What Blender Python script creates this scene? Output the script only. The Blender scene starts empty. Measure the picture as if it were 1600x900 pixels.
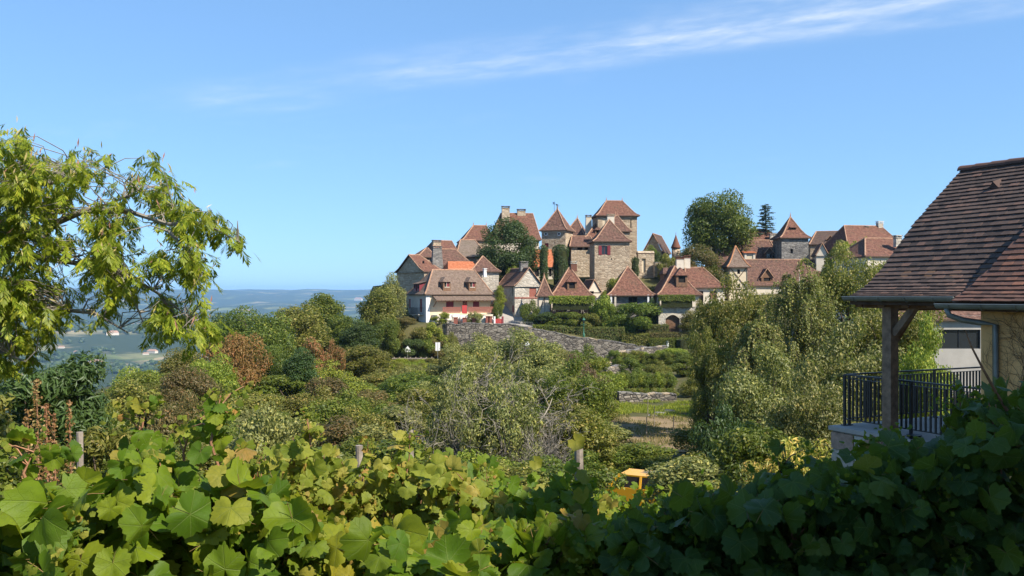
import bpy, bmesh, math, random
import numpy as np
from mathutils import Vector, Matrix
R = math.radians
scene = bpy.context.scene
COL = scene.collection

# ------------------------------------------------------------------ camera, sky, sun, exposure
F = 1386.0          # focal length in photo pixels (1600 wide)
HZ = 460.0          # photo row of the horizon; world z = 0 is eye level
cam = bpy.data.cameras.new('camera')
cam.sensor_width = 36.0
cam.lens = F / 1600.0 * 36.0
cam.shift_y = (HZ - 450.0) / 1600.0
cam.clip_start = 0.05
cam.clip_end = 60000.0
camo = bpy.data.objects.new('camera', cam)
camo.location = (0, 0, 0)
camo.rotation_euler = (R(90), 0, 0)
COL.objects.link(camo)
scene.camera = camo

SUN_EL = R(43.0)
SUN_AZ = R(126.0)    # clockwise from +Y (the view direction): to the right and behind
SUN_DIR = Vector((math.sin(SUN_AZ) * math.cos(SUN_EL), math.cos(SUN_AZ) * math.cos(SUN_EL), math.sin(SUN_EL)))
sun = bpy.data.lights.new('sun', 'SUN')
sun.energy = 4.8
sun.angle = R(0.53)
sun.color = (1.0, 0.93, 0.82)
suno = bpy.data.objects.new('sun', sun)
suno.rotation_euler = SUN_DIR.to_track_quat('Z', 'Y').to_euler()
suno.location = SUN_DIR * 60
COL.objects.link(suno)

world = bpy.data.worlds.new('World')
scene.world = world
world.use_nodes = True
wn, wl = world.node_tree.nodes, world.node_tree.links
wn.clear()
w_out = wn.new('ShaderNodeOutputWorld')
w_bg = wn.new('ShaderNodeBackground')
w_bg.inputs['Strength'].default_value = 0.12
sky = wn.new('ShaderNodeTexSky')
sky.sky_type = 'NISHITA'
sky.sun_disc = False
sky.sun_elevation = SUN_EL
sky.sun_rotation = SUN_AZ
sky.altitude = 300
sky.air_density = 0.85
sky.dust_density = 0.1
sky.ozone_density = 3.0
# thin cirrus on a flat layer: direction / height gives the layer coordinates
w_tc = wn.new('ShaderNodeTexCoord')
w_sep = wn.new('ShaderNodeSeparateXYZ')
wl.new(w_tc.outputs['Generated'], w_sep.inputs[0])
def wmath(op, a, b=None, clamp=False):
    n = wn.new('ShaderNodeMath'); n.operation = op; n.use_clamp = clamp
    for i, v in enumerate((a, b)):
        if v is None: continue
        if isinstance(v, (int, float)): n.inputs[i].default_value = v
        else: wl.new(v, n.inputs[i])
    return n.outputs[0]
zc = wmath('MAXIMUM', w_sep.outputs[2], 0.05)
cx = wmath('DIVIDE', w_sep.outputs[0], zc)
cy = wmath('DIVIDE', w_sep.outputs[1], zc)
# streak axis through (-1.76, 4.70) and (1.32, 3.05)
ax, ay = 3.08 / 3.494, -1.65 / 3.494
along = wmath('ADD', wmath('MULTIPLY', cx, ax), wmath('MULTIPLY', cy, ay))
off0 = -1.76 * (-ay) + 4.70 * ax
perp = wmath('SUBTRACT', wmath('ADD', wmath('MULTIPLY', cx, -ay), wmath('MULTIPLY', cy, ax)), off0)
w_cmb = wn.new('ShaderNodeCombineXYZ')
wl.new(wmath('MULTIPLY', along, 0.55), w_cmb.inputs[0]); wl.new(perp, w_cmb.inputs[1])
def wnoise(scale, detail, rough, vec, dist=0.0):
    n = wn.new('ShaderNodeTexNoise')
    n.inputs['Scale'].default_value = scale; n.inputs['Detail'].default_value = detail
    n.inputs['Roughness'].default_value = rough; n.inputs['Distortion'].default_value = dist
    wl.new(vec, n.inputs['Vector'])
    return n.outputs['Fac']
n_warp = wnoise(1.6, 2, 0.5, w_cmb.outputs[0])
perp2 = wmath('ADD', perp, wmath('MULTIPLY', wmath('SUBTRACT', n_warp, 0.5), 0.30))
def gauss(c, w):
    d = wmath('DIVIDE', wmath('SUBTRACT', perp2, c), w)
    return wmath('POWER', 2.718, wmath('MULTIPLY', wmath('MULTIPLY', d, d), -1.0))
n_fine = wnoise(9.0, 8, 0.65, w_cmb.outputs[0], 0.4)
n_mid = wnoise(1.9, 5, 0.6, w_cmb.outputs[0])
tex = wmath('MULTIPLY', wmath('ADD', wmath('MULTIPLY', n_fine, 1.1), -0.18), wmath('SUBTRACT', wmath('MULTIPLY', n_mid, 3.2), 1.05, True), True)
# the streak thins out along its length (one cloud, as in the photograph)
wd = wmath('DIVIDE', wmath('ADD', along, 3.25), 0.5)
wisp = wmath('MULTIPLY', wmath('POWER', 2.718, wmath('MULTIPLY', wmath('MULTIPLY', wd, wd), -1.0)), 0.38)
fade = wmath('MAXIMUM', wmath('MULTIPLY', wmath('ADD', wmath('MULTIPLY', along, 0.42), 1.36), 1.0, True), wisp)
band = wmath('ADD', wmath('MULTIPLY', gauss(0.01, 0.115), 0.9), wmath('MULTIPLY', wmath('ADD', gauss(-0.20, 0.13), gauss(0.24, 0.10)), 0.5), True)
wide = wmath('MULTIPLY', wmath('SUBTRACT', wmath('MULTIPLY', wnoise(0.9, 6, 0.62, w_cmb.outputs[0], 0.6), 2.6), 1.55, True), 0.22)
cloud = wmath('MULTIPLY', wmath('ADD', wmath('MULTIPLY', wmath('MULTIPLY', band, fade), wmath('MULTIPLY', tex, 2.2)), wide), 0.72, True)
w_tint = wn.new('ShaderNodeMixRGB'); w_tint.blend_type = 'MULTIPLY'; w_tint.inputs[0].default_value = 1.0
w_tint.inputs[2].default_value = (0.93, 1.42, 1.97, 1)
w_gam = wn.new('ShaderNodeGamma'); w_gam.inputs[1].default_value = 0.5
wl.new(sky.outputs[0], w_gam.inputs[0]); wl.new(w_gam.outputs[0], w_tint.inputs[1])
w_mix = wn.new('ShaderNodeMixRGB')
w_mix.inputs[2].default_value = (4.8, 5.0, 5.2, 1)
wl.new(w_tint.outputs[0], w_mix.inputs[1])
wl.new(cloud, w_mix.inputs[0])
wl.new(w_mix.outputs[0], w_bg.inputs['Color'])
wl.new(w_bg.outputs[0], w_out.inputs['Surface'])

scene.view_settings.view_transform = 'Standard'
scene.view_settings.look = 'None'
scene.view_settings.exposure = 0.95
scene.view_settings.gamma = 1.0
scene.view_settings.use_curve_mapping = False
scene.cycles.use_denoising = True
scene.cycles.max_bounces = 6
scene.cycles.transparent_max_bounces = 4
scene.cycles.volume_bounces = 0
scene.render.use_persistent_data = False

# ------------------------------------------------------------------ helpers
def P(px, py, Y):
    """point at depth Y (metres) seen at photo pixel (px, py)"""
    return Vector(((px - 800.0) / F * Y, Y, -(py - HZ) / F * Y))

def interp(x, xs, ys):
    return float(np.interp(x, xs, ys))

def link(o, parent=None):
    COL.objects.link(o)
    if parent is not None: o.parent = parent
    return o

def tag(o, label=None, cat=None, group=None, kind=None):
    if label: o['label'] = label
    if cat: o['category'] = cat
    if group: o['group'] = group
    if kind: o['kind'] = kind
    return o

def empty(name, loc=(0, 0, 0), rz=0.0, label=None, cat=None, group=None):
    o = bpy.data.objects.new(name, None)
    o.empty_display_size = 0.3
    o.location = loc
    o.rotation_euler = (0, 0, rz)
    link(o)
    return tag(o, label, cat, group)

def copy_tree(o, parent=None):
    c = o.copy()
    COL.objects.link(c)
    c.parent = parent
    for ch in o.children:
        copy_tree(ch, c)
    return c

class MB:
    """mesh builder; faces may carry uvs and a material index"""
    def __init__(s):
        s.v = []; s.f = []; s.uv = []; s.mi = []
    def vert(s, p):
        s.v.append((float(p[0]), float(p[1]), float(p[2]))); return len(s.v) - 1
    def face(s, pts, uv=None, mi=0):
        s.f.append([s.vert(p) for p in pts]); s.uv.append(uv); s.mi.append(mi)
    def box(s, x0, x1, y0, y1, z0, z1, mi=0, taper=1.0):
        cx_, cy_ = (x0 + x1) / 2, (y0 + y1) / 2
        t = lambda x, c: c + (x - c) * taper
        b = [s.vert(p) for p in ((x0, y0, z0), (x1, y0, z0), (x1, y1, z0), (x0, y1, z0))]
        u = [s.vert(p) for p in ((t(x0, cx_), t(y0, cy_), z1), (t(x1, cx_), t(y0, cy_), z1), (t(x1, cx_), t(y1, cy_), z1), (t(x0, cx_), t(y1, cy_), z1))]
        for q in ([b[3], b[2], b[1], b[0]], [u[0], u[1], u[2], u[3]], [b[0], b[1], u[1], u[0]], [b[1], b[2], u[2], u[1]], [b[2], b[3], u[3], u[2]], [b[3], b[0], u[0], u[3]]):
            s.f.append(q); s.uv.append(None); s.mi.append(mi)
    def bar(s, a, b, w, h, mi=0, up=(0, 0, 1)):
        """a square bar from a to b"""
        a = Vector(a); b = Vector(b); d = (b - a).normalized(); up = Vector(up)
        sd = d.cross(up)
        if sd.length < 1e-4: sd = d.cross(Vector((1, 0, 0)))
        sd.normalize(); u2 = sd.cross(d).normalized()
        c = []
        for p in (a, b):
            c.append([s.vert(p + sd * (i * w / 2) + u2 * (j * h / 2)) for i, j in ((-1, -1), (1, -1), (1, 1), (-1, 1))])
        A, B = c
        for q in ([A[0], A[3], A[2], A[1]], [B[0], B[1], B[2], B[3]]) + tuple([A[i], A[(i + 1) % 4], B[(i + 1) % 4], B[i]] for i in range(4)):
            s.f.append(q); s.uv.append(None); s.mi.append(mi)
    def tube(s, pts, rad, n=6, mi=0, cap=True):
        """tapered tube along a polyline"""
        pts = [Vector(p) for p in pts]
        if isinstance(rad, (int, float)): rad = [rad] * len(pts)
        rings = []
        ref = Vector((0.31, 0.17, 0.93))
        for i, p in enumerate(pts):
            d = (pts[min(i + 1, len(pts) - 1)] - pts[max(i - 1, 0)])
            if d.length < 1e-9: d = Vector((0, 0, 1))
            d.normalize()
            a = d.cross(ref)
            if a.length < 1e-3: a = d.cross(Vector((1, 0, 0)))
            a.normalize(); b = d.cross(a)
            rings.append([s.vert(p + (a * math.cos(2 * math.pi * k / n) + b * math.sin(2 * math.pi * k / n)) * rad[i]) for k in range(n)])
        for i in range(len(rings) - 1):
            A, B = rings[i], rings[i + 1]
            for k in range(n):
                s.f.append([A[k], A[(k + 1) % n], B[(k + 1) % n], B[k]]); s.uv.append(None); s.mi.append(mi)
        if cap:
            s.f.append(list(reversed(rings[0]))); s.uv.append(None); s.mi.append(mi)
            s.f.append(rings[-1]); s.uv.append(None); s.mi.append(mi)
    def lathe(s, c, prof, n=12, mi=0):
        """prof: list of (radius, z)"""
        rings = [[s.vert((c[0] + r * math.cos(2 * math.pi * k / n), c[1] + r * math.sin(2 * math.pi * k / n), c[2] + z)) for k in range(n)] for r, z in prof]
        for A, B in zip(rings, rings[1:]):
            for k in range(n):
                s.f.append([A[k], A[(k + 1) % n], B[(k + 1) % n], B[k]]); s.uv.append(None); s.mi.append(mi)
        s.f.append(list(reversed(rings[0]))); s.uv.append(None); s.mi.append(mi)
        s.f.append(rings[-1]); s.uv.append(None); s.mi.append(mi)
    def mesh(s, name, mats, smooth=False):
        me = bpy.data.meshes.new(name)
        me.from_pydata(s.v, [], s.f)
        if not isinstance(mats, (list, tuple)): mats = [mats]
        for m in mats: me.materials.append(m)
        if any(s.mi): me.polygons.foreach_set('material_index', s.mi)
        if any(u is not None for u in s.uv):
            lay = me.uv_layers.new(name='uv')
            arr = []
            for f, u in zip(s.f, s.uv):
                arr.extend(c for k in range(len(f)) for c in (u[k] if u else (0.0, 0.0)))
            lay.data.foreach_set('uv', arr)
        if smooth: me.polygons.foreach_set('use_smooth', [True] * len(s.f))
        me.update()
        return me
    def build(s, name, mats, parent=None, smooth=False, kind=None):
        o = bpy.data.objects.new(name, s.mesh(name, mats, smooth))
        link(o, parent)
        if kind: o['kind'] = kind
        return o

def mesh_np(name, verts, faces, mat, attrs=None, smooth=False):
    """verts (N,3), faces (M,k) numpy; attrs: dict of per-face floats"""
    me = bpy.data.meshes.new(name)
    n, (m, k) = len(verts), faces.shape
    me.vertices.add(n); me.vertices.foreach_set('co', np.ascontiguousarray(verts, dtype=np.float32).ravel())
    me.loops.add(m * k); me.loops.foreach_set('vertex_index', np.ascontiguousarray(faces, dtype=np.int32).ravel())
    me.polygons.add(m); me.polygons.foreach_set('loop_start', np.arange(0, m * k, k, dtype=np.int32))
    me.polygons.foreach_set('loop_total', np.full(m, k, dtype=np.int32))
    for mm in (mat if isinstance(mat, (list, tuple)) else [mat]): me.materials.append(mm)
    me.update(calc_edges=True)
    for nm, a in (attrs or {}).items():
        at = me.attributes.new(nm, 'FLOAT', 'FACE'); at.data.foreach_set('value', np.ascontiguousarray(a, dtype=np.float32))
    me.polygons.foreach_set('use_smooth', np.full(m, bool(smooth)))
    return me

def obj(name, me, parent=None, loc=None, kind=None, mat=None):
    o = bpy.data.objects.new(name, me)
    link(o, parent)
    if loc is not None: o.location = loc
    if kind: o['kind'] = kind
    if mat is not None:
        o.material_slots[0].link = 'OBJECT'; o.material_slots[0].material = mat
    return o

# ------------------------------------------------------------------ materials
class NT:
    def __init__(s, name):
        s.m = bpy.data.materials.new(name); s.m.use_nodes = True
        s.n = s.m.node_tree.nodes; s.l = s.m.node_tree.links
        s.n.clear()
        s.out = s.n.new('ShaderNodeOutputMaterial')
    def new(s, t, **kw):
        nd = s.n.new(t)
        for k, v in kw.items(): setattr(nd, k, v)
        return nd
    def set(s, nd, key, v):
        if v is None: return
        if hasattr(v, 'is_linked') or isinstance(v, bpy.types.NodeSocket): s.l.new(v, nd.inputs[key])
        else: nd.inputs[key].default_value = v
    def math(s, op, a, b=None, clamp=False):
        nd = s.new('ShaderNodeMath', operation=op, use_clamp=clamp)
        s.set(nd, 0, a); s.set(nd, 1, b)
        return nd.outputs[0]
    def mix(s, f, a, b, blend='MIX'):
        nd = s.new('ShaderNodeMixRGB', blend_type=blend)
        s.set(nd, 0, f)
        s.set(nd, 1, a if isinstance(a, bpy.types.NodeSocket) else (*a, 1))
        s.set(nd, 2, b if isinstance(b, bpy.types.NodeSocket) else (*b, 1))
        return nd.outputs[0]
    def coords(s, which='Object', scale=None):
        tc = s.new('ShaderNodeTexCoord')
        o = tc.outputs[which]
        if scale is not None:
            mp = s.new('ShaderNodeMapping'); s.l.new(o, mp.inputs[0]); mp.inputs['Scale'].default_value = scale
            o = mp.outputs[0]
        return o
    def noise(s, vec, scale, detail=4, rough=0.55, dist=0.0):
        nd = s.new('ShaderNodeTexNoise')
        s.l.new(vec, nd.inputs['Vector'])
        nd.inputs['Scale'].default_value = scale; nd.inputs['Detail'].default_value = detail
        nd.inputs['Roughness'].default_value = rough; nd.inputs['Distortion'].default_value = dist
        return nd.outputs['Fac']
    def voronoi(s, vec, scale, feature='F1', out='Distance', rnd=1.0):
        nd = s.new('ShaderNodeTexVoronoi', feature=feature)
        s.l.new(vec, nd.inputs['Vector']); nd.inputs['Scale'].default_value = scale
        nd.inputs['Randomness'].default_value = rnd
        return nd.outputs[out]
    def ramp(s, fac, stops):
        nd = s.new('ShaderNodeValToRGB')
        el = nd.color_ramp.elements
        while len(el) < len(stops): el.new(0.5)
        for e, (p, c) in zip(el, stops):
            e.position = p; e.color = (*c, 1) if len(c) == 3 else c
        s.l.new(fac, nd.inputs[0])
        return nd.outputs[0]
    def rng(s, v, a, b, c=0.0, d=1.0):
        nd = s.new('ShaderNodeMapRange')
        s.set(nd, 0, v); nd.inputs[1].default_value = a; nd.inputs[2].default_value = b
        nd.inputs[3].default_value = c; nd.inputs[4].default_value = d
        return nd.outputs[0]
    def attr(s, name):
        nd = s.new('ShaderNodeAttribute', attribute_name=name)
        return nd.outputs['Fac']
    def bump(s, h, strength=0.5, dist=0.02):
        nd = s.new('ShaderNodeBump'); nd.inputs['Strength'].default_value = strength; nd.inputs['Distance'].default_value = dist
        s.l.new(h, nd.inputs['Height'])
        return nd.outputs[0]
    def principled(s, col, rough=0.8, spec=0.3, metal=0.0, normal=None):
        b = s.new('ShaderNodeBsdfPrincipled')
        s.set(b, 'Base Color', col if isinstance(col, bpy.types.NodeSocket) else (*col, 1))
        s.set(b, 'Roughness', rough); s.set(b, 'Specular IOR Level', spec); s.set(b, 'Metallic', metal)
        if normal is not None: s.l.new(normal, b.inputs['Normal'])
        return b.outputs[0]
    def done(s, shader):
        s.l.new(shader, s.out.inputs['Surface']); return s.m

def plain(name, col, rough=0.7, spec=0.3, metal=0.0, var=0.25, scale=6.0, bump=0.0):
    t = NT(name)
    v = t.coords('Object')
    n = t.noise(v, scale, 5, 0.6)
    c = t.mix(t.rng(n, 0.3, 0.7), tuple(x * (1 - var) for x in col), tuple(min(1, x * (1 + var)) for x in col))
    nm = t.bump(t.noise(v, scale * 4, 4), bump, 0.01) if bump else None
    return t.done(t.principled(c, rough, spec, metal, nm))

def foliage_mat(name, dark, light, tint=None, trans=0.35, rough=0.5, spec=0.35, tintamt=0.25):
    """dark/light: leaf colours; attribute v (per leaf) and p (per clump) pick between them"""
    t = NT(name)
    v = t.attr('v'); p = t.attr('p')
    oi = t.new('ShaderNodeObjectInfo')
    f = t.math('ADD', t.math('MULTIPLY', v, 0.45), t.math('MULTIPLY', p, 0.55))
    c = t.mix(f, dark, light)
    if tint is not None:
        sel = t.rng(t.math('FRACT', t.math('ADD', t.math('MULTIPLY', v, 7.31), oi.outputs['Random'])), 1.0 - tintamt, 1.0 - tintamt + 0.05)
        c = t.mix(sel, c, tint)
    hs = t.new('ShaderNodeHueSaturation')
    t.set(hs, 'Hue', t.rng(oi.outputs['Random'], 0, 1, 0.487, 0.513))
    t.set(hs, 'Value', t.rng(t.math('FRACT', t.math('MULTIPLY', oi.outputs['Random'], 5.7)), 0, 1, 0.84, 1.16))
    t.l.new(c, hs.inputs['Color'])
    c = hs.outputs[0]
    b = t.principled(c, rough, spec)
    tr = t.new('ShaderNodeBsdfTranslucent'); 
    t.l.new(t.mix(0.55, c, (0.22, 0.30, 0.03)), tr.inputs[0])
    mx = t.new('ShaderNodeMixShader'); mx.inputs[0].default_value = trans
    t.l.new(b, mx.inputs[1]); t.l.new(tr.outputs[0], mx.inputs[2])
    return t.done(mx.outputs[0])

def stone_mat(name, c1, c2, mortar, scale=3.0, squash=1.7, stain=0.35, bump=0.6):
    """rubble or coursed stone: voronoi cells flattened in height"""
    t = NT(name)
    v = t.coords('Object', (1, 1, squash))
    wob = t.noise(v, 1.4, 2)
    cell = t.new('ShaderNodeTexVoronoi', feature='F1'); t.l.new(v, cell.inputs['Vector']); cell.inputs['Scale'].default_value = scale
    edge = t.voronoi(v, scale, 'DISTANCE_TO_EDGE')
    sep = t.new('ShaderNodeSeparateColor'); t.l.new(cell.outputs['Color'], sep.inputs[0])
    col = t.mix(sep.outputs[0], c1, c2)
    fine = t.noise(t.coords('Object'), 14, 5, 0.65)
    col = t.mix(t.rng(fine, 0.35, 0.7, 0, 0.35), col, tuple(x * 0.55 for x in c1))
    big = t.noise(t.coords('Object'), 0.35, 5, 0.6)
    col = t.mix(t.rng(big, 0.45, 0.75, 0, stain), col, tuple(x * 0.5 for x in c1))
    mk = t.rng(edge, 0.02, 0.07)
    col = t.mix(mk, mortar, col)
    h = t.math('ADD', t.rng(edge, 0.0, 0.12), t.math('MULTIPLY', fine, 0.4))
    return t.done(t.principled(col, 0.92, 0.15, 0, t.bump(h, bump, 0.05)))

def tile_mat(name, c1, c2, c3, moss=(0.10, 0.085, 0.05), mossamt=0.25, rows=0.115, width=0.17):
    """plain clay tiles on uv in metres: u along the eave, v up the slope"""
    t = NT(name)
    uv = t.coords('UV')
    br = t.new('ShaderNodeTexBrick'); t.l.new(uv, br.inputs['Vector'])
    br.inputs['Color1'].default_value = (0, 0, 0, 1); br.inputs['Color2'].default_value = (1, 1, 1, 1)
    br.inputs['Mortar'].default_value = (0.5, 0.5, 0.5, 1)
    br.inputs['Scale'].default_value = 1.0
    br.inputs['Mortar Size'].default_value = 0.008
    br.inputs['Brick Width'].default_value = width; br.inputs['Row Height'].default_value = rows
    sep = t.new('ShaderNodeSeparateColor'); t.l.new(br.outputs['Color'], sep.inputs[0])
    n1 = t.noise(uv, 2.4, 3, 0.85)
    f = t.math('ADD', t.math('MULTIPLY', sep.outputs[0], 0.35), t.math('MULTIPLY', t.rng(n1, 0.3, 0.7), 0.65))
    col = t.ramp(f, [(0.15, c1), (0.5, c2), (0.9, c3)])
    n2 = t.noise(uv, 0.55, 5, 0.65)
    col = t.mix(t.rng(n2, 0.48, 0.72, 0, mossamt * 1.6), col, moss)
    st = t.new('ShaderNodeSeparateXYZ'); t.l.new(uv, st.inputs[0])
    saw = t.math('FRACT', t.math('DIVIDE', st.outputs[1], rows))
    h = t.math('SUBTRACT', t.math('MULTIPLY', t.math('SUBTRACT', 1.0, saw), 1.0), t.math('MULTIPLY', br.outputs['Fac'], 0.6))
    h = t.math('ADD', h, t.math('MULTIPLY', sep.outputs[0], 0.5))
    return t.done(t.principled(col, 0.88, 0.2, 0, t.bump(h, 0.8, 0.03)))

M = {}
M['stone_pale'] = stone_mat('stone_pale', (0.328, 0.243, 0.157), (0.543, 0.437, 0.314), (0.390, 0.328, 0.242), 1.7, 1.7, 0.35, 1.0)
M['stone_tower'] = stone_mat('stone_tower', (0.295, 0.218, 0.143), (0.543, 0.428, 0.302), (0.343, 0.281, 0.203), 1.6, 2.2, 0.4, 1.0)
M['stone_white'] = stone_mat('stone_white', (0.371, 0.322, 0.257), (0.597, 0.533, 0.438), (0.437, 0.398, 0.343), 1.8, 1.3, 0.3, 1.0)
M['stone_grey'] = stone_mat('stone_grey', (0.133, 0.125, 0.117), (0.312, 0.289, 0.257), (0.172, 0.156, 0.140), 1.7, 2.0, 0.5, 1.0)
M['stone_dry'] = stone_mat('stone_dry', (0.117, 0.100, 0.082), (0.328, 0.289, 0.234), (0.039, 0.037, 0.035), 1.7, 2.0, 0.45, 1.0)
M['stone_balcony'] = stone_mat('stone_balcony', (0.234, 0.195, 0.156), (0.390, 0.335, 0.273), (0.328, 0.296, 0.257), 3.0, 1.3, 0.3)
M['plaster_grey'] = plain('plaster_grey', (0.468, 0.445, 0.413), 0.9, 0.1, var=0.12, scale=1.5, bump=0.2)
M['plaster_cream'] = plain('plaster_cream', (0.562, 0.468, 0.328), 0.9, 0.1, var=0.1, scale=1.5, bump=0.2)
M['plaster_pale'] = plain('plaster_pale', (0.577, 0.507, 0.406), 0.9, 0.1, var=0.1, scale=1.5, bump=0.2)
M['plaster_ochre'] = plain('plaster_ochre', (0.70, 0.41, 0.17), 0.92, 0.1, var=0.14, scale=2.2, bump=0.3)
M['plaster_house'] = plain('plaster_house', (0.359, 0.335, 0.296), 0.92, 0.1, var=0.1, scale=1.2)
M['cut_stone'] = plain('cut_stone', (0.484, 0.421, 0.328), 0.9, 0.15, var=0.15, scale=5)
M['tile_brown'] = tile_mat('tile_brown', (0.050, 0.030, 0.025), (0.125, 0.065, 0.047), (0.238, 0.137, 0.100))
M['tile_red'] = tile_mat('tile_red', (0.063, 0.032, 0.025), (0.152, 0.068, 0.046), (0.264, 0.137, 0.089))
M['tile_tan'] = tile_mat('tile_tan', (0.099, 0.068, 0.052), (0.172, 0.119, 0.089), (0.251, 0.187, 0.141), mossamt=0.2)
M['tile_grey'] = tile_mat('tile_grey', (0.099, 0.076, 0.059), (0.172, 0.130, 0.100), (0.251, 0.194, 0.148), mossamt=0.35)
M['tile_orange'] = tile_mat('tile_orange', (0.281, 0.081, 0.033), (0.406, 0.133, 0.059), (0.484, 0.200, 0.104), mossamt=0.1)
M['tile_dark'] = tile_mat('tile_dark', (0.050, 0.032, 0.026), (0.092, 0.058, 0.044), (0.145, 0.090, 0.067))
M['ridge'] = plain('ridge_clay', (0.343, 0.203, 0.130), 0.85, 0.2, var=0.35, scale=3)
M['ridge_orange'] = plain('ridge_clay_orange', (0.396, 0.189, 0.094), 0.85, 0.2, var=0.3, scale=3)
M['wood'] = plain('timber_dark', (0.085, 0.055, 0.038), 0.8, 0.2, var=0.35, scale=5, bump=0.3)
M['wood_mid'] = plain('timber_brown', (0.17, 0.095, 0.055), 0.8, 0.2, var=0.35, scale=5, bump=0.3)
M['wood_grey'] = plain('timber_weathered', (0.24, 0.20, 0.16), 0.85, 0.2, var=0.4, scale=9, bump=0.5)
M['red_paint'] = plain('oxblood_paint', (0.17, 0.022, 0.028), 0.5, 0.4, var=0.2)
M['red_bright'] = plain('red_paint', (0.34, 0.035, 0.032), 0.5, 0.4, var=0.15)
M['red_rust'] = plain('rust_red_shutter', (0.25, 0.085, 0.058), 0.6, 0.3, var=0.2)
M['dark'] = plain('dark_interior', (0.018, 0.015, 0.013), 0.7, 0.2, var=0.3)
M['metal_dark'] = plain('dark_iron', (0.012, 0.014, 0.017), 0.42, 0.5, var=0.3)
M['zinc'] = plain('zinc_gutter', (0.20, 0.21, 0.19), 0.5, 0.5, 0.3, var=0.2, scale=4)
M['white'] = plain('white_paint', (0.624, 0.616, 0.593), 0.6, 0.3, var=0.05)
M['lamp_green'] = plain('green_lamp_paint', (0.035, 0.13, 0.085), 0.5, 0.4, var=0.2)
M['road'] = plain('pale_road', (0.328, 0.296, 0.257), 0.95, 0.1, var=0.12, scale=1.0, bump=0.2)
M['boulder'] = plain('white_boulder', (0.577, 0.515, 0.429), 0.9, 0.15, var=0.2, scale=3, bump=0.5)
M['bark'] = plain('bark', (0.10, 0.075, 0.055), 0.95, 0.1, var=0.45, scale=9, bump=0.6)
M['bark_grey'] = plain('bark_grey', (0.21, 0.185, 0.15), 0.95, 0.1, var=0.35, scale=6, bump=0.3)
M['bark_pale'] = plain('birch_bark', (0.62, 0.58, 0.52), 0.85, 0.15, var=0.3, scale=5)
M['slab'] = plain('concrete_slab', (0.390, 0.359, 0.320), 0.9, 0.15, var=0.14, scale=3, bump=0.2)
def glass_mat():
    t = NT('window_glass')
    return t.done(t.principled((0.02, 0.024, 0.028), 0.08, 0.6))
M['glass'] = glass_mat()
# leaves: (dark, light, tint)
M['f_olive'] = foliage_mat('leaf_olive', (0.078, 0.085, 0.012), (0.240, 0.225, 0.040), (0.34, 0.26, 0.07), tintamt=0.12)
M['f_green'] = foliage_mat('leaf_green', (0.042, 0.072, 0.008), (0.170, 0.205, 0.024), (0.28, 0.27, 0.04), tintamt=0.10)
M['f_dark'] = foliage_mat('leaf_dark', (0.029, 0.054, 0.014), (0.073, 0.112, 0.024), None, trans=0.25)
M['f_bright'] = foliage_mat('leaf_bright', (0.095, 0.140, 0.010), (0.270, 0.305, 0.032), (0.40, 0.38, 0.05), tintamt=0.15)
M['f_brown'] = foliage_mat('leaf_brown', (0.160, 0.095, 0.028), (0.300, 0.171, 0.050), (0.364, 0.145, 0.046), tintamt=0.2)
M['f_umber'] = foliage_mat('leaf_umber', (0.087, 0.077, 0.024), (0.173, 0.133, 0.043), (0.237, 0.137, 0.046), tintamt=0.15)
M['f_rust'] = foliage_mat('leaf_rust', (0.218, 0.099, 0.037), (0.382, 0.179, 0.069), (0.127, 0.137, 0.031), tintamt=0.35)
M['f_silver'] = foliage_mat('leaf_silver', (0.090, 0.102, 0.024), (0.310, 0.305, 0.095), (0.42, 0.37, 0.10), tintamt=0.15)
M['f_yellow'] = foliage_mat('leaf_yellowing', (0.200, 0.222, 0.031), (0.473, 0.427, 0.077), (0.655, 0.444, 0.108), tintamt=0.35)
M['f_cedar'] = foliage_mat('leaf_cedar', (0.037, 0.065, 0.048), (0.077, 0.115, 0.083), None, trans=0.15)
M['f_purple'] = foliage_mat('leaf_purple', (0.100, 0.051, 0.040), (0.182, 0.094, 0.065), (0.164, 0.137, 0.046), tintamt=0.2)
M['f_hedge'] = foliage_mat('leaf_hedge', (0.070, 0.098, 0.020), (0.150, 0.175, 0.040), (0.23, 0.16, 0.05), tintamt=0.2)
M['f_mimosa'] = foliage_mat('leaf_mimosa', (0.150, 0.205, 0.012), (0.330, 0.370, 0.025), (0.45, 0.43, 0.04), trans=0.5, tintamt=0.18)
# ------------------------------------------------------------------ terrain
_tab = np.random.RandomState(5).rand(256, 256)
def vnoise(x, y):
    x = np.asarray(x, float); y = np.asarray(y, float)
    xi = np.floor(x).astype(int); yi = np.floor(y).astype(int)
    fx = x - xi; fy = y - yi
    fx = fx * fx * (3 - 2 * fx); fy = fy * fy * (3 - 2 * fy)
    g = lambda a, b: _tab[a & 255, b & 255]
    return (g(xi, yi) * (1 - fx) + g(xi + 1, yi) * fx) * (1 - fy) + (g(xi, yi + 1) * (1 - fx) + g(xi + 1, yi + 1) * fx) * fy
def fbm(x, y, o=4):
    s = 0; a = 0.5; t = 0
    for i in range(o):
        s = s + a * vnoise(x * 2 ** i + 17 * i, y * 2 ** i + 31 * i); t += a; a *= 0.5
    return s / t
def sstep(x, a, b):
    t = np.clip((np.asarray(x, float) - a) / (b - a), 0, 1)
    return t * t * (3 - 2 * t)

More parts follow.
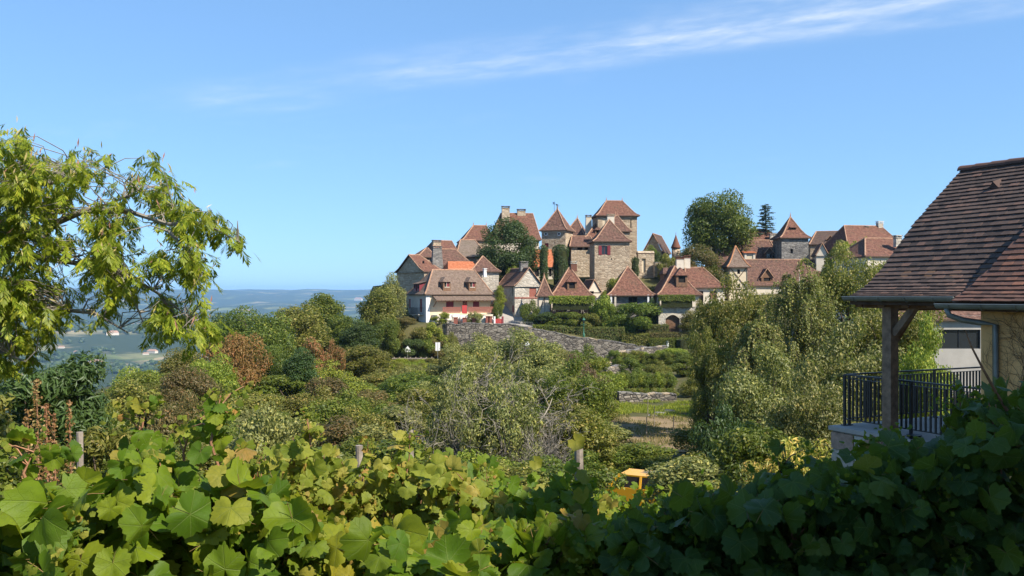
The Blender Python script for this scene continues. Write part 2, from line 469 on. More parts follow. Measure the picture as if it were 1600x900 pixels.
def tz(x, y):
    """ground height (metres, eye level = 0)"""
    x = np.asarray(x, float); y = np.asarray(y, float)
    r = np.hypot(x, y)
    g = np.interp(y, [-60, 0, 2, 5, 12, 22, 40, 60, 90, 120, 400], [-1.4, -1.75, -1.9, -2.15, -3.9, -6.4, -9.5, -9.9, -10.0, -9.5, -9.3])
    # the bank under the neighbour houses on the right
    g = g + 3.0 * sstep(x, 16, 34) * sstep(y, 22, 44) * (1 - sstep(y, 90, 118))
    edge = np.interp(y, [0, 30, 80, 130, 300], [-17, -19, -17, -16.5, -40])
    dl = np.maximum(0, edge - x)
    drop = 0.34 * dl * dl / (dl + 50)
    db = np.maximum(0, y - 320)
    drop = drop + 0.34 * db * db / (db + 60)
    loc = g - drop + (fbm(x / 9, y / 9) - 0.5) * 0.5 * sstep(r, 8, 30)
    far = np.interp(r, [0, 1700, 2500, 3000, 3500, 4200, 5200, 6500, 8200, 9500, 11000, 12500, 13500, 17000],
                    [-185, -182, -178, -158, -122, -158, -150, -150, -95, -66, 6, 62, 80, 70])
    amp = np.interp(r, [0, 900, 2200, 3300, 6000, 9000, 12000, 17000], [0, 6, 10, 46, 100, 130, 75, 60])
    far = far + (fbm(x / 900 + 3, y / 1100 + 9, 5) - 0.5) * amp * 1.5
    k = 6.0
    m = np.maximum(loc, far)
    return m + k * np.log1p(np.exp(-np.abs(loc - far) / k)) * sstep(r, 150, 400)

def tz1(x, y): return float(tz(x, y))

def ground_mat():
    t = NT('ground_grass_and_fields')
    v = t.coords('Object')
    ln = t.new('ShaderNodeVectorMath', operation='LENGTH'); t.l.new(v, ln.inputs[0])
    n1 = t.noise(v, 0.5, 6, 0.65); n2 = t.noise(v, 4.0, 5, 0.7)
    near = t.mix(t.rng(n1, 0.35, 0.65), (0.060, 0.066, 0.022), (0.125, 0.105, 0.048))
    near = t.mix(t.rng(n2, 0.4, 0.7, 0, 0.5), near, (0.035, 0.042, 0.015))
    # distant country: fields as voronoi parcels, woods as noise
    vs = t.coords('Object', (0.0045, 0.0032, 0.0))
    cell = t.new('ShaderNodeTexVoronoi'); t.l.new(vs, cell.inputs['Vector']); cell.inputs['Scale'].default_value = 1.3
    sep = t.new('ShaderNodeSeparateColor'); t.l.new(cell.outputs['Color'], sep.inputs[0])
    par = t.ramp(sep.outputs[0], [(0.0, (0.12, 0.15, 0.045)), (0.35, (0.17, 0.19, 0.06)), (0.6, (0.30, 0.25, 0.12)), (0.85, (0.36, 0.27, 0.15)), (1.0, (0.14, 0.17, 0.05))])
    wn_ = t.noise(t.coords('Object', (1, 1, 0)), 0.0022, 7, 0.62, 0.3)
    wood = t.mix(t.noise(t.coords('Object', (1, 1, 0)), 0.03, 4, 0.7), (0.022, 0.036, 0.014), (0.052, 0.066, 0.026))
    far = t.mix(t.rng(wn_, 0.40, 0.50), par, wood)
    # farther off the woods take over
    far2 = t.mix(t.rng(wn_, 0.36, 0.46), par, wood)
    far = t.mix(t.rng(ln.outputs['Value'], 3000, 5000), far, far2)
    col = t.mix(t.rng(ln.outputs['Value'], 300, 700), near, far)
    return t.done(t.principled(col, 0.95, 0.1, 0, t.bump(n2, 0.5, 0.06)))
M['ground'] = ground_mat()

def build_ground():
    rad = np.concatenate([[0.0], np.geomspace(1.2, 17000, 150)])
    ang = np.radians(np.concatenate([np.arange(-60, 45, 0.5), np.arange(45, 300, 5)]))
    A, Rr = np.meshgrid(ang, rad[1:])
    X = Rr * np.sin(A); Y = Rr * np.cos(A)
    Z = tz(X, Y)
    na = len(ang); nr = len(rad) - 1
    V = np.stack([X, Y, Z], -1).reshape(-1, 3)
    V = np.vstack([V, [[0, 0, tz1(0, 0)]]])
    i, j = np.meshgrid(np.arange(nr - 1), np.arange(na), indexing='ij')
    j2 = (j + 1) % na
    fc = np.stack([i * na + j, (i + 1) * na + j, (i + 1) * na + j2, i * na + j2], -1).reshape(-1, 4)[:, ::-1]
    c = len(V) - 1
    jj = np.arange(na)
    cf = np.stack([np.full(na, c), jj, (jj + 1) % na, np.full(na, c)], -1)
    me = mesh_np('ground', V, fc, M['ground'], smooth=True)
    o = obj('ground', me)
    o['kind'] = 'structure'
    # the small disc under the viewer
    b = MB()
    for q in range(na):
        b.face([V[c], V[(q + 1) % na], V[q]])
    d = b.build('ground_underfoot', M['ground']); d['kind'] = 'structure'
build_ground()

# raised ground on which the village stands
def uz(x, y):
    x = np.asarray(x, float); y = np.asarray(y, float)
    w0 = np.interp(x, [-18, -9.5, 3, 20.5, 30, 60], [-4.6, -4.35, -5.0, -8.1, -8.2, -6.0])
    w1 = np.interp(x, [-18, 0, 10, 20, 28, 40, 60], [-4.3, -4.5, -5.3, -6.1, -6.1, -5.0, -2.5])
    w2 = np.interp(x, [-18, 0, 30, 60], [-2.2, -1.4, -1.0, 0.5])
    w3 = np.interp(x, [-18, 0, 30, 60], [1.0, 3.0, 3.2, 3.0])
    w4 = np.interp(x, [-18, 0, 30, 60], [2.0, 5.6, 5.6, 5.6])
    z = np.where(y < 139, w0 + (w1 - w0) * sstep(y, 131, 139),
        np.where(y < 148, w1 + (w2 - w1) * sstep(y, 139, 148),
        np.where(y < 160, w2 + (w3 - w2) * sstep(y, 148, 160), w3 + (w4 - w3) * sstep(y, 160, 180))))
    return z - 0.22 * np.maximum(0, y - 215)
def uz1(x, y): return float(uz(x, y))
def build_village_ground():
    xs = np.linspace(-17.5, 130, 150); ys = np.concatenate([np.linspace(131.3, 182, 70), np.linspace(184, 300, 20)])
    X, Y = np.meshgrid(xs, ys)
    # the west edge runs back a little to the left
    X = X - np.maximum(0, (Y - 150)) * 0.25 * (X < -17.4)
    Z = uz(X, Y)
    ny, nx = X.shape
    V = np.stack([X, Y, Z], -1).reshape(-1, 3)
    i, j = np.meshgrid(np.arange(ny - 1), np.arange(nx - 1), indexing='ij')
    fc = np.stack([i * nx + j, i * nx + j + 1, (i + 1) * nx + j + 1, (i + 1) * nx + j], -1).reshape(-1, 4)
    # skirts along the south and west edges
    rim = [k for k in range(nx)][::-1] + [r * nx for r in range(1, ny)]
    base = len(V); low = V[rim].copy(); low[:, 2] = -30
    V = np.vstack([V, low])
    sk = np.array([[rim[k], rim[k + 1], base + k + 1, base + k] for k in range(len(rim) - 1)])
    me = mesh_np('village_ground', V, np.vstack([fc, sk]), M['ground'], smooth=True)
    o = obj('village_ground', me); o['kind'] = 'structure'
build_village_ground()

# dry field, terrace strip and the lane below the wall (thin sheets on the ground)
def sheet(name, pts_fn, nu, nv, mat, zoff, zf=tz1):
    b = MB()
    for i in range(nu):
        for j in range(nv):
            q = []
            for a, c in ((i, j), (i + 1, j), (i + 1, j + 1), (i, j + 1)):
                x, y = pts_fn(a / nu, c / nv); q.append((x, y, zf(x, y) + zoff))
            b.face(q)
    o = b.build(name, mat, smooth=True); o['kind'] = 'structure'
    return o
def dry_mat():
    t = NT('dry_grass'); v = t.coords('Object')
    n = t.noise(v, 0.8, 6, 0.7); n2 = t.noise(v, 7, 4, 0.7)
    c = t.mix(t.rng(n, 0.35, 0.65), (0.185, 0.130, 0.072), (0.275, 0.200, 0.118))
    c = t.mix(t.rng(n2, 0.45, 0.75, 0, 0.6), c, (0.105, 0.100, 0.035))
    return t.done(t.principled(c, 0.95, 0.1, 0, t.bump(n2, 0.6, 0.08)))
M['dry'] = dry_mat()
M['earth'] = plain('red_earth', (0.27, 0.14, 0.09), 0.95, 0.1, var=0.25, scale=1.5, bump=0.4)
M['tan_lane'] = plain('tan_gravel', (0.42, 0.31, 0.20), 0.95, 0.1, var=0.15, scale=1.5, bump=0.2)
sheet('dry_field', lambda u, v: (4.5 + 13 * u + 2 * v, 54.5 + 15.5 * v + 1.5 * u), 14, 16, M['dry'], 0.05)
sheet('earth_patch', lambda u, v: (6.2 + 2.6 * u, 55.2 + 2.2 * v), 4, 4, M['earth'], 0.09)
sheet('lane', lambda u, v: (-26 + 24 * u, 124.2 + 3.4 * v), 24, 3, M['tan_lane'], 0.12)
sheet('terrace_path', lambda u, v: (13.5 + 3.5 * u - 2 * v, 112 + 14 * v), 3, 6, M['tan_lane'], 0.08)
sheet('village_road', lambda u, v: (-2.6 + 5.6 * u + 1.0 * (1 - v) - 1.0 * v * 0.5, 133.2 + 18 * v), 6, 18, M['road'], 0.09, uz1)
sheet('village_lane', lambda u, v: (31 + 4.5 * u, 132.6 + 5 * v), 4, 5, M['tan_lane'], 0.09, uz1)

# grass blades standing on the field and the terrace behind it
def build_grass(name, label, x0, x1, y0, y1, n, mat, seed, h):
    rs = np.random.RandomState(seed)
    x = rs.uniform(x0, x1, n); y = rs.uniform(y0, y1, n)
    k = vnoise(x * 0.7 + 3, y * 0.7 + 5) > 0.42
    x, y = x[k], y[k]; m = len(x); z = tz(x, y) + 0.05
    a = rs.rand(m) * 6.283; s = h * rs.uniform(0.5, 1.4, m); w = 0.03
    dx, dy = np.cos(a), np.sin(a); lx, ly = rs.randn(m) * 0.25 * s, rs.randn(m) * 0.25 * s
    V = np.stack([np.stack([x - dx * w, y - dy * w, z], 1), np.stack([x + dx * w, y + dy * w, z], 1), np.stack([x + lx, y + ly, z + s], 1)], 1)
    o = obj(name, mesh_np(name, V.reshape(-1, 3), np.arange(3 * m).reshape(m, 3), M[mat], {'v': rs.rand(m), 'p': rs.rand(m)}), kind='stuff')
    tag(o, label, 'grass')
M['f_straw'] = foliage_mat('leaf_straw', (0.20, 0.155, 0.065), (0.34, 0.27, 0.12), (0.12, 0.13, 0.03), tintamt=0.3)
build_grass('dry_grass', 'straw coloured dry grass on the small field', 4.5, 19, 54.5, 71.5, 16000, 'f_straw', 3, 0.16)
build_grass('green_grass', 'green grass strip below the crumbling terrace wall', 8, 18, 71.5, 82, 14000, 'f_bright', 4, 0.2)
build_grass('lane_grass', 'long green grass on the slope below the lane', -26, 3, 96, 124, 30000, 'f_bright', 5, 0.35)

# distant woods: rough tufts, too many to count
def build_far_woods():
    rs = np.random.RandomState(11)
    t = (1 + 5 ** 0.5) / 2
    ico = np.array([(-1, t, 0), (1, t, 0), (-1, -t, 0), (1, -t, 0), (0, -1, t), (0, 1, t), (0, -1, -t), (0, 1, -t), (t, 0, -1), (t, 0, 1), (-t, 0, -1), (-t, 0, 1)]) / math.hypot(1, t)
    fi = np.array([(0, 11, 5), (0, 5, 1), (0, 1, 7), (0, 7, 10), (0, 10, 11), (1, 5, 9), (5, 11, 4), (11, 10, 2), (10, 7, 6), (7, 1, 8), (3, 9, 4), (3, 4, 2), (3, 2, 6), (3, 6, 8), (3, 8, 9), (4, 9, 5), (2, 4, 11), (6, 2, 10), (8, 6, 7), (9, 8, 1)])
    n = 60000
    sl = rs.uniform(-0.68, -0.02, n); y = 380 + 5200 * rs.rand(n) ** 1.25
    x = sl * y
    mask = fbm(x / 170 + 50, y / 240 + 20, 4) + 0.10 * sstep(y, 2700, 3300) + 0.3 * (y < 900)
    hedge = np.abs(fbm(x / 260 + 5, y / 420 + 7, 2) - 0.5) < 0.006
    keep = (mask > 0.56) | (hedge & (rs.rand(n) < 0.7))
    x, y = x[keep][:9000], y[keep][:9000]
    m = len(x)
    s = rs.uniform(4.5, 9, m)
    z = tz(x, y)
    sc = np.stack([s * rs.uniform(0.8, 1.4, m), s * rs.uniform(0.8, 1.4, m), s * rs.uniform(0.8, 1.2, m)], -1)
    V = ico[None] * sc[:, None] * rs.uniform(0.75, 1.25, (m, 12, 1)) + np.stack([x, y, z + s * 0.7], -1)[:, None]
    Fc = (fi[None] + 12 * np.arange(m)[:, None, None]).reshape(-1, 3)
    me = mesh_np('distant_woods', V.reshape(-1, 3), Fc, M['f_dark'], {'v': np.repeat(rs.rand(m), 20), 'p': np.repeat(rs.rand(m), 20)})
    o = obj('distant_woods', me)
    tag(o, 'dark woods and hedgerows spread over the far valley floor', 'woods', kind='stuff')
build_far_woods()

# haze: the air between the viewer and the plateau
def build_haze():
    b = MB(); b.box(-19000, 19000, -19000, 19000, -330, 160)
    t = NT('haze_air')
    pv = t.new('ShaderNodeVolumePrincipled')
    pv.inputs['Color'].default_value = (0.36, 0.64, 1.0, 1)
    pv.inputs['Density'].default_value = HAZE_DENSITY
    pv.inputs['Anisotropy'].default_value = 0.0
    t.l.new(pv.outputs[0], t.out.inputs['Volume'])
    o = b.build('haze', t.m)
    tag(o, 'pale blue haze lying over the distant plateau', 'haze', kind='stuff')
    o.display_type = 'WIRE'
HAZE_DENSITY = 0.00007
build_haze()
# ------------------------------------------------------------------ building kit
class Frame:
    """local frame of a building: origin on the ground line at a near corner, u along the front, v into depth"""
    def __init__(s, name, label, cat, px, Y, a, group=None, zb=None):
        s.o = P(px, HZ, Y); s.a = R(a)
        s.u = Vector((math.cos(s.a), math.sin(s.a), 0)); s.v = Vector((-math.sin(s.a), math.cos(s.a), 0))
        s.e = empty(name, s.o, s.a, label, cat, group)
    def front(s, px, py, v=0.0):
        """(u, z) on the vertical plane v = const"""
        d = P(px, py, 1.0); o = s.o + s.v * v
        n = s.v
        k = o.dot(n) / d.dot(n)
        p = d * k
        return (p - s.o).dot(s.u), p.z
    def side(s, px, py, u=0.0):
        """(v, z) on the vertical plane u = const"""
        d = P(px, py, 1.0); o = s.o + s.u * u
        k = o.dot(s.u) / d.dot(s.u)
        p = d * k
        return (p - s.o).dot(s.v), p.z
    def fu(s, px, v=0.0): return s.front(px, HZ, v)[0]
    def fz(s, py, v=0.0, px=None):
        p = s.o + s.v * v
        return -(py - HZ) / F * p.y

def wall_panel(b, A, B, z0, z1, holes=(), depth=0.28, mi=0):
    """vertical wall from A to B (2D, outside on the right of A->B) with rectangular openings (s0, s1, z0, z1)"""
    A = Vector((A[0], A[1], 0)); B = Vector((B[0], B[1], 0))
    L = (B - A).length; d = (B - A) / L
    n_in = Vector((-d.y, d.x, 0))
    holes = [(max(0.05, h[0]), min(L - 0.05, h[1]), max(z0 + 0.02, h[2]), min(z1 - 0.02, h[3])) for h in holes]
    holes = [h for h in holes if h[1] - h[0] > 0.02 and h[3] - h[2] > 0.02]
    xs = sorted({0.0, L, *[h[0] for h in holes], *[h[1] for h in holes]})
    zs = sorted({z0, z1, *[h[2] for h in holes], *[h[3] for h in holes]})
    pt = lambda s_, z, off=0.0: A + d * s_ + n_in * off + Vector((0, 0, z))
    for i in range(len(xs) - 1):
        for j in range(len(zs) - 1):
            cx_, cz_ = (xs[i] + xs[i + 1]) / 2, (zs[j] + zs[j + 1]) / 2
            if any(h[0] < cx_ < h[1] and h[2] < cz_ < h[3] for h in holes): continue
            b.face([pt(xs[i], zs[j]), pt(xs[i + 1], zs[j]), pt(xs[i + 1], zs[j + 1]), pt(xs[i], zs[j + 1])], mi=mi)
    for h in holes:
        c = [(h[0], h[2]), (h[1], h[2]), (h[1], h[3]), (h[0], h[3])]
        for k in range(4):
            p, q = c[k], c[(k + 1) % 4]
            b.face([pt(*p), pt(*p, depth), pt(*q, depth), pt(*q)], mi=mi)

def rect_walls(fr, u0, u1, v0, v1, z0, z1, mat, front=(), left=(), right=(), name='wall', gable=None, zr=None, prof=None):
    """four walls; openings: front/right in (s, z) with s from u0 / from v0; left with s measured from v1 down to v0 -> given as v"""
    b = MB()
    wall_panel(b, (u0, v0), (u1, v0), z0, z1, [(h[0] - u0, h[1] - u0, h[2], h[3]) for h in front])
    wall_panel(b, (u1, v0), (u1, v1), z0, z1, [(h[0] - v0, h[1] - v0, h[2], h[3]) for h in right])
    wall_panel(b, (u1, v1), (u0, v1), z0, z1)
    wall_panel(b, (u0, v1), (u0, v0), z0, z1, [(v1 - h[1], v1 - h[0], h[2], h[3]) for h in left])
    if gable:
        um, vm = (u0 + u1) / 2, (v0 + v1) / 2
        pr = prof or [(0, 0), (1, 1)]
        n = 8
        for side in gable:
            for i in range(n):
                # profile strips from each eave to the ridge
                s0, s1 = i / n, (i + 1) / n
                h0 = np.interp(s0, [p[0] for p in pr], [p[1] for p in pr]); h1 = np.interp(s1, [p[0] for p in pr], [p[1] for p in pr])
                za, zb_ = z1 + (zr - z1) * h0 - 0.05, z1 + (zr - z1) * h1 - 0.05
                za = max(za, z1)
                if side in 'fb':
                    vv = v0 if side == 'f' else v1
                    for sg, ue in ((1, u0), (-1, u1)):
                        a_, b_ = ue + (um - ue) * s0, ue + (um - ue) * s1
                        q = [(a_, vv, z1), (b_, vv, z1), (b_, vv, zb_), (a_, vv, za)]
                        b.face(q if (sg == 1) == (side == 'f') else q[::-1])
                else:
                    uu = u0 if side == 'l' else u1
                    for sg, ve in ((1, v0), (-1, v1)):
                        a_, b_ = ve + (vm - ve) * s0, ve + (vm - ve) * s1
                        q = [(uu, a_, z1), (uu, b_, z1), (uu, b_, zb_), (uu, a_, za)]
                        b.face(q if (sg == 1) == (side == 'r') else q[::-1])
    return b.build(name, mat, fr.e)

FLARE = [(0, 0), (0.14, 0.085), (0.30, 0.22), (1, 1)]
SOFT = [(0, 0), (0.2, 0.15), (1, 1)]
STRAIGHT = [(0, 0), (1, 1)]
def roof(fr, u0, u1, v0, v1, ze, zr, mat, axis='u', i0=None, i1=None, prof=FLARE, over=0.35, name='roof', ridge='ridge', parent=None, hips=True, finials=True, thick=0.14, cut=1.0):
    """hipped / gabled / pyramid roof with a bell-cast foot. i0, i1: how far the ridge ends stand in from the walls (0 = gable)"""
    if axis == 'v':
        w, l = u1 - u0, v1 - v0
    else:
        w, l = v1 - v0, u1 - u0
    if i0 is None: i0 = w / 2
    if i1 is None: i1 = w / 2
    if i0 + i1 > l: i0, i1 = l * i0 / (i0 + i1), l * i1 / (i0 + i1)
    b = MB()
    def T(s_, t_, z): # s along ridge, t across
        return (u0 + s_, v0 + t_, z) if axis == 'u' else (u1 - t_, v0 + s_, z)
    zo = ze - (over * 0.35 if prof is not STRAIGHT else over * 0.8)
    rect = lambda k: (-over + (i0 + over) * k if i0 > 0 else -over, l + over - (i1 + over) * k if i1 > 0 else l + over,
                      -over + (w / 2 + over) * k, w + over - (w / 2 + over) * k)
    lev = []
    n = 10
    for i in range(n + 1):
        k = i / n * cut
        h = float(np.interp(k, [p[0] for p in prof], [p[1] for p in prof]))
        lev.append((rect(k), zo + (zr - zo) * h, k))
    sl = math.hypot(w / 2, zr - ze)
    for (ra, za, ka), (rb, zb_, kb) in zip(lev, lev[1:]):
        va, vb = ka * sl, kb * sl
        ca = [(ra[0], ra[2]), (ra[1], ra[2]), (ra[1], ra[3]), (ra[0], ra[3])]
        cb = [(rb[0], rb[2]), (rb[1], rb[2]), (rb[1], rb[3]), (rb[0], rb[3])]
        for e in range(4):
            if e == 1 and i1 == 0: continue
            if e == 3 and i0 == 0: continue
            p, q = ca[e], ca[(e + 1) % 4]; r_, s_ = cb[(e + 1) % 4], cb[e]
            ax_ = 0 if e in (0, 2) else 1
            o_ = 31.7 * e
            pts = [T(*p, za), T(*q, za), T(*r_, zb_), T(*s_, zb_)]
            uvs = [(p[ax_] + o_, va), (q[ax_] + o_, va), (r_[ax_] + o_, vb), (s_[ax_] + o_, vb)]
            if (Vector(r_) - Vector(s_)).length < 1e-5: pts.pop(); uvs.pop()
            b.face(pts, uvs)
    # eave edge and soffit
    r0 = lev[0][0]; c = [(r0[0], r0[2]), (r0[1], r0[2]), (r0[1], r0[3]), (r0[0], r0[3])]
    for e in range(4):
        p, q = c[e], c[(e + 1) % 4]
        if (e == 1 and i1 == 0) or (e == 3 and i0 == 0): continue
        b.face([T(*p, zo - thick), T(*q, zo - thick), T(*q, zo), T(*p, zo)], mi=1)
    b.face([T(*p, zo - thick) for p in reversed(c)], mi=1)
    # verge boards on gable ends
    for end, gi in ((0, i0), (1, i1)):
        if gi > 0: continue
        for side in (2, 3):
            for (ra, za, ka), (rb, zb_, kb) in zip(lev, lev[1:]):
                s_ = ra[0] if end == 0 else ra[1]
                pa, pb = T(s_, ra[side], za), T(s_, rb[side], zb_)
                pa2, pb2 = T(s_, ra[side], za - thick), T(s_, rb[side], zb_ - thick)
                b.face([pa, pb, pb2, pa2], mi=1)
                inn = over * 0.9 * (1 if end == 0 else -1)
                b.face([pa2, pb2, T(s_ + inn, rb[side], zb_ - thick), T(s_ + inn, ra[side], za - thick)], mi=1)
    ro = b.build(name, [mat, M['wood']], parent or fr.e)
    if ridge:
        top = lev[-1]; rt = 0.11
        rb_ = MB()
        ptop0, ptop1 = T(top[0][0], w / 2, top[1]), T(top[0][1], w / 2, top[1])
        if (Vector(ptop0) - Vector(ptop1)).length > 0.3:
            rb_.tube([ptop0, ptop1], rt, 6)
        if hips:
            for end, gi, cs in ((0, i0, ((0, 2), (0, 3))), (1, i1, ((1, 2), (1, 3)))):
                for (a_, c_) in cs:
                    pl = [T(rr[a_], rr[c_], z + 0.02) for rr, z, k in lev]
                    rb_.tube(pl, rt if gi > 0 else 0.07, 5)
        if rb_.v: rb_.build('ridge_tiles', M[ridge], ro if parent is None else parent)
        if finials and cut >= 1.0:
            f = MB()
            for pt in {tuple(np.round(ptop0, 3)), tuple(np.round(ptop1, 3))}:
                f.lathe(pt, [(0.13, -0.05), (0.10, 0.15), (0.05, 0.3), (0.09, 0.38), (0.03, 0.5), (0.01, 0.85)], 6)
            if i0 > 0 and i1 > 0: f.build('finial', M[ridge], ro if parent is None else parent)
    ro['zo'] = zo
    return ro

def window(fr, plane, s0, s1, z0, z1, at=0.0, depth=0.2, frame='white', pane='glass', shutter=None, side=None, name='window', bars=True):
    """pane set back in an opening of the front (plane 'f', at = v), left ('l', at = u) or right ('r') wall; frame is its child"""
    def T(s_, d, z):
        if plane == 'f': return (s_, at + d, z)
        if plane == 'l': return (at + d, s_, z)
        return (at - d, s_, z)
    def bx(b, sa, sb, da, db, za, zb_):
        p = [T(sa, da, za), T(sb, db, zb_)]
        lo = [min(p[0][k], p[1][k]) for k in range(3)]; hi = [max(p[0][k], p[1][k]) for k in range(3)]
        b.box(lo[0], hi[0], lo[1], hi[1], lo[2], hi[2])
    b = MB(); bx(b, s0 - 0.02, s1 + 0.02, depth, depth + 0.05, z0 - 0.02, z1 + 0.02)
    w = b.build(name, M[pane], fr.e)
    if frame:
        f = MB(); t_ = 0.06
        for q in ((s0, s0 + t_, z0, z1), (s1 - t_, s1, z0, z1), (s0 + t_, s1 - t_, z0, z0 + t_), (s0 + t_, s1 - t_, z1 - t_, z1)):
            bx(f, q[0], q[1], depth - 0.05, depth - 0.003, q[2], q[3])
        if bars:
            m_ = (s0 + s1) / 2; bx(f, m_ - 0.025, m_ + 0.025, depth - 0.05, depth - 0.003, z0 + t_, z1 - t_)
        f.build('frame', M[frame], w)
    if shutter:
        ws = (s1 - s0) * 0.52
        for a_, c_ in ((s0 - ws, s0 - 0.01), (s1 + 0.01, s1 + ws)):
            g = MB(); bx(g, a_, c_, -0.06, -0.004, z0 - 0.02, z1 + 0.02)
            g.build('shutter', M[shutter], w)
    return w

def chimney(fr, u, v, z0, z1, w=0.9, d=0.7, mat='stone_pale', cap='stone_grey', taper=0.92, pot=False):
    b = MB(); b.box(u - w / 2, u + w / 2, v - d / 2, v + d / 2, z0, z1, taper=taper)
    c = b.build('chimney', M[mat], fr.e)
    k = MB(); wt, dt = w * taper, d * taper
    k.box(u - wt / 2 - 0.07, u + wt / 2 + 0.07, v - dt / 2 - 0.07, v + dt / 2 + 0.07, z1 + 0.002, z1 + 0.12)
    for sx in (-1, 1):
        for sy in (-1, 1):
            k.box(u + sx * (wt / 2 - 0.1) - 0.09, u + sx * (wt / 2 - 0.1) + 0.09, v + sy * (dt / 2 - 0.1) - 0.09, v + sy * (dt / 2 - 0.1) + 0.09, z1 + 0.123, z1 + 0.3)
    k.box(u - wt / 2 - 0.1, u + wt / 2 + 0.1, v - dt / 2 - 0.1, v + dt / 2 + 0.1, z1 + 0.303, z1 + 0.4)
    k.build('chimney_cap', M[cap], c)
    return c

def dormer(fr, u, v, z0, w, h, depth, mat, style='hip', wall='wood', pane='dark', rise=None, plane='f', frame=None, shut=None):
    """roof dormer: front face at (u centre, v), base z0, width w, wall height h; runs depth into the roof"""
    rise = rise or w * 0.55
    b = MB()
    def T(s_, d, z):
        return (u + s_, v + d, z) if plane == 'f' else (v + d, u + s_, z)
    def quad(*p, mi=0): b.face(list(p), mi=mi)
    hw = w / 2; fw = hw * 0.62; fh0, fh1 = h * 0.12, h * 0.86
    # cheeks, front with an opening
    for s_ in (-hw, hw): quad(T(s_, 0, z0 - 0.5), T(s_, 0, z0 + h), T(s_, depth, z0 + h), T(s_, depth, z0 - 0.5))
    for a_, c_, za, zb_ in ((-hw, -fw, z0 - 0.5, z0 + h), (fw, hw, z0 - 0.5, z0 + h), (-fw, fw, z0 - 0.5, z0 + fh0), (-fw, fw, z0 + fh1, z0 + h)):
        quad(T(a_, 0, za), T(c_, 0, za), T(c_, 0, zb_), T(a_, 0, zb_))
    d = b.build('dormer', M[wall], fr.e)
    g = MB(); g.face([T(-fw, 0.12, z0 + fh0), T(fw, 0.12, z0 + fh0), T(fw, 0.12, z0 + fh1), T(-fw, 0.12, z0 + fh1)])
    g.build('window', M[pane], d)
    if shut:
        g = MB(); g.face([T(0.0, 0.06, z0 + fh0), T(fw, 0.06, z0 + fh0), T(fw, 0.06, z0 + fh1), T(0.0, 0.06, z0 + fh1)]); g.build('shutter', M[shut], d)
        g = MB(); g.bar(T(-fw * 0.1, 0.04, z0 + fh0), T(-fw * 0.1, 0.04, z0 + fh1), 0.09, 0.05); g.bar(T(-fw - .05, -0.03, z0 + fh0 - 0.03), T(fw + .05, -0.03, z0 + fh0 - 0.03), 0.08, 0.09); g.build('frame', M['plaster_pale'], d)
    r = MB(); o = 0.22; zt = z0 + h; ov = hw + o
    if style == 'hip':
        ap = T(0, ov * 0.75, zt + rise); back = T(0, depth, zt + rise)
        e0, e1, e2, e3 = T(-ov, -o, zt - 0.08), T(ov, -o, zt - 0.08), T(ov, depth, zt - 0.08), T(-ov, depth, zt - 0.08)
        r.face([e0, e1, ap], [(0, 0), (2 * ov, 0), (ov, rise)]); r.face([e1, e2, back, ap], [(0, 0), (depth, 0), (depth, rise), (ov, rise)]); r.face([e3, e0, ap, back], [(depth, 0), (0, 0), (ov, rise), (depth, rise)])
        r.face([e3, e2, e1, e0], [(0, 0)] * 4)
    elif style == 'gable':
        ap = T(0, -o, zt + rise); back = T(0, depth, zt + rise)
        e0, e1, e2, e3 = T(-ov, -o, zt - 0.12), T(ov, -o, zt - 0.12), T(ov, depth, zt - 0.12), T(-ov, depth, zt - 0.12)
        r.face([e1, e2, back, ap], [(0, 0), (depth, 0), (depth, rise), (0, rise)]); r.face([e3, e0, ap, back], [(depth, 0), (0, 0), (0, rise), (depth, rise)])
        gm = MB(); gm.face([T(-hw, 0, zt), T(hw, 0, zt), T(0, 0, zt + rise * 0.85)]); gm.build('gable', M[wall], d)
        vb = MB(); vb.bar(e0, ap, 0.1, 0.12); vb.bar(e1, ap, 0.1, 0.12); vb.build('verge', M['ridge'], d)
    else:
        r.face([T(-ov, -o, zt), T(ov, -o, zt), T(ov, depth, zt + rise), T(-ov, depth, zt + rise)], [(0, 0), (2 * ov, 0), (2 * ov, depth), (0, depth)])
        r.face([T(-ov, depth, zt + rise - 0.1), T(ov, depth, zt + rise - 0.1), T(ov, -o, zt - 0.1), T(-ov, -o, zt - 0.1)], [(0, 0)] * 4)
        r.face([T(-ov, -o, zt - 0.1), T(ov, -o, zt - 0.1), T(ov, -o, zt), T(-ov, -o, zt)], [(0, 0)] * 4)
    r.build('dormer_roof', mat, d)
    return d

def railing(fr_or_parent, pts, h, mat, step=0.14, name='railing', r=0.012, rail=0.045):
    b = MB()
    for a_, c_ in zip(pts, pts[1:]):
        a_, c_ = Vector(a_), Vector(c_); L = (c_ - a_).length
        up = Vector((0, 0, h))
        b.bar(a_ + up, c_ + up, rail, rail); b.bar(a_ + Vector((0, 0, 0.08)), c_ + Vector((0, 0, 0.08)), rail * 0.8, rail * 0.8)
        n = max(1, int(L / step))
        for i in range(n + 1):
            p = a_.lerp(c_, i / n)
            b.bar(p, p + up, 2 * r, 2 * r, up=(1, 0, 0))
    return b.build(name, mat, fr_or_parent)
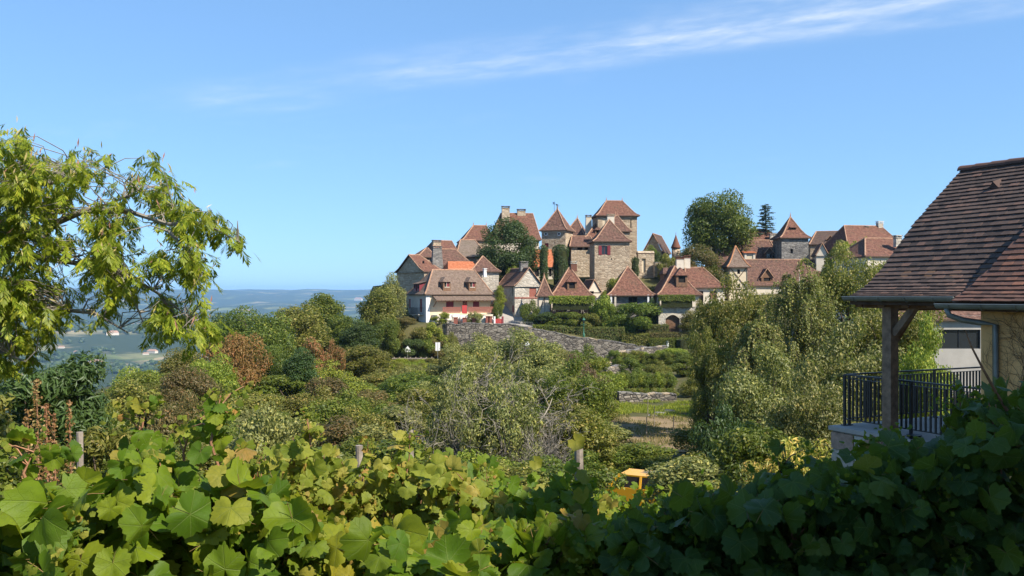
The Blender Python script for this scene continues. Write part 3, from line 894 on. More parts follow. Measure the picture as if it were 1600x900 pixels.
# ------------------------------------------------------------------ the village
def house(name, label, px0, px1, Y, a, depth, py_eave, py_ridge, wall, roofm, axis='u', i0=None, i1=None, prof=FLARE, over=0.35,
          base=None, cat='house', group=None, front=(), left=(), right=(), gable=None, ridge='ridge', finials=False, hips=True, win=True, thick=0.14):
    """px0..px1 = eave span of the front; front/left/right openings in photo pixels (px0, px1, py0, py1[, opts])"""
    fr = Frame(name, label, cat, px0, Y, a, group)
    w = fr.fu(px1)
    u0, u1, v0, v1 = over, w - over, over, depth - over
    fr.dim = (u0, u1, v0, v1)
    ze = fr.fz(py_eave, 0.0) + 0.12
    vm = depth / 2 if axis == 'u' else 0.0
    if axis == 'v' and (i0 is None or i0 > 0): vm = min(depth / 2, (i0 or w / 2))
    zr = fr.fz(py_ridge, vm)
    c = fr.o + fr.u * w / 2 + fr.v * depth / 2
    zb = base if base is not None else min(uz1(c.x, max(131.5, c.y - depth / 2)), uz1(c.x, c.y)) - 2.0
    fr.ze, fr.zr, fr.zb = ze, zr, zb
    fo, lo, ro = [], [], []
    for h in front:
        ua, zt = fr.front(h[0], h[2], v0); ub, zl = fr.front(h[1], h[3], v0); fo.append((ua, ub, zl, zt))
    for h in left:
        va, zt = fr.side(h[0], h[2], u0); vb, zl = fr.side(h[1], h[3], u0); lo.append((min(va, vb), max(va, vb), zl, zt))
    for h in right:
        va, zt = fr.side(h[0], h[2], u1); vb, zl = fr.side(h[1], h[3], u1); ro.append((min(va, vb), max(va, vb), zl, zt))
    rect_walls(fr, u0, u1, v0, v1, zb, ze, M[wall], fo, lo, ro, gable=gable, zr=zr - 0.1, prof=prof)
    roof(fr, u0, u1, v0, v1, ze, zr, M[roofm], axis, i0, i1, prof, over, ridge=ridge, finials=finials, hips=hips, thick=thick)
    if win:
        for lst, rects, pl, at in ((front, fo, 'f', v0), (left, lo, 'l', u0), (right, ro, 'r', u1)):
            for h, q in zip(lst, rects):
                opt = dict(h[4]) if len(h) > 4 else {}
                window(fr, pl, q[0], q[1], q[2], q[3], at, **opt)
    return fr

DK = dict(pane='dark', frame=None)
OX = dict(pane='red_paint', frame=None, depth=0.08)
# --- long pale house with the red railing, at the edge of the terrace
A = house('long_house', 'long pale plastered house with two front dormers and a red terrace railing', 664, 772, 137, 27, 8.6, 459.5, 421, 'plaster_cream', 'tile_tan',
          i0=2.6, i1=1.1, prof=SOFT, over=0.4, ridge='ridge', base=-9.0,
          front=[(697, 709, 471, 480, OX), (739, 749, 471, 480, OX), (723, 730, 470.5, 490, dict(pane='red_paint', frame=None, depth=0.1, name='door'))],
          left=[(638, 642, 467, 482, OX), (656, 660, 467, 488, OX), (651, 654.5, 495, 504, DK)])
u0, u1, v0, v1 = A.dim
# grey plaster skin on the west end, 3 mm proud
b = MB()
wl_ = [(*sorted((A.side(h[0], h[2], u0)[0], A.side(h[1], h[2], u0)[0])), A.side(h[0], h[3], u0)[1], A.side(h[0], h[2], u0)[1]) for h in ((638, 642, 467, 482), (656, 660, 467, 488), (651, 654.5, 495, 504))]
wall_panel(b, (u0 - 0.03, v1), (u0 - 0.03, v0), A.zb, A.ze, [(v1 - h[1], v1 - h[0], h[2], h[3]) for h in wl_], 0.03)
b.build('west_plaster', M['plaster_grey'], A.e)
b = MB()  # pale corner pilaster
b.box(u0 - 0.08, u0 + 0.55, v0 - 0.05, v0 - 0.003, A.zb, A.ze - 0.1); b.build('corner_stones', M['white'], A.e)
for px in (698, 738):
    uu = A.fu(px, 0.8)
    dormer(A, uu, 0.75, A.fz(449.5, 0.8), 1.25, 1.0, 2.6, M['tile_tan'], 'hip', 'wood_mid', 'dark', 0.75, shut='red_paint')
# two dormers under one shed roof on the west slope
b = MB()
vc, zc_ = A.side(655, 452, 0.9)
for vv in (vc - 0.75, vc + 0.75):
    dormer(A, vv, 0.45, zc_, 1.0, 0.9, 1.9, M['tile_tan'], 'shed', 'red_paint', 'dark', 0.55, plane='l')
# lean-to roof along the front
za, zb_ = A.fz(461.5, 0), A.fz(468.5, -1.2)
ua, ub = A.fu(677), A.fu(770)
b = MB()
b.face([(ua, v0 - 1.7, zb_), (ub, v0 - 1.7, zb_), (ub, v0 - 0.004, za), (ua, v0 - 0.004, za)], [(0, 0), (ub - ua, 0), (ub - ua, 1.8), (0, 1.8)])
b.face([(ua, v0 - 0.004, za - 0.12), (ub, v0 - 0.004, za - 0.12), (ub, v0 - 1.7, zb_ - 0.12), (ua, v0 - 1.7, zb_ - 0.12)], [(0, 0)] * 4)
b.face([(ua, v0 - 1.7, zb_ - 0.12), (ub, v0 - 1.7, zb_ - 0.12), (ub, v0 - 1.7, zb_), (ua, v0 - 1.7, zb_)], [(0, 0)] * 4)
for e_ in (ua, ub): b.face([(e_, v0 - 1.7, zb_ - 0.12), (e_, v0 - 1.7, zb_), (e_, v0 - 0.004, za), (e_, v0 - 0.004, za - 0.12)], [(0, 0)] * 4)
lean = b.build('lean_to_roof', M['tile_tan'], A.e)
for k in range(16):
    b = MB(); uk = ua + 0.3 + (ub - ua - 0.6) * k / 15
    b.bar((uk, v0 - 1.62, zb_ - 0.2), (uk, v0 - 0.02, za - 0.2), 0.09, 0.13); b.build('rafter', M['red_rust'], lean)
for uk in (ua + 0.2, (ua + ub) / 2, ub - 0.2):
    b = MB(); b.bar((uk, v0 - 0.02, zb_ - 1.1), (uk, v0 - 1.2, zb_ - 0.25), 0.11, 0.11, up=(1, 0, 0)); b.build('bracket', M['wood_mid'], A.e)
# terrace in front, red boarded railing and gate
zt = A.fz(490, -1.5)
b = MB(); b.box(A.fu(676), A.fu(772), v0 - 2.3, v0 - 0.01, A.zb + 3, zt - 0.25); b.build('terrace', M['plaster_pale'], A.e)
for p0, p1 in ((693, 720), (733, 771)):
    ra, rb2 = A.fu(p0, -2.0), A.fu(p1, -2.0)
    b = MB(); b.bar((ra, v0 - 2.2, zt + 0.95), (rb2, v0 - 2.2, zt + 0.95), 0.08, 0.08); b.bar((ra, v0 - 2.2, zt + 0.15), (rb2, v0 - 2.2, zt + 0.15), 0.06, 0.06)
    rl = b.build('railing', M['red_rust'], A.e)
    n = int((rb2 - ra) / 0.16)
    for k in range(n + 1):
        q = MB(); x = ra + (rb2 - ra) * k / n; q.box(x - 0.055, x + 0.055, v0 - 2.225, v0 - 2.20, zt + 0.05, zt + 0.98); q.build('board', M['red_rust'], rl)
b = MB(); b.box(A.fu(722.5, -2), A.fu(730.5, -2), v0 - 2.24, v0 - 2.17, zt + 0.02, zt + 1.25); b.build('garden_gate', M['red_bright'], A.e)
# iron balcony on the west wall
bv0, bz = A.side(662, 491, u0); bv1 = A.side(647, 491, u0)[0]
b = MB(); b.box(u0 - 0.9, u0 - 0.035, min(bv0, bv1), max(bv0, bv1), bz - 0.12, bz); bal = b.build('balcony', M['slab'], A.e)
lo_, hi_ = min(bv0, bv1) + 0.05, max(bv0, bv1) - 0.05
railing(bal, [(u0 - 0.05, hi_, bz), (u0 - 0.85, hi_, bz), (u0 - 0.85, lo_, bz), (u0 - 0.05, lo_, bz)], 1.0, M['metal_dark'], 0.16)
chimney(A, A.fu(757.5, 5.2), 5.2, A.fz(432, 5), A.fz(421.5, 5) , 0.55, 0.5, 'white', 'white', 0.8)
# low walls and pillars below the terrace
def pillar_set():
    for k, (px, h) in enumerate(((712, 0.9), (726, 0.9), (741, 0.95), (762, 1.3), (766, 1.3))):
        p = P(px, 503, 132.6); z = uz1(p.x, p.y)
        b = MB(); b.box(-0.28, 0.28, -0.28, 0.28, 0, h); b.box(-0.34, 0.34, -0.34, 0.34, h + 0.002, h + 0.1)
        o = b.build('garden_pillar', M['red_rust']); o.location = (p.x, p.y, z)
        tag(o, 'small rust red garden pillar on the terrace wall below the long pale house', 'pillar', 'pillars along the terrace wall')
pillar_set()
rs_ = random.Random(4)
for k in range(15):
    px = 700 + k * 4.6; Y = 133.3 + rs_.uniform(0, 1.6)
    p = P(px, 500, Y); z = uz1(p.x, p.y)
    bm = bmesh.new(); bmesh.ops.create_icosphere(bm, subdivisions=2, radius=0.80)
    for vtx in bm.verts: vtx.co *= rs_.uniform(0.82, 1.12)
    me = bpy.data.meshes.new('boulder'); bm.to_mesh(me); bm.free(); me.materials.append(M['boulder'])
    o = obj('boulder', me); o.location = (p.x, p.y, z + 0.5); o.scale = (rs_.uniform(0.8, 1.3), 0.8, rs_.uniform(0.8, 1.4)); o.rotation_euler = (0, 0, rs_.uniform(0, 6))
    tag(o, 'bleached white boulder in the rockery below the red railing', 'boulder', 'boulders in the rockery')
# red gate at the road, between white posts
g = empty('driveway_gate', P(775, 510, 133.4), R(20), 'low red wooden gate with white posts beside the road', 'gate')
zg = uz1(g.location.x, g.location.y); g.location.z = zg
for x in (-0.25, 1.05):
    b = MB(); b.box(x - 0.12, x + 0.12, -0.12, 0.12, -0.2, 1.35); b.build('post', M['white'] if x < 0 else M['red_paint'], g)
for k in range(7):
    b = MB(); b.box(-0.11 + k * 0.15, 0.02 + k * 0.15, -0.03, 0.0, 0.1, 1.05 - 0.03 * abs(k - 3)); b.build('board', M['red_bright'], g)
b = MB(); b.box(-0.12, 0.93, 0.002, 0.04, 0.3, 0.4); b.box(-0.12, 0.93, 0.002, 0.04, 0.75, 0.85); b.build('crossbar', M['red_bright'], g)

# --- behind the long house, up the slope
B = house('gable_house', 'stone house with steep curved gable turned to the valley edge', 662, 697, 147, 40, 9.0, 424, 398, 'stone_pale', 'tile_red',
          i0=0, i1=2, prof=FLARE, over=0.3, gable='l', left=[(658.5, 661, 408, 411.5, DK)])
C1 = house('chimney_house', 'russet roofed house carrying a broad tapered stone chimney', 684, 742, 151, 18, 8.0, 414, 389, 'stone_pale', 'tile_brown', i0=0.8, i1=2.2, prof=SOFT)
chimney(C1, C1.fu(683, 0.5), 0.6, C1.fz(422), C1.fz(388), 2.0, 1.3, 'stone_grey', 'stone_grey', 0.72)
C2 = house('orange_strip_house', 'low annex with a bright orange tiled lean-to roof', 700, 748, 148, 18, 4.2, 420.5, 408, 'plaster_cream', 'tile_orange', i0=0.3, i1=0.3, prof=STRAIGHT, over=0.2, ridge=None)
C3 = house('upper_red_house', 'red roofed house with square stone chimney on the skyline edge', 676, 716, 158, 22, 7.5, 392, 375.5, 'plaster_pale', 'tile_red', i0=1.0, i1=0, prof=SOFT, gable='r')
chimney(C3, C3.fu(682, 2.5), 2.5, C3.fz(395), C3.fz(378, 2), 1.5, 1.0, 'stone_pale', 'stone_grey', 0.95)
C3b = house('edge_lean_to', 'little brown roof stepping down to the hill edge', 652, 682, 155, 22, 5, 401, 387, 'stone_pale', 'tile_brown', i0=2.0, i1=0.5, prof=SOFT)
C4 = house('grey_roof_house', 'house with weathered grey brown roof below the red pyramid roof', 712, 764, 160, 12, 9, 401, 374.5, 'stone_pale', 'tile_grey', i0=1.2, i1=1.5, prof=SOFT)
C5 = house('red_hip_house', 'red hip roofed house left of the two chimney manor', 722, 772, 168, 10, 9, 375, 352, 'stone_pale', 'tile_red', i0=2.4, i1=0.5, prof=SOFT, finials=True)
C6 = house('brown_pyramid_house', 'stone house with low brown pyramid roof just behind the long pale house', 733, 783, 147.5, 8, 7.5, 424, 400, 'stone_white', 'tile_brown', i0=2.5, i1=2.5, prof=FLARE)
# --- manor with two chimneys and its dovecote tower
H = house('manor_house', 'big manor with steep red roof and two tall stone chimneys', 766, 846, 172, 6, 11, 374, 333, 'plaster_pale', 'tile_red', i0=2.2, i1=0.6, prof=SOFT, over=0.4)
chimney(H, H.fu(790, 4.0), 4.0, H.fz(345, 4), H.fz(325, 4), 1.6, 1.0, 'stone_pale', 'stone_grey', 0.95)
chimney(H, H.fu(814.5, 5.5), 5.5, H.fz(348, 5), H.fz(329, 5), 1.7, 1.0, 'stone_pale', 'stone_grey', 0.95)
I = house('dovecote_tower', 'square dovecote tower with bell shaped roof and two round holes', 842, 886, 164, -21, 5.3, 360, 328, 'stone_pale', 'tile_brown', axis='u', prof=FLARE, over=0.4, cat='tower', finials=True,
          front=[(851, 857, 380, 389, OX)])
for px in (853, 873.5):
    uu, zz = I.front(px, 365.5, I.dim[2])
    b = MB(); b.lathe((0, 0, 0), [(0.36, -0.03), (0.36, 0.02)], 12)
    o = b.build('pigeon_hole', M['white'], I.e); o.rotation_euler = (R(90), 0, 0); o.location = (uu, I.dim[2] - 0.02, zz)
    b = MB(); b.lathe((0, 0, 0), [(0.19, -0.01), (0.19, 0.01)], 10); d_ = b.build('hole', M['dark'], o); d_.location = (0, 0, 0.035)
b = MB(); b.box(I.dim[0] - 0.05, I.dim[1] + 0.05, I.dim[2] - 0.05, I.dim[3] + 0.05, I.ze - 0.55, I.ze - 0.30); b.build('string_course', M['cut_stone'], I.e)
for k, px in enumerate((866, 871)):
    q = I.fu(px, 2.6); zt_ = I.zr if k == 0 else I.zr - 0.35
    b = MB(); b.tube([(q, 2.65, zt_ - 0.4), (q, 2.65, zt_ + 1.5 - 0.3 * k)], 0.035, 5); b.tube([(q - 0.35, 2.65, zt_ + 1.0), (q + 0.35, 2.65, zt_ + 1.0)], 0.03, 4)
    b.face([(q - 0.3, 2.65, zt_ + 1.1), (q + 0.25, 2.65, zt_ + 1.18), (q - 0.3, 2.65, zt_ + 1.4)]); b.build('weathervane', M['metal_dark'], I.e)
J = house('hip_house_behind_dovecote', 'steep hip roofed house between the dovecote and the tall thin chimney', 876, 915, 172, -14, 7, 371, 341, 'stone_pale', 'tile_brown', i0=2.5, i1=2.0, prof=SOFT, finials=True)
K = house('linking_range', 'low range of russet roofs joining dovecote and great tower', 890, 932, 162, 2, 6.5, 385, 369, 'stone_pale', 'tile_brown', i0=0.4, i1=0.4, prof=SOFT, front=[(902, 910, 386, 391, DK), (913, 919, 386, 391, DK)])
K2 = house('steep_wing', 'steep russet wing with a small dormer against the great tower', 914, 946, 165, 4, 6.5, 371, 349, 'stone_pale', 'tile_red', i0=2.2, i1=0.2, prof=SOFT)
dormer(K2, K2.fu(935, 1.2), 1.0, K2.fz(367, 1), 1.3, 1.0, 2.0, M['tile_brown'], 'hip', 'wood_mid')
chimney(K2, K2.fu(919.5, 3.4), 3.4, K2.fz(372, 3), K2.fz(339, 3), 1.25, 1.0, 'cut_stone', 'stone_grey', 0.82)
# --- the great tower and its lower front tower
T1 = house('great_tower', 'tallest square stone tower with red flared roof and two finials', 931, 1000, 166, 4, 7.5, 336, 313.5, 'stone_tower', 'tile_red', i0=2.2, i1=2.2, prof=[(0, 0), (0.22, 0.12), (0.45, 0.36), (1, 1)], over=0.45, cat='tower', finials=True,
           front=[(941.5, 947, 340, 353, dict(pane='plaster_cream', frame=None, depth=0.1)), (985, 986.6, 343, 356, DK)])
T2 = house('tower_shoulder', 'narrow hipped shoulder roof hugging the great tower', 947, 987.5, 160, 3, 5.5, 361, 337, 'stone_tower', 'tile_brown', i0=1.8, i1=1.8, prof=FLARE, finials=True)
chimney(T2, T2.fu(954, 1.2), 1.2, T2.fz(352, 1), T2.fz(338, 1), 1.3, 0.8, 'plaster_pale', 'stone_pale', 0.95)
T3 = house('front_tower', 'square pale stone tower with pyramid roof and oxblood shutters', 926, 988, 151, 3, 7.0, 376.5, 343, 'stone_tower', 'tile_brown', prof=[(0, 0), (0.2, 0.115), (0.42, 0.34), (1, 1)], over=0.4, cat='tower', finials=False,
           front=[(940, 949, 384, 398, dict(pane='glass', frame='red_paint', shutter='red_paint', depth=0.18)), (954.5, 956.5, 403.5, 406, DK)])
# --- walls and small things right of the towers
def stone_wall(name, label, pts, th, mat, zlow=None, cap=True, jag=0.12, seed=1):
    """pts: (x, y, z_bottom, z_top) along the wall; irregular top, capstones are separate parts"""
    rr = random.Random(seed)
    e = empty(name, (0, 0, 0), 0, label, 'wall')
    b = MB()
    fine = []
    for p, q in zip(pts, pts[1:]):
        L = math.hypot(q[0] - p[0], q[1] - p[1]); n = max(1, int(L / 0.6))
        for i in range(n): fine.append([p[k] + (q[k] - p[k]) * i / n for k in range(4)])
    fine.append(list(pts[-1]))
    for f_ in fine: f_[3] += rr.uniform(-jag, jag)
    tri = []
    for i, f_ in enumerate(fine):
        a_, c_ = fine[max(0, i - 1)], fine[min(len(fine) - 1, i + 1)]
        d = Vector((c_[0] - a_[0], c_[1] - a_[1], 0)).normalized(); n_ = Vector((-d.y, d.x, 0)) * th / 2
        j = rr.uniform(-0.05, 0.05)
        tri.append((Vector((f_[0], f_[1], 0)) - n_ * (1 + j), Vector((f_[0], f_[1], 0)) + n_, f_[2], f_[3]))
    up = lambda v_, z: (v_.x, v_.y, z)
    for (a0, b0, zl0, zt0), (a1, b1, zl1, zt1) in zip(tri, tri[1:]):
        b.face([up(a0, zl0), up(a1, zl1), up(a1, zt1), up(a0, zt0)])
        b.face([up(b1, zl1), up(b0, zl0), up(b0, zt0), up(b1, zt1)])
        b.face([up(a0, zt0), up(a1, zt1), up(b1, zt1), up(b0, zt0)])
    for t_ in (tri[0], tri[-1]):
        b.face([up(t_[0], t_[2]), up(t_[1], t_[2]), up(t_[1], t_[3]), up(t_[0], t_[3])])
    b.build('masonry', M[mat], e)
    if cap:
        for i in range(len(tri) - 1):
            (a0, b0, _, z0_), (a1, b1, _, z1_) = tri[i], tri[i + 1]
            c = MB(); m0, m1 = (a0 + b0) / 2, (a1 + b1) / 2
            m1b = m0 + (m1 - m0) * 0.96
            hh = rr.uniform(0.10, 0.17)
            c.bar((m0.x, m0.y, z0_ + hh / 2 + 0.01), (m1b.x, m1b.y, z1_ + hh / 2 + 0.01), th + rr.uniform(0.04, 0.14), hh)
            c.build('capstone', M['stone_grey'] if rr.random() < 0.85 else M['stone_pale'], e)
    return e
def wpt(px, py_top, py_bot, Y):
    t_, l_ = P(px, py_top, Y), P(px, py_bot, Y); return (t_.x, Y, l_.z, t_.z)
stone_wall('terrace_wall', 'long grey dry stone retaining wall sloping down below the village', [wpt(699, 507, 562, 131.2), wpt(745, 506, 566, 130.9), wpt(790, 507, 566, 130.9), wpt(832, 513, 566, 130.9), wpt(900, 527, 568, 130.9), wpt(960, 535, 568, 130.9), wpt(1018, 545, 568, 130.8)], 0.6, 'stone_dry', seed=2)
stone_wall('terrace_wall', 'dry stone corner wall turning back under the long pale house', [wpt(699, 507, 562, 131.2), (-13.5, 134.0, -11, -5.2), (-16.5, 135.5, -12, -6.5)], 0.6, 'stone_dry', seed=3)
stone_wall('garden_wall', 'low stone wall with pale top beside the terrace path', [wpt(961, 553, 575, 119), wpt(985, 548, 575, 121), wpt(1018, 543, 575, 124), wpt(1040, 541, 575, 125)], 0.5, 'stone_dry', seed=5)
stone_wall('garden_wall', 'crumbling dry stone wall below the green vegetable terrace', [wpt(966, 616, 640, 82), wpt(1000, 615, 640, 82.5), wpt(1056, 617, 640, 83)], 0.5, 'stone_dry', seed=6)
stone_wall('garden_wall', 'little rubble wall at the top of the dry field', [wpt(1012, 655, 668, 70.5), wpt(1030, 647, 662, 73), wpt(1052, 641, 656, 75)], 0.6, 'stone_white', seed=7, jag=0.2)
stone_wall('garden_wall', 'short stepped stone wall above the green terrace', [wpt(945, 577, 600, 100), wpt(958, 573, 600, 101), wpt(985, 572, 600, 103)], 0.5, 'stone_dry', seed=9)
OW = house('courtyard_wall', 'ruined pale stone courtyard wall with an arched doorway', 997, 1023, 158, 6, 1.4, 396, 392, 'stone_pale', 'stone_pale', i0=0, i1=0, prof=STRAIGHT, over=0.05, ridge=None, gable='lr', cat='wall',
           front=[(1003, 1009, 404, 426, dict(pane='plaster_cream', frame=None, depth=0.3, name='doorway'))])
stone_wall('garden_wall', 'low pale garden wall right of the arched doorway', [wpt(1022, 411, 432, 157.5), wpt(1041, 411, 432, 158.5)], 0.5, 'stone_pale', seed=12)
PG = house('gable_barn', 'stone barn with dark left roof and gable under the sky', 1004, 1036, 170, -20, 9, 393, 365, 'stone_pale', 'tile_dark', axis='v', i0=0, i1=0, prof=STRAIGHT, over=0.3, gable='f')
q = empty('turret', P(1056, 400, 172), 0, 'slim round turret with conical tiled cap on the skyline', 'turret')
zt = [-(y - HZ) / F * 172 - q.location.z for y in (367, 386, 388, 420)]
b = MB(); b.lathe((0, 0, 0), [(0.80, zt[3]), (0.80, zt[2] + 0.1)], 14); b.build('wall', M['stone_pale'], q, smooth=True)
b = MB(); b.lathe((0, 0, 0), [(0.98, zt[2]), (0.92, zt[1]), (0.55, zt[1] + 0.9), (0.22, zt[0] - 0.5), (0.05, zt[0]), (0.03, zt[0] + 0.5)], 14); b.build('roof', M['tile_red'], q, smooth=True)
# --- orange roofed house behind the ivy columns
W = house('orange_roof_house', 'house with bright orange tiled roof between the ivy columns', 795, 872, 157, 5, 6.5, 416, 390, 'plaster_pale', 'tile_orange', i0=2.6, i1=0.4, prof=STRAIGHT, over=0.3, ridge='ridge_orange',
          front=[(835, 842, 420, 432, DK), (857, 862, 420, 432, DK)])
dormer(W, W.fu(819, 0.8), 0.75, W.fz(409, 0.8), 1.3, 0.75, 1.8, M['tile_brown'], 'gable', 'wood_mid')
# --- stone gable house by the road
V = house('white_gable_house', 'white stone gable house with rust red loft shutter beside the road', 803, 851, 141.5, 19, 9.5, 447, 418, 'stone_white', 'tile_brown', axis='v', i0=0, i1=0, prof=FLARE, over=0.22, gable='f', hips=True,
          front=[(827, 838, 450, 464, dict(pane='red_rust', frame=None, depth=0.08, name='loft_shutter'))], left=[(799.5, 801.5, 449, 462, DK), (800, 803, 477, 488, OX)])
chimney(V, V.fu(818, 3.0), 3.0, V.fz(424, 3), V.fz(412, 3), 1.3, 0.9, 'stone_grey', 'stone_grey', 0.95)
b = MB(); b.box(V.dim[0] - 0.06, V.dim[1] + 0.04, V.dim[2] - 0.06, V.dim[2] - 0.004, V.fz(466.5), V.fz(464.5)); b.build('string_course', M['red_rust'], V.e)
# --- front row: three houses with steep bell-cast roofs
Sx = house('vine_porch_house', 'steep roofed house with a vine hung balcony and one dormer', 857, 931, 139, 2, 8.0, 464, 417, 'stone_white', 'tile_red', prof=[(0, 0), (0.25, 0.14), (0.5, 0.42), (1, 1)], over=0.3, i0=3.4, i1=3.4, finials=False,
           front=[(868, 884, 468, 488, DK), (890, 908, 468, 488, DK), (912, 923, 468, 488, DK), (890, 905, 497, 510, DK)])
dormer(Sx, Sx.fu(893.5, 1.5), 1.25, Sx.fz(452, 1.5), 1.5, 1.25, 2.2, M['tile_red'], 'hip', 'wood_mid', 'dark', 1.1)
chimney(Sx, Sx.fu(896.5, 4.0), 4.0, Sx.fz(424, 4), Sx.fz(412, 4), 1.0, 0.8, 'tile_red', 'stone_white', 0.95)
zb2 = Sx.fz(490, -1)
b = MB(); b.box(Sx.fu(859), Sx.fu(927), -1.5, 0.28, zb2 - 0.15, zb2); b.build('balcony_floor', M['wood_mid'], Sx.e)
railing(Sx.e, [(Sx.fu(859, -1.4), -1.45, zb2), (Sx.fu(926, -1.4), -1.45, zb2)], 0.85, M['wood_mid'], 0.13, 'balcony_railing', 0.025, 0.08)
for px in (860, 876, 893, 910, 926):
    b = MB(); x = Sx.fu(px, -1.3); b.bar((x, -1.35, zb2 - 3), (x, -1.35, Sx.ze - 0.1), 0.13, 0.13, up=(1, 0, 0)); b.build('post', M['wood'], Sx.e)
b = MB()
for k in range(14):
    x = Sx.fu(860 + 5 * k, -1.3); b.tube([(x, -1.55, zb2 + 0.05), (x, -1.55, zb2 + 0.28)], [0.1, 0.14], 6)
b.build('flower_pots', M['red_rust'], Sx.e)
SP = house('porch_turret', 'tiny half timbered turret with pointed roof beside the vine porch', 838, 865, 138.2, 3, 2.6, 462.5, 434, 'plaster_pale', 'tile_brown', prof=FLARE, over=0.35, finials=True, cat='turret')
b = MB()
d_ = SP.dim; z0_, z1_ = SP.fz(490), SP.ze - 0.1
for x in (d_[0] + 0.06, d_[1] - 0.06, (d_[0] + d_[1]) / 2): b.bar((x, d_[2] - 0.025, z0_), (x, d_[2] - 0.025, z1_), 0.12, 0.05, up=(1, 0, 0))
b.bar((d_[0] + 0.1, d_[2] - 0.06, z0_ + 0.1), ((d_[0] + d_[1]) / 2, d_[2] - 0.06, z1_ - 0.1), 0.09, 0.05, up=(0, 1, 0))
b.build('timbers', M['wood'], SP.e)
SW = house('small_white_gable', 'tiny white gabled annex tucked behind the vine porch house', 918, 940, 146, 14, 4.5, 456, 437, 'plaster_pale', 'tile_red', axis='v', i0=0, i1=0, prof=SOFT, over=0.15, gable='f', front=[(921, 928, 451, 459, DK)])
Tx = house('pyramid_house', 'house with broad plain pyramid roof and two white corner piers', 948.5, 1026, 139.5, 2, 8.0, 460, 416, 'stone_grey', 'tile_red', prof=[(0, 0), (0.2, 0.115), (0.42, 0.34), (1, 1)], over=0.75, finials=False,
           front=[(982, 996, 464, 480, dict(pane='dark', frame='wood_mid', depth=0.2)), (984, 997, 500, 516, DK)])
for px in (955, 961.5, 1013, 1019.5):
    b = MB(); x = Tx.fu(px, 0.1); b.box(x - 0.14, x + 0.14, 0.08, 0.40, Tx.zb, Tx.ze - 0.16); b.build('pier', M['white'] if px in (955, 1013) else M['cut_stone'], Tx.e)
Ux = house('arched_cellar_house', 'house with gabled dormer roof above a pale terrace and arched cellar door', 1027, 1098, 137.5, 1, 8.5, 460, 415.5, 'plaster_pale', 'tile_red', axis='v', prof=[(0, 0), (0.22, 0.13), (0.45, 0.37), (1, 1)], over=0.45, i0=3.6, i1=0.5, finials=False,
           front=[(1034, 1050, 465, 480, DK), (1054, 1074, 465, 480, DK)])
dormer(Ux, Ux.fu(1065, 1.5), 1.3, Ux.fz(443, 1.3), 1.75, 1.35, 2.2, M['tile_red'], 'hip', 'wood_mid', 'dark', 1.2)
Ur = house('arched_cellar_wing', 'right wing with long hipped russet roof and a brown shutter', 1070, 1137, 140.5, 1, 8.0, 449, 418, 'plaster_pale', 'tile_red', i0=0.5, i1=2.6, prof=FLARE, over=0.4, finials=False,
           front=[(1109, 1120, 455, 467, dict(pane='wood_mid', frame='wood', depth=0.08)), (1086, 1099, 455, 480, DK)])
chimney(Ur, Ur.fu(1062, 4.0), 4.0, Ur.fz(420, 4), Ur.fz(405, 4), 1.2, 0.9, 'plaster_pale', 'tile_red', 0.97)
chimney(Ur, Ur.fu(1073, 4.3), 4.3, Ur.fz(420, 4), Ur.fz(403, 4), 1.0, 0.9, 'plaster_pale', 'tile_red', 0.97)
Ul = house('arched_cellar_lean_to', 'little side roof with dark loft left of the dormer', 1036, 1060, 143, 1, 4, 427, 418.5, 'wood_mid', 'tile_brown', i0=0.2, i1=0.2, prof=STRAIGHT, over=0.2, ridge=None)
# terrace with the arched cellar door in front
tu0, tu1 = Ux.fu(1029, -2.2), Ux.fu(1086, -2.2)
zt0, ztop, zlo = Ux.fz(480, -2.2), Ux.fz(480, -2.2), Ux.fz(520, -2.2)
ar0, ar1, arz, ars = Ux.fu(1040, -2.2), Ux.fu(1062, -2.2), Ux.fz(492, -2.2), Ux.fz(498, -2.2)
b = MB(); nseg = 14
outl = [(ar0 + (ar1 - ar0) * k / nseg, ars + (arz - ars) * math.sin(math.pi * k / nseg)) for k in range(nseg + 1)]
for p_, q_ in zip(outl, outl[1:]):
    b.face([(p_[0], -2.2, p_[1]), (q_[0], -2.2, q_[1]), (q_[0], -2.2, ztop), (p_[0], -2.2, ztop)])
    b.face([(p_[0], -2.2, p_[1]), (p_[0], -1.7, p_[1]), (q_[0], -1.7, q_[1]), (q_[0], -2.2, q_[1])])
b.face([(tu0, -2.2, zlo - 2), (ar0, -2.2, zlo - 2), (ar0, -2.2, ztop), (tu0, -2.2, ztop)])
b.face([(ar1, -2.2, zlo - 2), (tu1, -2.2, zlo - 2), (tu1, -2.2, ztop), (ar1, -2.2, ztop)])
for x in (ar0, ar1): b.face([(x, -2.2, zlo - 2), (x, -1.7, zlo - 2), (x, -1.7, ars), (x, -2.2, ars)])
b.face([(tu1, -2.2, zlo - 2), (tu1, 0.4, zlo - 2), (tu1, 0.4, ztop), (tu1, -2.2, ztop)])
b.face([(tu0, 0.4, zlo - 2), (tu0, -2.2, zlo - 2), (tu0, -2.2, ztop), (tu0, 0.4, ztop)])
b.face([(tu0, -2.2, ztop), (tu1, -2.2, ztop), (tu1, 0.4, ztop), (tu0, 0.4, ztop)])
b.build('terrace', M['stone_white'], Ux.e)
b = MB(); b.box(ar0 - 0.05, ar1 + 0.05, -1.72, -1.6, zlo - 2, arz + 0.1); dr = b.build('cellar_door', M['wood_mid'], Ux.e)
for k in range(9):
    x = ar0 + (ar1 - ar0) * (k + 0.5) / 9; c = MB(); c.box(x - 0.105, x + 0.105, -1.76, -1.723, zlo - 1.8, ars + 0.1); c.build('plank', M['wood_mid'], dr)
b = MB()
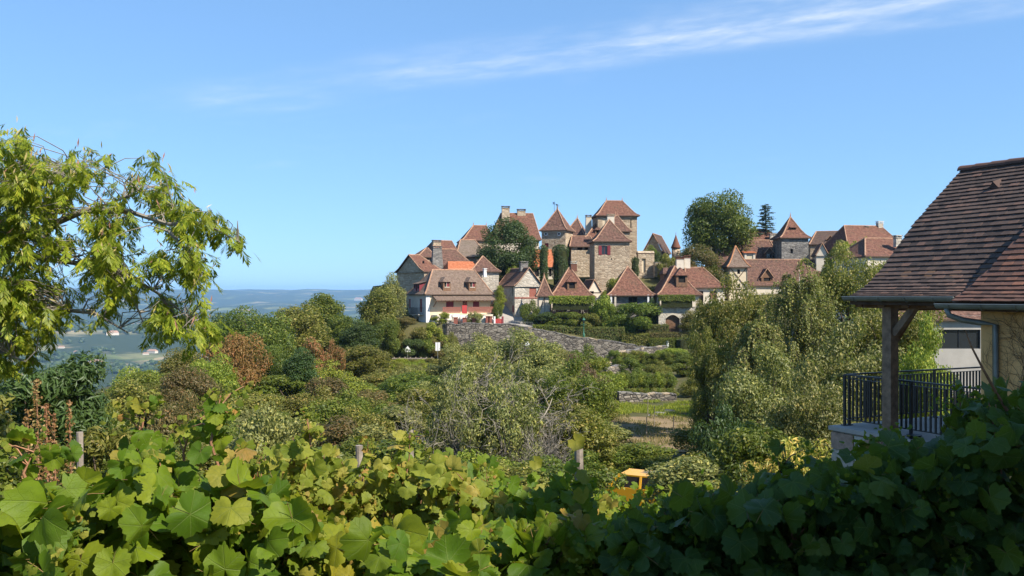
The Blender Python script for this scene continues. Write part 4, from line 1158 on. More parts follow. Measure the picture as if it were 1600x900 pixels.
for p_, q_ in zip(outl, outl[1:]):
    b.face([(p_[0], -2.23, p_[1]), (q_[0], -2.23, q_[1]), (q_[0], -2.23, q_[1] + 0.28), (p_[0], -2.23, p_[1] + 0.28)])
b.build('arch_stones', M['cut_stone'], Ux.e)
b = MB(); b.box(tu0 - 0.05, tu1 + 0.05, -2.27, -1.95, ztop + 0.003, ztop + 0.16); b.build('parapet_stones', M['cut_stone'], Ux.e)
for px in (1030, 1052, 1075):
    b = MB(); x = Ux.fu(px, -1.9); b.bar((x, -1.9, ztop + 0.1), (x, -1.9, Ux.ze - 0.2), 0.16, 0.16, up=(1, 0, 0)); b.build('post', M['wood'], Ux.e)
# --- right hand cluster
Ra = house('long_russet_house', 'long russet house with a copper topped dormer window', 1117, 1226, 158, 0, 9, 416, 375.5, 'plaster_pale', 'tile_brown', i0=1.4, i1=1.0, prof=SOFT, over=0.35)
chimney(Ra, Ra.fu(1121.5, 3), 3, Ra.fz(395, 3), Ra.fz(375, 3), 0.9, 0.8, 'stone_grey', 'stone_grey', 0.95)
dormer(Ra, Ra.fu(1171.5, 0.9), 0.8, Ra.fz(406, 1.2), 1.9, 1.3, 2.4, M['tile_orange'], 'shed', 'plaster_pale', 'plaster_cream', 0.35)
dormer(Ra, Ra.fu(1201.5, 0.9), 0.8, Ra.fz(404, 1.2), 1.4, 1.0, 2.4, M['tile_dark'], 'gable', 'wood', 'glass', 1.0)
Rb = house('timbered_turret', 'cream half timbered turret with X braces and orange edged pointed roof', 1136, 1173.5, 146, 2, 4.0, 416.5, 384, 'plaster_cream', 'tile_tan', prof=[(0, 0), (0.25, 0.14), (0.5, 0.38), (1, 1)], over=0.45, cat='turret', ridge='ridge_orange', finials=False,
           front=[(1152, 1156.5, 421, 428, DK), (1152, 1156.5, 444, 450, DK)])
d_ = Rb.dim; z0_, z1_ = Rb.fz(452), Rb.ze - 0.1; yb = d_[2] - 0.02
b = MB()
b.bar((d_[0] + 0.08, yb, z0_), (d_[0] + 0.08, yb, z1_), 0.16, 0.05, up=(1, 0, 0)); b.bar((d_[1] - 0.08, yb, z0_), (d_[1] - 0.08, yb, z1_), 0.16, 0.05, up=(1, 0, 0))
b.bar((d_[0], yb - 0.02, z0_), (d_[1], yb - 0.02, z0_), 0.05, 0.16); b.bar((d_[0], yb - 0.02, z1_), (d_[1], yb - 0.02, z1_), 0.05, 0.16)
b.bar((d_[0] + 0.1, yb - 0.03, z0_ + 0.1), (d_[1] - 0.1, yb - 0.03, z1_ - 0.1), 0.05, 0.12); b.bar((d_[0] + 0.1, yb - 0.045, z1_ - 0.1), (d_[1] - 0.1, yb - 0.045, z0_ + 0.1), 0.05, 0.12)
b.build('timbers', M['wood'], Rb.e)
Rc = house('low_russet_range', 'long low russet roof with triangular timber dormer behind the birch', 1164, 1362, 150, 2, 9, 446, 405.5, 'plaster_pale', 'tile_brown', i0=0.6, i1=0.6, prof=SOFT, over=0.35)
dormer(Rc, Rc.fu(1198, 1.0), 0.8, Rc.fz(440, 1.4), 1.9, 0.75, 2.6, M['tile_brown'], 'gable', 'wood_mid', 'dark', 1.5)
Rd = house('grey_stone_tower', 'square grey stone tower with pointed russet roof', 1219, 1268, 155, 2, 5.5, 371, 339, 'stone_grey', 'tile_red', prof=[(0, 0), (0.25, 0.13), (0.5, 0.38), (1, 1)], over=0.4, cat='tower', finials=True,
           front=[(1235, 1239, 389, 396, DK)])
dormer(Rd, Rd.fu(1239, 1.6), 1.35, Rd.fz(358, 1.3), 0.9, 0.35, 1.5, M['tile_red'], 'shed', 'wood', 'dark', 0.3)
Re = house('red_skyline_house', 'red roofed house just left of the pointed grey tower', 1172, 1226, 172, 0, 9, 378, 358.5, 'stone_pale', 'tile_red', i0=0.5, i1=1.8, prof=SOFT)
chimney(Re, Re.fu(1207.5, 1.0), 1.0, Re.fz(378, 1), Re.fz(368, 1), 1.2, 0.8, 'stone_white', 'stone_white', 0.95)
Rg = house('dark_roof_house', 'dark roofed house with pale stone gable end right of the grey tower', 1264, 1320, 162, -14, 9, 382, 362, 'stone_pale', 'tile_dark', i0=1.4, i1=0, prof=SOFT, gable='r', over=0.25)
dormer(Rg, Rg.fu(1297, 1.4), 1.2, Rg.fz(381, 1.2), 1.0, 0.8, 2.0, M['tile_brown'], 'gable', 'wood_mid', 'dark', 0.7)
Rh = house('small_gable_roof', 'small brown gabled roof peeping over the birch top', 1274, 1296, 153, -10, 5, 399, 380, 'plaster_pale', 'tile_brown', axis='v', i0=0, i1=0, prof=SOFT, gable='f', over=0.2)
Ri = house('skyline_farmhouse', 'wide russet farmhouse with two chimneys on the skyline', 1326, 1420, 150, 12, 10, 388, 352, 'plaster_pale', 'tile_red', i0=2.0, i1=1.6, prof=SOFT)
chimney(Ri, Ri.fu(1374.5, 5), 5, Ri.fz(362, 5), Ri.fz(348, 5), 1.0, 0.8, 'stone_white', 'white', 0.95)
chimney(Ri, Ri.fu(1353.5, 5), 5, Ri.fz(364, 5), Ri.fz(356, 5), 0.6, 0.6, 'stone_grey', 'stone_grey', 0.95)
Rj = house('near_red_house', 'red roofed house with little pale chimney above the dark veranda roof', 1352, 1440, 120, 10, 9, 400, 372, 'plaster_pale', 'tile_red', i0=2.4, i1=1.0, prof=SOFT)
chimney(Rj, Rj.fu(1402.5, 1.5), 1.5, Rj.fz(385, 1), Rj.fz(371, 1), 0.9, 0.7, 'stone_white', 'stone_white', 0.95)
# grey rendered house behind the veranda
Rk = house('grey_render_house', 'low grey rendered house with wide dark window behind the veranda', 1405, 1640, 62, 0, 9, 496, 425, 'plaster_house', 'tile_brown', i0=0.8, i1=0.8, prof=STRAIGHT, over=0.3, base=-11.0,
           front=[(1467, 1532, 515, 545, dict(pane='glass', frame='metal_dark', depth=0.15))])
# distant farms in the valley
rs_ = random.Random(8)
for k, (px, py, w_, c_) in enumerate(((150, 571, 22, 0), (172, 573, 14, 0), (238, 553, 16, 1), (228, 556, 9, 1), (120, 552, 10, 0), (560, 470, 12, 1), (176, 524, 18, 0), (385, 489, 12, 1), (96, 546, 9, 1), (205, 583, 9, 0))):
    t_ = (px - 800) / F
    # walk out along the ray until it meets the ground
    Yd = 400.0
    while Yd < 14000 and tz1(t_ * Yd, Yd) < -(py - HZ) / F * Yd: Yd *= 1.01
    z = tz1(t_ * Yd, Yd); w2 = w_ * Yd / F; d2 = w2 * 0.45; h2 = max(4.0, w2 * 0.2)
    e = empty('valley_farm', (t_ * Yd, Yd, z), R(rs_.uniform(-25, 25)), ('cream walled farmhouse with faded orange roof far down in the valley', 'pale stone manor farm with red roof far down in the valley')[c_], 'farmhouse', ('orange roofed valley farms', 'pale valley farms')[c_])
    b = MB(); b.box(-w2 / 2, w2 / 2, -d2 / 2, d2 / 2, -3, h2); b.build('wall', M['plaster_pale'], e)
    b = MB(); o_ = 0.4; zr = h2 + d2 * 0.4
    b.face([(-w2 / 2 - o_, -d2 / 2 - o_, h2), (w2 / 2 + o_, -d2 / 2 - o_, h2), (w2 / 2 - d2 / 3, 0, zr), (-w2 / 2 + d2 / 3, 0, zr)])
    b.face([(w2 / 2 + o_, d2 / 2 + o_, h2), (-w2 / 2 - o_, d2 / 2 + o_, h2), (-w2 / 2 + d2 / 3, 0, zr), (w2 / 2 - d2 / 3, 0, zr)])
    b.face([(w2 / 2 + o_, -d2 / 2 - o_, h2), (w2 / 2 + o_, d2 / 2 + o_, h2), (w2 / 2 - d2 / 3, 0, zr)]); b.face([(-w2 / 2 - o_, d2 / 2 + o_, h2), (-w2 / 2 - o_, -d2 / 2 - o_, h2), (-w2 / 2 + d2 / 3, 0, zr)])
    b.build('roof', M['ridge'], e)

# --- street furniture
def ground_at(px, Y, up=False):
    x = (px - 800) / F * Y
    return Vector((x, Y, uz1(x, Y) if up else tz1(x, Y)))
g = ground_at(912, 131.9, True)
lp = empty('street_lamp', g, 0, 'green cast iron street lamp in front of the clipped hedge', 'street lamp')
hz_ = -(496 - HZ) / F * 131.9 - g.z
b = MB(); b.lathe((0, 0, 0), [(0.17, -0.3), (0.17, 0.45), (0.08, 0.6), (0.055, hz_ - 1.0), (0.09, hz_ - 0.95), (0.05, hz_ - 0.85)], 8); b.build('post', M['lamp_green'], lp, smooth=True)
b = MB(); b.lathe((0, 0, 0), [(0.12, hz_ - 0.82), (0.22, hz_ - 0.4)], 6); b.build('lantern_glass', M['glass'], lp)
b = MB(); b.lathe((0, 0, 0), [(0.27, hz_ - 0.39), (0.18, hz_ - 0.2), (0.05, hz_ - 0.08), (0.02, hz_)], 6); b.build('lantern_cap', M['lamp_green'], lp)
b = MB(); b.tube([(-0.45, 0, hz_ - 1.1), (0.45, 0, hz_ - 1.1)], 0.03, 5); b.build('crossbar', M['lamp_green'], lp)
g = ground_at(1043, 131.8, True)
b = MB(); b.lathe((0, 0, 0), [(0.2, -0.4), (0.2, 0.8), (0.14, 0.9), (0.19, 1.0), (0.1, 1.16), (0.02, 1.2)], 10); o = b.build('bollard', M['white'], smooth=True); o.location = g
tag(o, 'white stone bollard between the clipped hedges', 'bollard')
def sign(px, py0, py1, Y, w, label, tri=False):
    g = ground_at(px, Y); zt_ = -(py0 - HZ) / F * Y - g.z; zl_ = -(py1 - HZ) / F * Y - g.z
    e = empty('road_sign', g, R(8), label, 'sign')
    b = MB(); b.tube([(0, 0.05, -0.5), (0, 0.05, zt_ - 0.05)], 0.035, 6); b.build('post', M['zinc'], e)
    if tri:
        b = MB(); pr = [(-w / 2, zl_), (w / 2, zl_), (w / 2, zl_ + (zt_ - zl_) * 0.45), (0.0, zt_), (-w / 2, zl_ + (zt_ - zl_) * 0.45)]
        b.face([(x, 0, z) for x, z in pr]); b.face([(x, 0.03, z) for x, z in reversed(pr)])
        for k in range(5): p_, q_ = pr[k], pr[(k + 1) % 5]; b.face([(p_[0], 0, p_[1]), (p_[0], 0.03, p_[1]), (q_[0], 0.03, q_[1]), (q_[0], 0, q_[1])])
        b.build('panel', M['white'], e)
    else:
        for a_, c_ in ((-w / 2, -0.03), (0.03, w / 2)):
            b = MB(); b.box(a_, c_, 0, 0.03, zl_, zt_); b.build('panel', M['white'], e)
sign(637, 540.5, 550, 126.5, 0.75, 'white pointed road sign above the wooden guard rail', True)
sign(684, 535, 548, 124.0, 0.65, 'pair of blank white sign panels on a pole below the vines')
sign(824.5, 529.5, 541, 118, 0.62, 'white pointed sign rising out of the grey scrub below the wall', True)
sign(540, 538, 552, 122, 0.7, 'white sign panels among the trees left of the guard rail')
g0 = ground_at(645, 124.0)
gr = empty('guard_rail', g0, 0, 'grey wooden guard rail along the lane below the cliff', 'guard rail')
for k in range(8):
    b = MB(); x = -2.6 + k * 0.75; b.box(x - 0.08, x + 0.08, 0, 0.16, -0.4, 0.72); b.build('post', M['wood_grey'], gr)
b = MB(); b.bar((-2.9, -0.05, 0.52), (3.0, -0.05, 0.52), 0.08, 0.16); b.build('rail', M['wood_grey'], gr)
ff = empty('metal_fence', ground_at(786, 131.8, True), 0, 'thin grey metal fence along the top of the terrace wall', 'fence')
railing(ff, [(0, 0, 0.05), (4.4, 0, -0.25)], 0.85, M['zinc'], 0.35, 'fence_bars', 0.014, 0.03)
for k, (px, Y) in enumerate(((1052, 61), (1010, 61), (1089, 56), (1022, 66), (1012, 71))):
    g = ground_at(px, Y)
    b = MB(); b.tube([(0, 0, -0.3), (0.02, 0, 1.5)], 0.03, 5); o = b.build('fence_stake', M['wood_grey']); o.location = g
    tag(o, 'thin grey stake standing in the dry field', 'stake', 'stakes in the dry field')
# ------------------------------------------------------------------ trees and shrubs
def unit(a): return a / np.maximum(1e-9, np.linalg.norm(a, axis=-1, keepdims=True))
def leaf_quads(pts, nrm, size, rs, aspect=0.5, jit=0.7, along=None):
    """one rhombus per point; returns verts and quad faces"""
    n = len(pts)
    nn = unit(nrm + jit * rs.randn(n, 3))
    t = (rs.randn(n, 3) if along is None else along + 0.35 * rs.randn(n, 3))
    t = unit(t - (t * nn).sum(1, keepdims=True) * nn)
    b = np.cross(nn, t)
    s = (size * rs.uniform(0.6, 1.35, n))[:, None]
    V = np.stack([pts - t * s * 0.5, pts + b * s * aspect * 0.5 + nn * s * 0.06, pts + t * s * 0.5, pts - b * s * aspect * 0.5 + nn * s * 0.06], 1)
    return V.reshape(-1, 3), np.arange(4 * n).reshape(n, 4)

def puff_leaves(puffs, n, rs, fill=0.35, up=0.35, flat=0.8):
    """points in a set of soft balls (x, y, z, r); most sit near the surface of their ball"""
    puffs = np.asarray(puffs, float)
    w = puffs[:, 3] ** 2; idx = rs.choice(len(puffs), n, p=w / w.sum())
    d = unit(rs.randn(n, 3)); 
    rad = np.where(rs.rand(n) < fill, rs.rand(n) ** 0.5, 0.82 + 0.26 * rs.rand(n))
    lump = 1 + 0.22 * np.sin(d[:, 0] * 7 + idx * 1.7) * np.sin(d[:, 1] * 6 + idx) * np.cos(d[:, 2] * 5)
    off = d * (rad * lump * puffs[idx, 3])[:, None]; off[:, 2] *= flat
    nrm = d + np.array([0, 0, up])
    return puffs[idx, :3] + off, nrm, idx

def crown_mesh(name, puffs, n, size, mat, seed, aspect=0.5, fill=0.35, jit=0.7, flat=0.8):
    rs = np.random.RandomState(seed)
    pts, nrm, idx = puff_leaves(puffs, n, rs, fill, flat=flat)
    V, Fc = leaf_quads(pts, nrm, size, rs, aspect, jit)
    pr = rs.rand(len(puffs))
    sub = vnoise(pts[:, 0] * 1.6 + pts[:, 2] * 0.9 + 40, pts[:, 1] * 1.6 - pts[:, 2] * 0.7 + 80)
    return mesh_np(name, V, Fc, mat, {'v': rs.rand(n), 'p': np.clip(0.55 * pr[idx] + 0.65 * sub - 0.1, 0, 1)})

def env_puffs(seed, n, rad, cz, r0, r1, inner=0.35, cone=0.0, skew=0.0):
    """ball centres spread through an ellipsoid of radii rad centred at height cz"""
    rs = np.random.RandomState(seed); out = []
    while len(out) < n:
        d = unit(rs.randn(1, 3))[0]; k = inner + (1 - inner) * rs.rand() ** 0.5
        p = d * np.array(rad) * k * 0.82
        if cone: p[:2] *= 1 - cone * (p[2] / rad[2] + 1) / 2
        r = rs.uniform(r0, r1)
        out.append((p[0] + skew * p[2], p[1], cz + p[2], r))
    return out

def trunk_mesh(name, puffs, h_fork, r0, mat, seed, nl=9, lean=0.2, twigs=True):
    rr = random.Random(seed); b = MB()
    top = Vector((rr.uniform(-lean, lean), rr.uniform(-lean, lean), h_fork))
    b.tube([(0, 0, -0.5), (0.03, 0, 0.0), top * 0.5 + Vector((rr.uniform(-.1, .1), rr.uniform(-.1, .1), 0)), top], [r0 * 1.5, r0 * 1.15, r0 * 0.95, r0 * 0.8], 8)
    ps = sorted(puffs, key=lambda q: -q[3] * rr.uniform(0.7, 1.3))[:nl]
    for q in ps:
        e = Vector(q[:3]); m = top.lerp(e, 0.5) + Vector((rr.uniform(-.3, .3), rr.uniform(-.3, .3), rr.uniform(0.0, 0.5)))
        b.tube([top, top.lerp(m, 0.5) + Vector((0, 0, 0.1)), m, e], [r0 * 0.55, r0 * 0.42, r0 * 0.28, r0 * 0.1], 6)
        if twigs:
            for k in range(3):
                d = Vector((rr.gauss(0, 1), rr.gauss(0, 1), rr.gauss(0.4, 0.7))).normalized() * q[3] * 0.9
                b.tube([m.lerp(e, 0.4 + 0.2 * k), m.lerp(e, 0.5 + 0.2 * k) + d * 0.5, e + d], [r0 * 0.16, r0 * 0.1, r0 * 0.03], 4)
    return b.mesh(name, mat)

TREES = {}
def def_tree(key, puffs, n, size, h_fork, r0, seed, mat='f_green', bark='bark', aspect=0.5, fill=0.35, nl=9, jit=0.7, flat=0.8):
    c = crown_mesh('crown_' + key, puffs, n, size, M[mat], seed, aspect, fill, jit, flat)
    t = trunk_mesh('trunk_' + key, puffs, h_fork, r0, M[bark], seed + 1, nl)
    co = np.empty(len(c.vertices) * 3, np.float32); c.vertices.foreach_get('co', co); co = co.reshape(-1, 3)
    W = np.percentile(np.abs(co[:, 0]), 97) * 2; Hh = np.percentile(co[:, 2], 99.5)
    TREES[key] = (c, t, float(W), float(Hh))
def_tree('oak0', env_puffs(1, 48, (4.0, 4.0, 3.9), 5.0, 0.9, 1.6), 26000, 0.26, 2.4, 0.24, 101)
def_tree('oak1', env_puffs(2, 30, (3.8, 3.6, 3.9), 5.6, 0.8, 1.6, skew=0.1), 16000, 0.26, 2.6, 0.22, 103)
def_tree('oak2', env_puffs(3, 40, (4.4, 4.2, 3.2), 4.9, 0.8, 1.5), 17000, 0.26, 2.2, 0.25, 105)
def_tree('ash', env_puffs(4, 42, (2.4, 2.4, 4.6), 6.0, 0.5, 1.1, cone=0.35), 14000, 0.22, 2.0, 0.18, 107, fill=0.5)
def_tree('ball', env_puffs(5, 70, (3.6, 3.6, 3.9), 4.0, 0.8, 1.3, inner=0.6), 30000, 0.23, 1.6, 0.2, 109)
def_tree('bush0', env_puffs(6, 19, (2.5, 2.4, 2.0), 2.0, 0.5, 0.95), 11000, 0.185, 0.5, 0.09, 111)
def_tree('bush1', env_puffs(7, 18, (2.3, 2.6, 2.3), 2.2, 0.45, 0.9, skew=0.15), 11000, 0.185, 0.6, 0.09, 113)
def_tree('bush2', env_puffs(8, 22, (2.7, 2.5, 1.9), 1.9, 0.4, 0.85), 11000, 0.18, 0.5, 0.08, 115)
def_tree('scrub', env_puffs(9, 40, (2.4, 2.4, 2.3), 2.3, 0.3, 0.7, inner=0.2), 9000, 0.14, 0.5, 0.08, 117, bark='bark_grey', fill=0.6, nl=26)
def_tree('walnut', env_puffs(10, 56, (4.2, 3.8, 4.6), 4.7, 0.6, 1.25), 36000, 0.17, 2.0, 0.22, 119, fill=0.5, nl=16)
def_tree('apple', env_puffs(12, 50, (2.9, 2.6, 3.0), 2.9, 0.4, 0.85), 22000, 0.14, 1.0, 0.13, 121, fill=0.55, nl=16)
def_tree('shrub', env_puffs(13, 16, (0.9, 0.9, 0.8), 0.8, 0.25, 0.5), 2600, 0.15, 0.2, 0.04, 123)

def_tree('tall', env_puffs(14, 46, (2.7, 2.7, 4.3), 5.0, 0.7, 1.2), 22000, 0.22, 2.0, 0.2, 125)
def plant(kind, px, py_top, w_px, Y, mat, name, label, cat, group=None, z0=None, seed=0, up=False, hmin=1.0):
    """a tree or shrub whose top shows at (px, py_top), w_px wide, at depth Y, standing on the ground there"""
    c, t, W, Hh = TREES[kind]
    x = (px - 800) / F * Y
    z = z0 if z0 is not None else (uz1(x, Y) if up else tz1(x, Y))
    h = max(hmin, -(py_top - HZ) / F * Y - z)
    if kind in ('oak0', 'oak1', 'oak2') and (h / Hh) > 1.45 * (w_px * Y / F / W): c, t, W, Hh = TREES['tall']
    rr = random.Random(int(px * 7 + Y * 13) + seed)
    e = empty(name, (x, Y, z), rr.uniform(0, 6.28), label, cat, group)
    s = w_px * Y / F / W
    e.scale = (s, s, h / Hh)
    obj('trunk', t, e)
    obj('crown' if Hh > 4.6 else 'foliage', c, e, mat=M[mat])
    return e

# trees along the falling edge of the hill, left of the long house
for a_ in (
    ('oak0', 395, 486, 112, 96, 'f_green', 'broad dark green oak rising highest at the valley edge'),
    ('ash', 347, 492, 46, 102, 'f_dark', 'slim dark tree at the end of the tree line toward the valley'),
    ('oak1', 456, 479, 92, 106, 'f_olive', 'olive green tree beside the broad dark oak'),
    ('oak2', 503, 461, 66, 121, 'f_green', 'bright topped round tree standing above the tree line'),
    ('oak1', 541, 494, 60, 116, 'f_green', 'mid green tree below the bright topped one'),
    ('ash', 560, 502, 44, 111, 'f_dark', 'narrow dark tree left of the cliff ash trees'),
    ('ash', 590, 452, 52, 126, 'f_olive', 'tall olive ash growing against the cliff below the long house'),
    ('ash', 615, 429, 30, 141, 'f_silver', 'thin silvery poplar rising behind the corner of the long house'),
    ('oak2', 367, 523, 84, 74, 'f_brown', 'rounded tree turned rusty brown by drought'),
    ('ball', 294, 577, 100, 60, 'f_umber', 'dome shaped tree with dull umber green leaves'),
    ('oak1', 292, 546, 66, 88, 'f_olive', 'olive tree between the brown tree and the valley'),
    ('oak0', 214, 577, 66, 78, 'f_bright', 'yellow green tree at the foot of the slope'),
    ('bush1', 492, 530, 44, 88, 'f_rust', 'rust brown shrub among the green trees'),
    ('bush0', 520, 533, 34, 92, 'f_rust', 'small withered shrub beside the rust brown one'),
    ('oak2', 432, 540, 70, 80, 'f_green', 'green tree in front of the olive ones'),
    ('ash', 468, 545, 40, 76, 'f_dark', 'dark narrow tree among the rust shrubs'),
    ('oak1', 560, 540, 70, 96, 'f_olive', 'olive green tree beside the white sign panels'),
    ('oak0', 330, 560, 70, 68, 'f_bright', 'yellowish tree behind the umber dome'),
    ('oak1', 250, 600, 60, 66, 'f_olive', 'olive tree left of the umber dome'),
    ('oak2', 600, 500, 50, 120, 'f_green', 'green tree at the cliff foot beside the guard rail'),
    ('oak0', 190, 612, 80, 60, 'f_olive', 'olive tree low on the valley slope'),
    ('oak2', 130, 622, 90, 55, 'f_green', 'green tree low on the valley slope'),
):
    plant(a_[0], a_[1], a_[2], a_[3], a_[4], a_[5], 'tree', a_[6], 'tree', 'trees along the valley edge')

# thicket between the vineyard and the village: single shrubs, look-alikes by colour
LBL = {'f_olive': 'olive green shrub in the scrubby hollow below the village', 'f_green': 'fresh green shrub in the scrubby hollow below the village',
       'f_silver': 'grey green shrub in the scrubby hollow below the village', 'f_umber': 'brownish shrub in the scrubby hollow below the village', 'f_bright': 'yellow green shrub in the scrubby hollow below the village'}
rr = random.Random(21)
for Y in (31, 35.5, 40, 45, 50, 55.5, 61, 67, 73.5, 80, 88):
    x0 = (70 - 800) / F * Y; x1 = (985 - 800) / F * Y
    x = x0
    while x < x1:
        yy = Y + rr.uniform(-2, 2); xx = x + rr.uniform(-0.8, 0.8)
        px = 800 + xx / yy * F
        step = rr.uniform(2.6, 3.8) * (1.0 if Y < 60 else 1.25)
        x += step
        if px > 930 and 52 < yy < 84: continue
        if 660 < px < 850 and yy < 48 and yy > 38: continue
        if yy < 36 and px > 900: continue
        h = rr.choice([rr.uniform(2.2, 3.2), rr.uniform(2.6, 4.6)])
        if yy < 38: h = rr.uniform(1.8, 2.9)
        if 715 < px < 880 and yy > 64: h = rr.uniform(4.0, 5.4)
        if 560 < px < 715 and yy > 60: h = rr.uniform(2.0, 3.3)
        m = rr.choices(['f_olive', 'f_green', 'f_silver', 'f_umber', 'f_bright'], [0.42, 0.24, 0.18, 0.10, 0.06])[0]
        if 715 < px < 880 and yy > 64: m = rr.choice(['f_silver', 'f_olive', 'f_silver'])
        k = rr.choice(['bush0', 'bush1', 'bush2', 'scrub'] if yy > 44 else ['bush0', 'bush1', 'bush2'])
        z = tz1(xx, yy)
        c, t, W, Hh = TREES[k]
        e = empty('shrub', (xx, yy, z - 0.1), rr.uniform(0, 6.28), LBL[m], 'shrub', m[2:] + ' shrubs in the hollow')
        s = rr.uniform(3.2, 4.8) * (1.0 if yy < 60 else 1.2) / W
        e.scale = (s, s, h / Hh)
        obj('trunk', t, e); obj('foliage', c, e, mat=M[m])

# low weeds on the slope below the lane, and bushes at the foot of the right hand trees
rr = random.Random(5)
for Y, p0, p1, top in ((121, 556, 720, 561), (114, 540, 716, 566), (106, 530, 712, 571), (98, 520, 720, 578)):
    q = p0
    while q < p1:
        m = rr.choice(['f_bright', 'f_olive', 'f_silver'])
        plant('shrub', q, top + rr.uniform(-2, 4), rr.uniform(16, 26), Y + rr.uniform(-2, 2), m, 'weed_clump', {'f_bright': 'yellow green', 'f_olive': 'olive', 'f_silver': 'grey green'}[m] + ' clump of weeds on the slope below the lane', 'weeds', m[2:] + ' weeds below the lane', hmin=0.5)
        q += rr.uniform(9, 15)
for Y, p0, p1 in ((29, 1100, 1330), (34, 1085, 1340), (43, 930, 1120), (46, 940, 1060), (40, 1180, 1480), (31, 1340, 1500), (52, 1110, 1480), (60, 1180, 1500)):
    q = p0
    while q < p1:
        m = rr.choice(['f_olive', 'f_green', 'f_silver']); yy = Y + rr.uniform(-1.5, 1.5); x = (q - 800) / F * yy; z = tz1(x, yy)
        k = rr.choice(['bush0', 'bush1', 'bush2']); c, t, W, Hh = TREES[k]
        e = empty('shrub', (x, yy, z - 0.1), rr.uniform(0, 6.28), {'f_olive': 'olive', 'f_green': 'green', 'f_silver': 'grey green'}[m] + ' underwood shrub at the foot of the birch and walnut trees', 'shrub', m[2:] + ' underwood shrubs')
        s = rr.uniform(3.0, 4.2) / W; e.scale = (s, s, (rr.uniform(1.5, 2.1) if 40 < Y < 48 and p0 < 1000 else rr.uniform(2.0, 3.4)) / Hh)
        obj('trunk', t, e); obj('foliage', c, e, mat=M[m])
        q += rr.uniform(2.2, 3.2) / yy * F

# bare, dead tree in the middle of the thicket
def bare_tree(px, py_top, w_px, Y, seed, label, mat, name='dead_tree', depth=6, r0=0.13, cat='tree'):
    rr = random.Random(seed); g = ground_at(px, Y); h = -(py_top - HZ) / F * Y - g.z; wd = w_px * Y / F
    e = empty(name, g, 0, label, cat)
    tr, tw = MB(), MB()
    def grow(p, d, L, r, lev):
        n = 3; pts = [p]; rad = [r]
        for i in range(n):
            d = (d + Vector((rr.gauss(0, .20), rr.gauss(0, .20), rr.gauss(0.02, .16)))).normalized()
            p = p + d * L / n; pts.append(p); rad.append(max(0.0050, r * (1 - 0.45 * (i + 1) / n)))
        (tr if lev < 2 else tw).tube(pts, rad, 6 if lev < 2 else 3, cap=False)
        if lev >= depth: return
        k = rr.choice([2, 2, 3]) if lev else 8
        for _ in range(k):
            q = pts[rr.randint(1, n)]
            nd = (d + Vector((rr.gauss(0, .75), rr.gauss(0, .75), rr.gauss(0.0, .45)))).normalized()
            if lev == 0: nd = Vector((rr.uniform(-1, 1) * 1.3, rr.uniform(-1, 1), rr.uniform(0.25, 1.1))).normalized()
            grow(q, nd, L * rr.uniform(0.62, 0.85), r * rr.uniform(0.5, 0.7), lev + 1)
    grow(Vector((0, 0, -0.3)), Vector((0, 0, 1)), 1.5, r0, 0)
    o1 = tr.build('trunk', M[mat], e); o2 = tw.build('twigs', M[mat], e)
    zs = [v_[2] for v_ in tw.v]; xs = [v_[0] for v_ in tw.v]
    e.scale = (wd / (np.percentile(xs, 98) - np.percentile(xs, 2)),) * 2 + (h / np.percentile(zs, 99),)
    return e
bare_tree(757, 565, 205, 42.5, 31, 'bare grey dead tree spreading brittle twigs over the hollow', 'bark_grey', depth=7, r0=0.05)
bare_tree(690, 610, 110, 40, 37, 'smaller leafless shrub of tangled grey twigs beside the dead tree', 'bark_grey', 'dead_shrub', depth=6, r0=0.04, cat='shrub')
bare_tree(838, 640, 90, 39, 41, 'low tangle of dry grey twigs right of the dead tree', 'bark_grey', 'dead_shrub', depth=6, r0=0.04, cat='shrub')
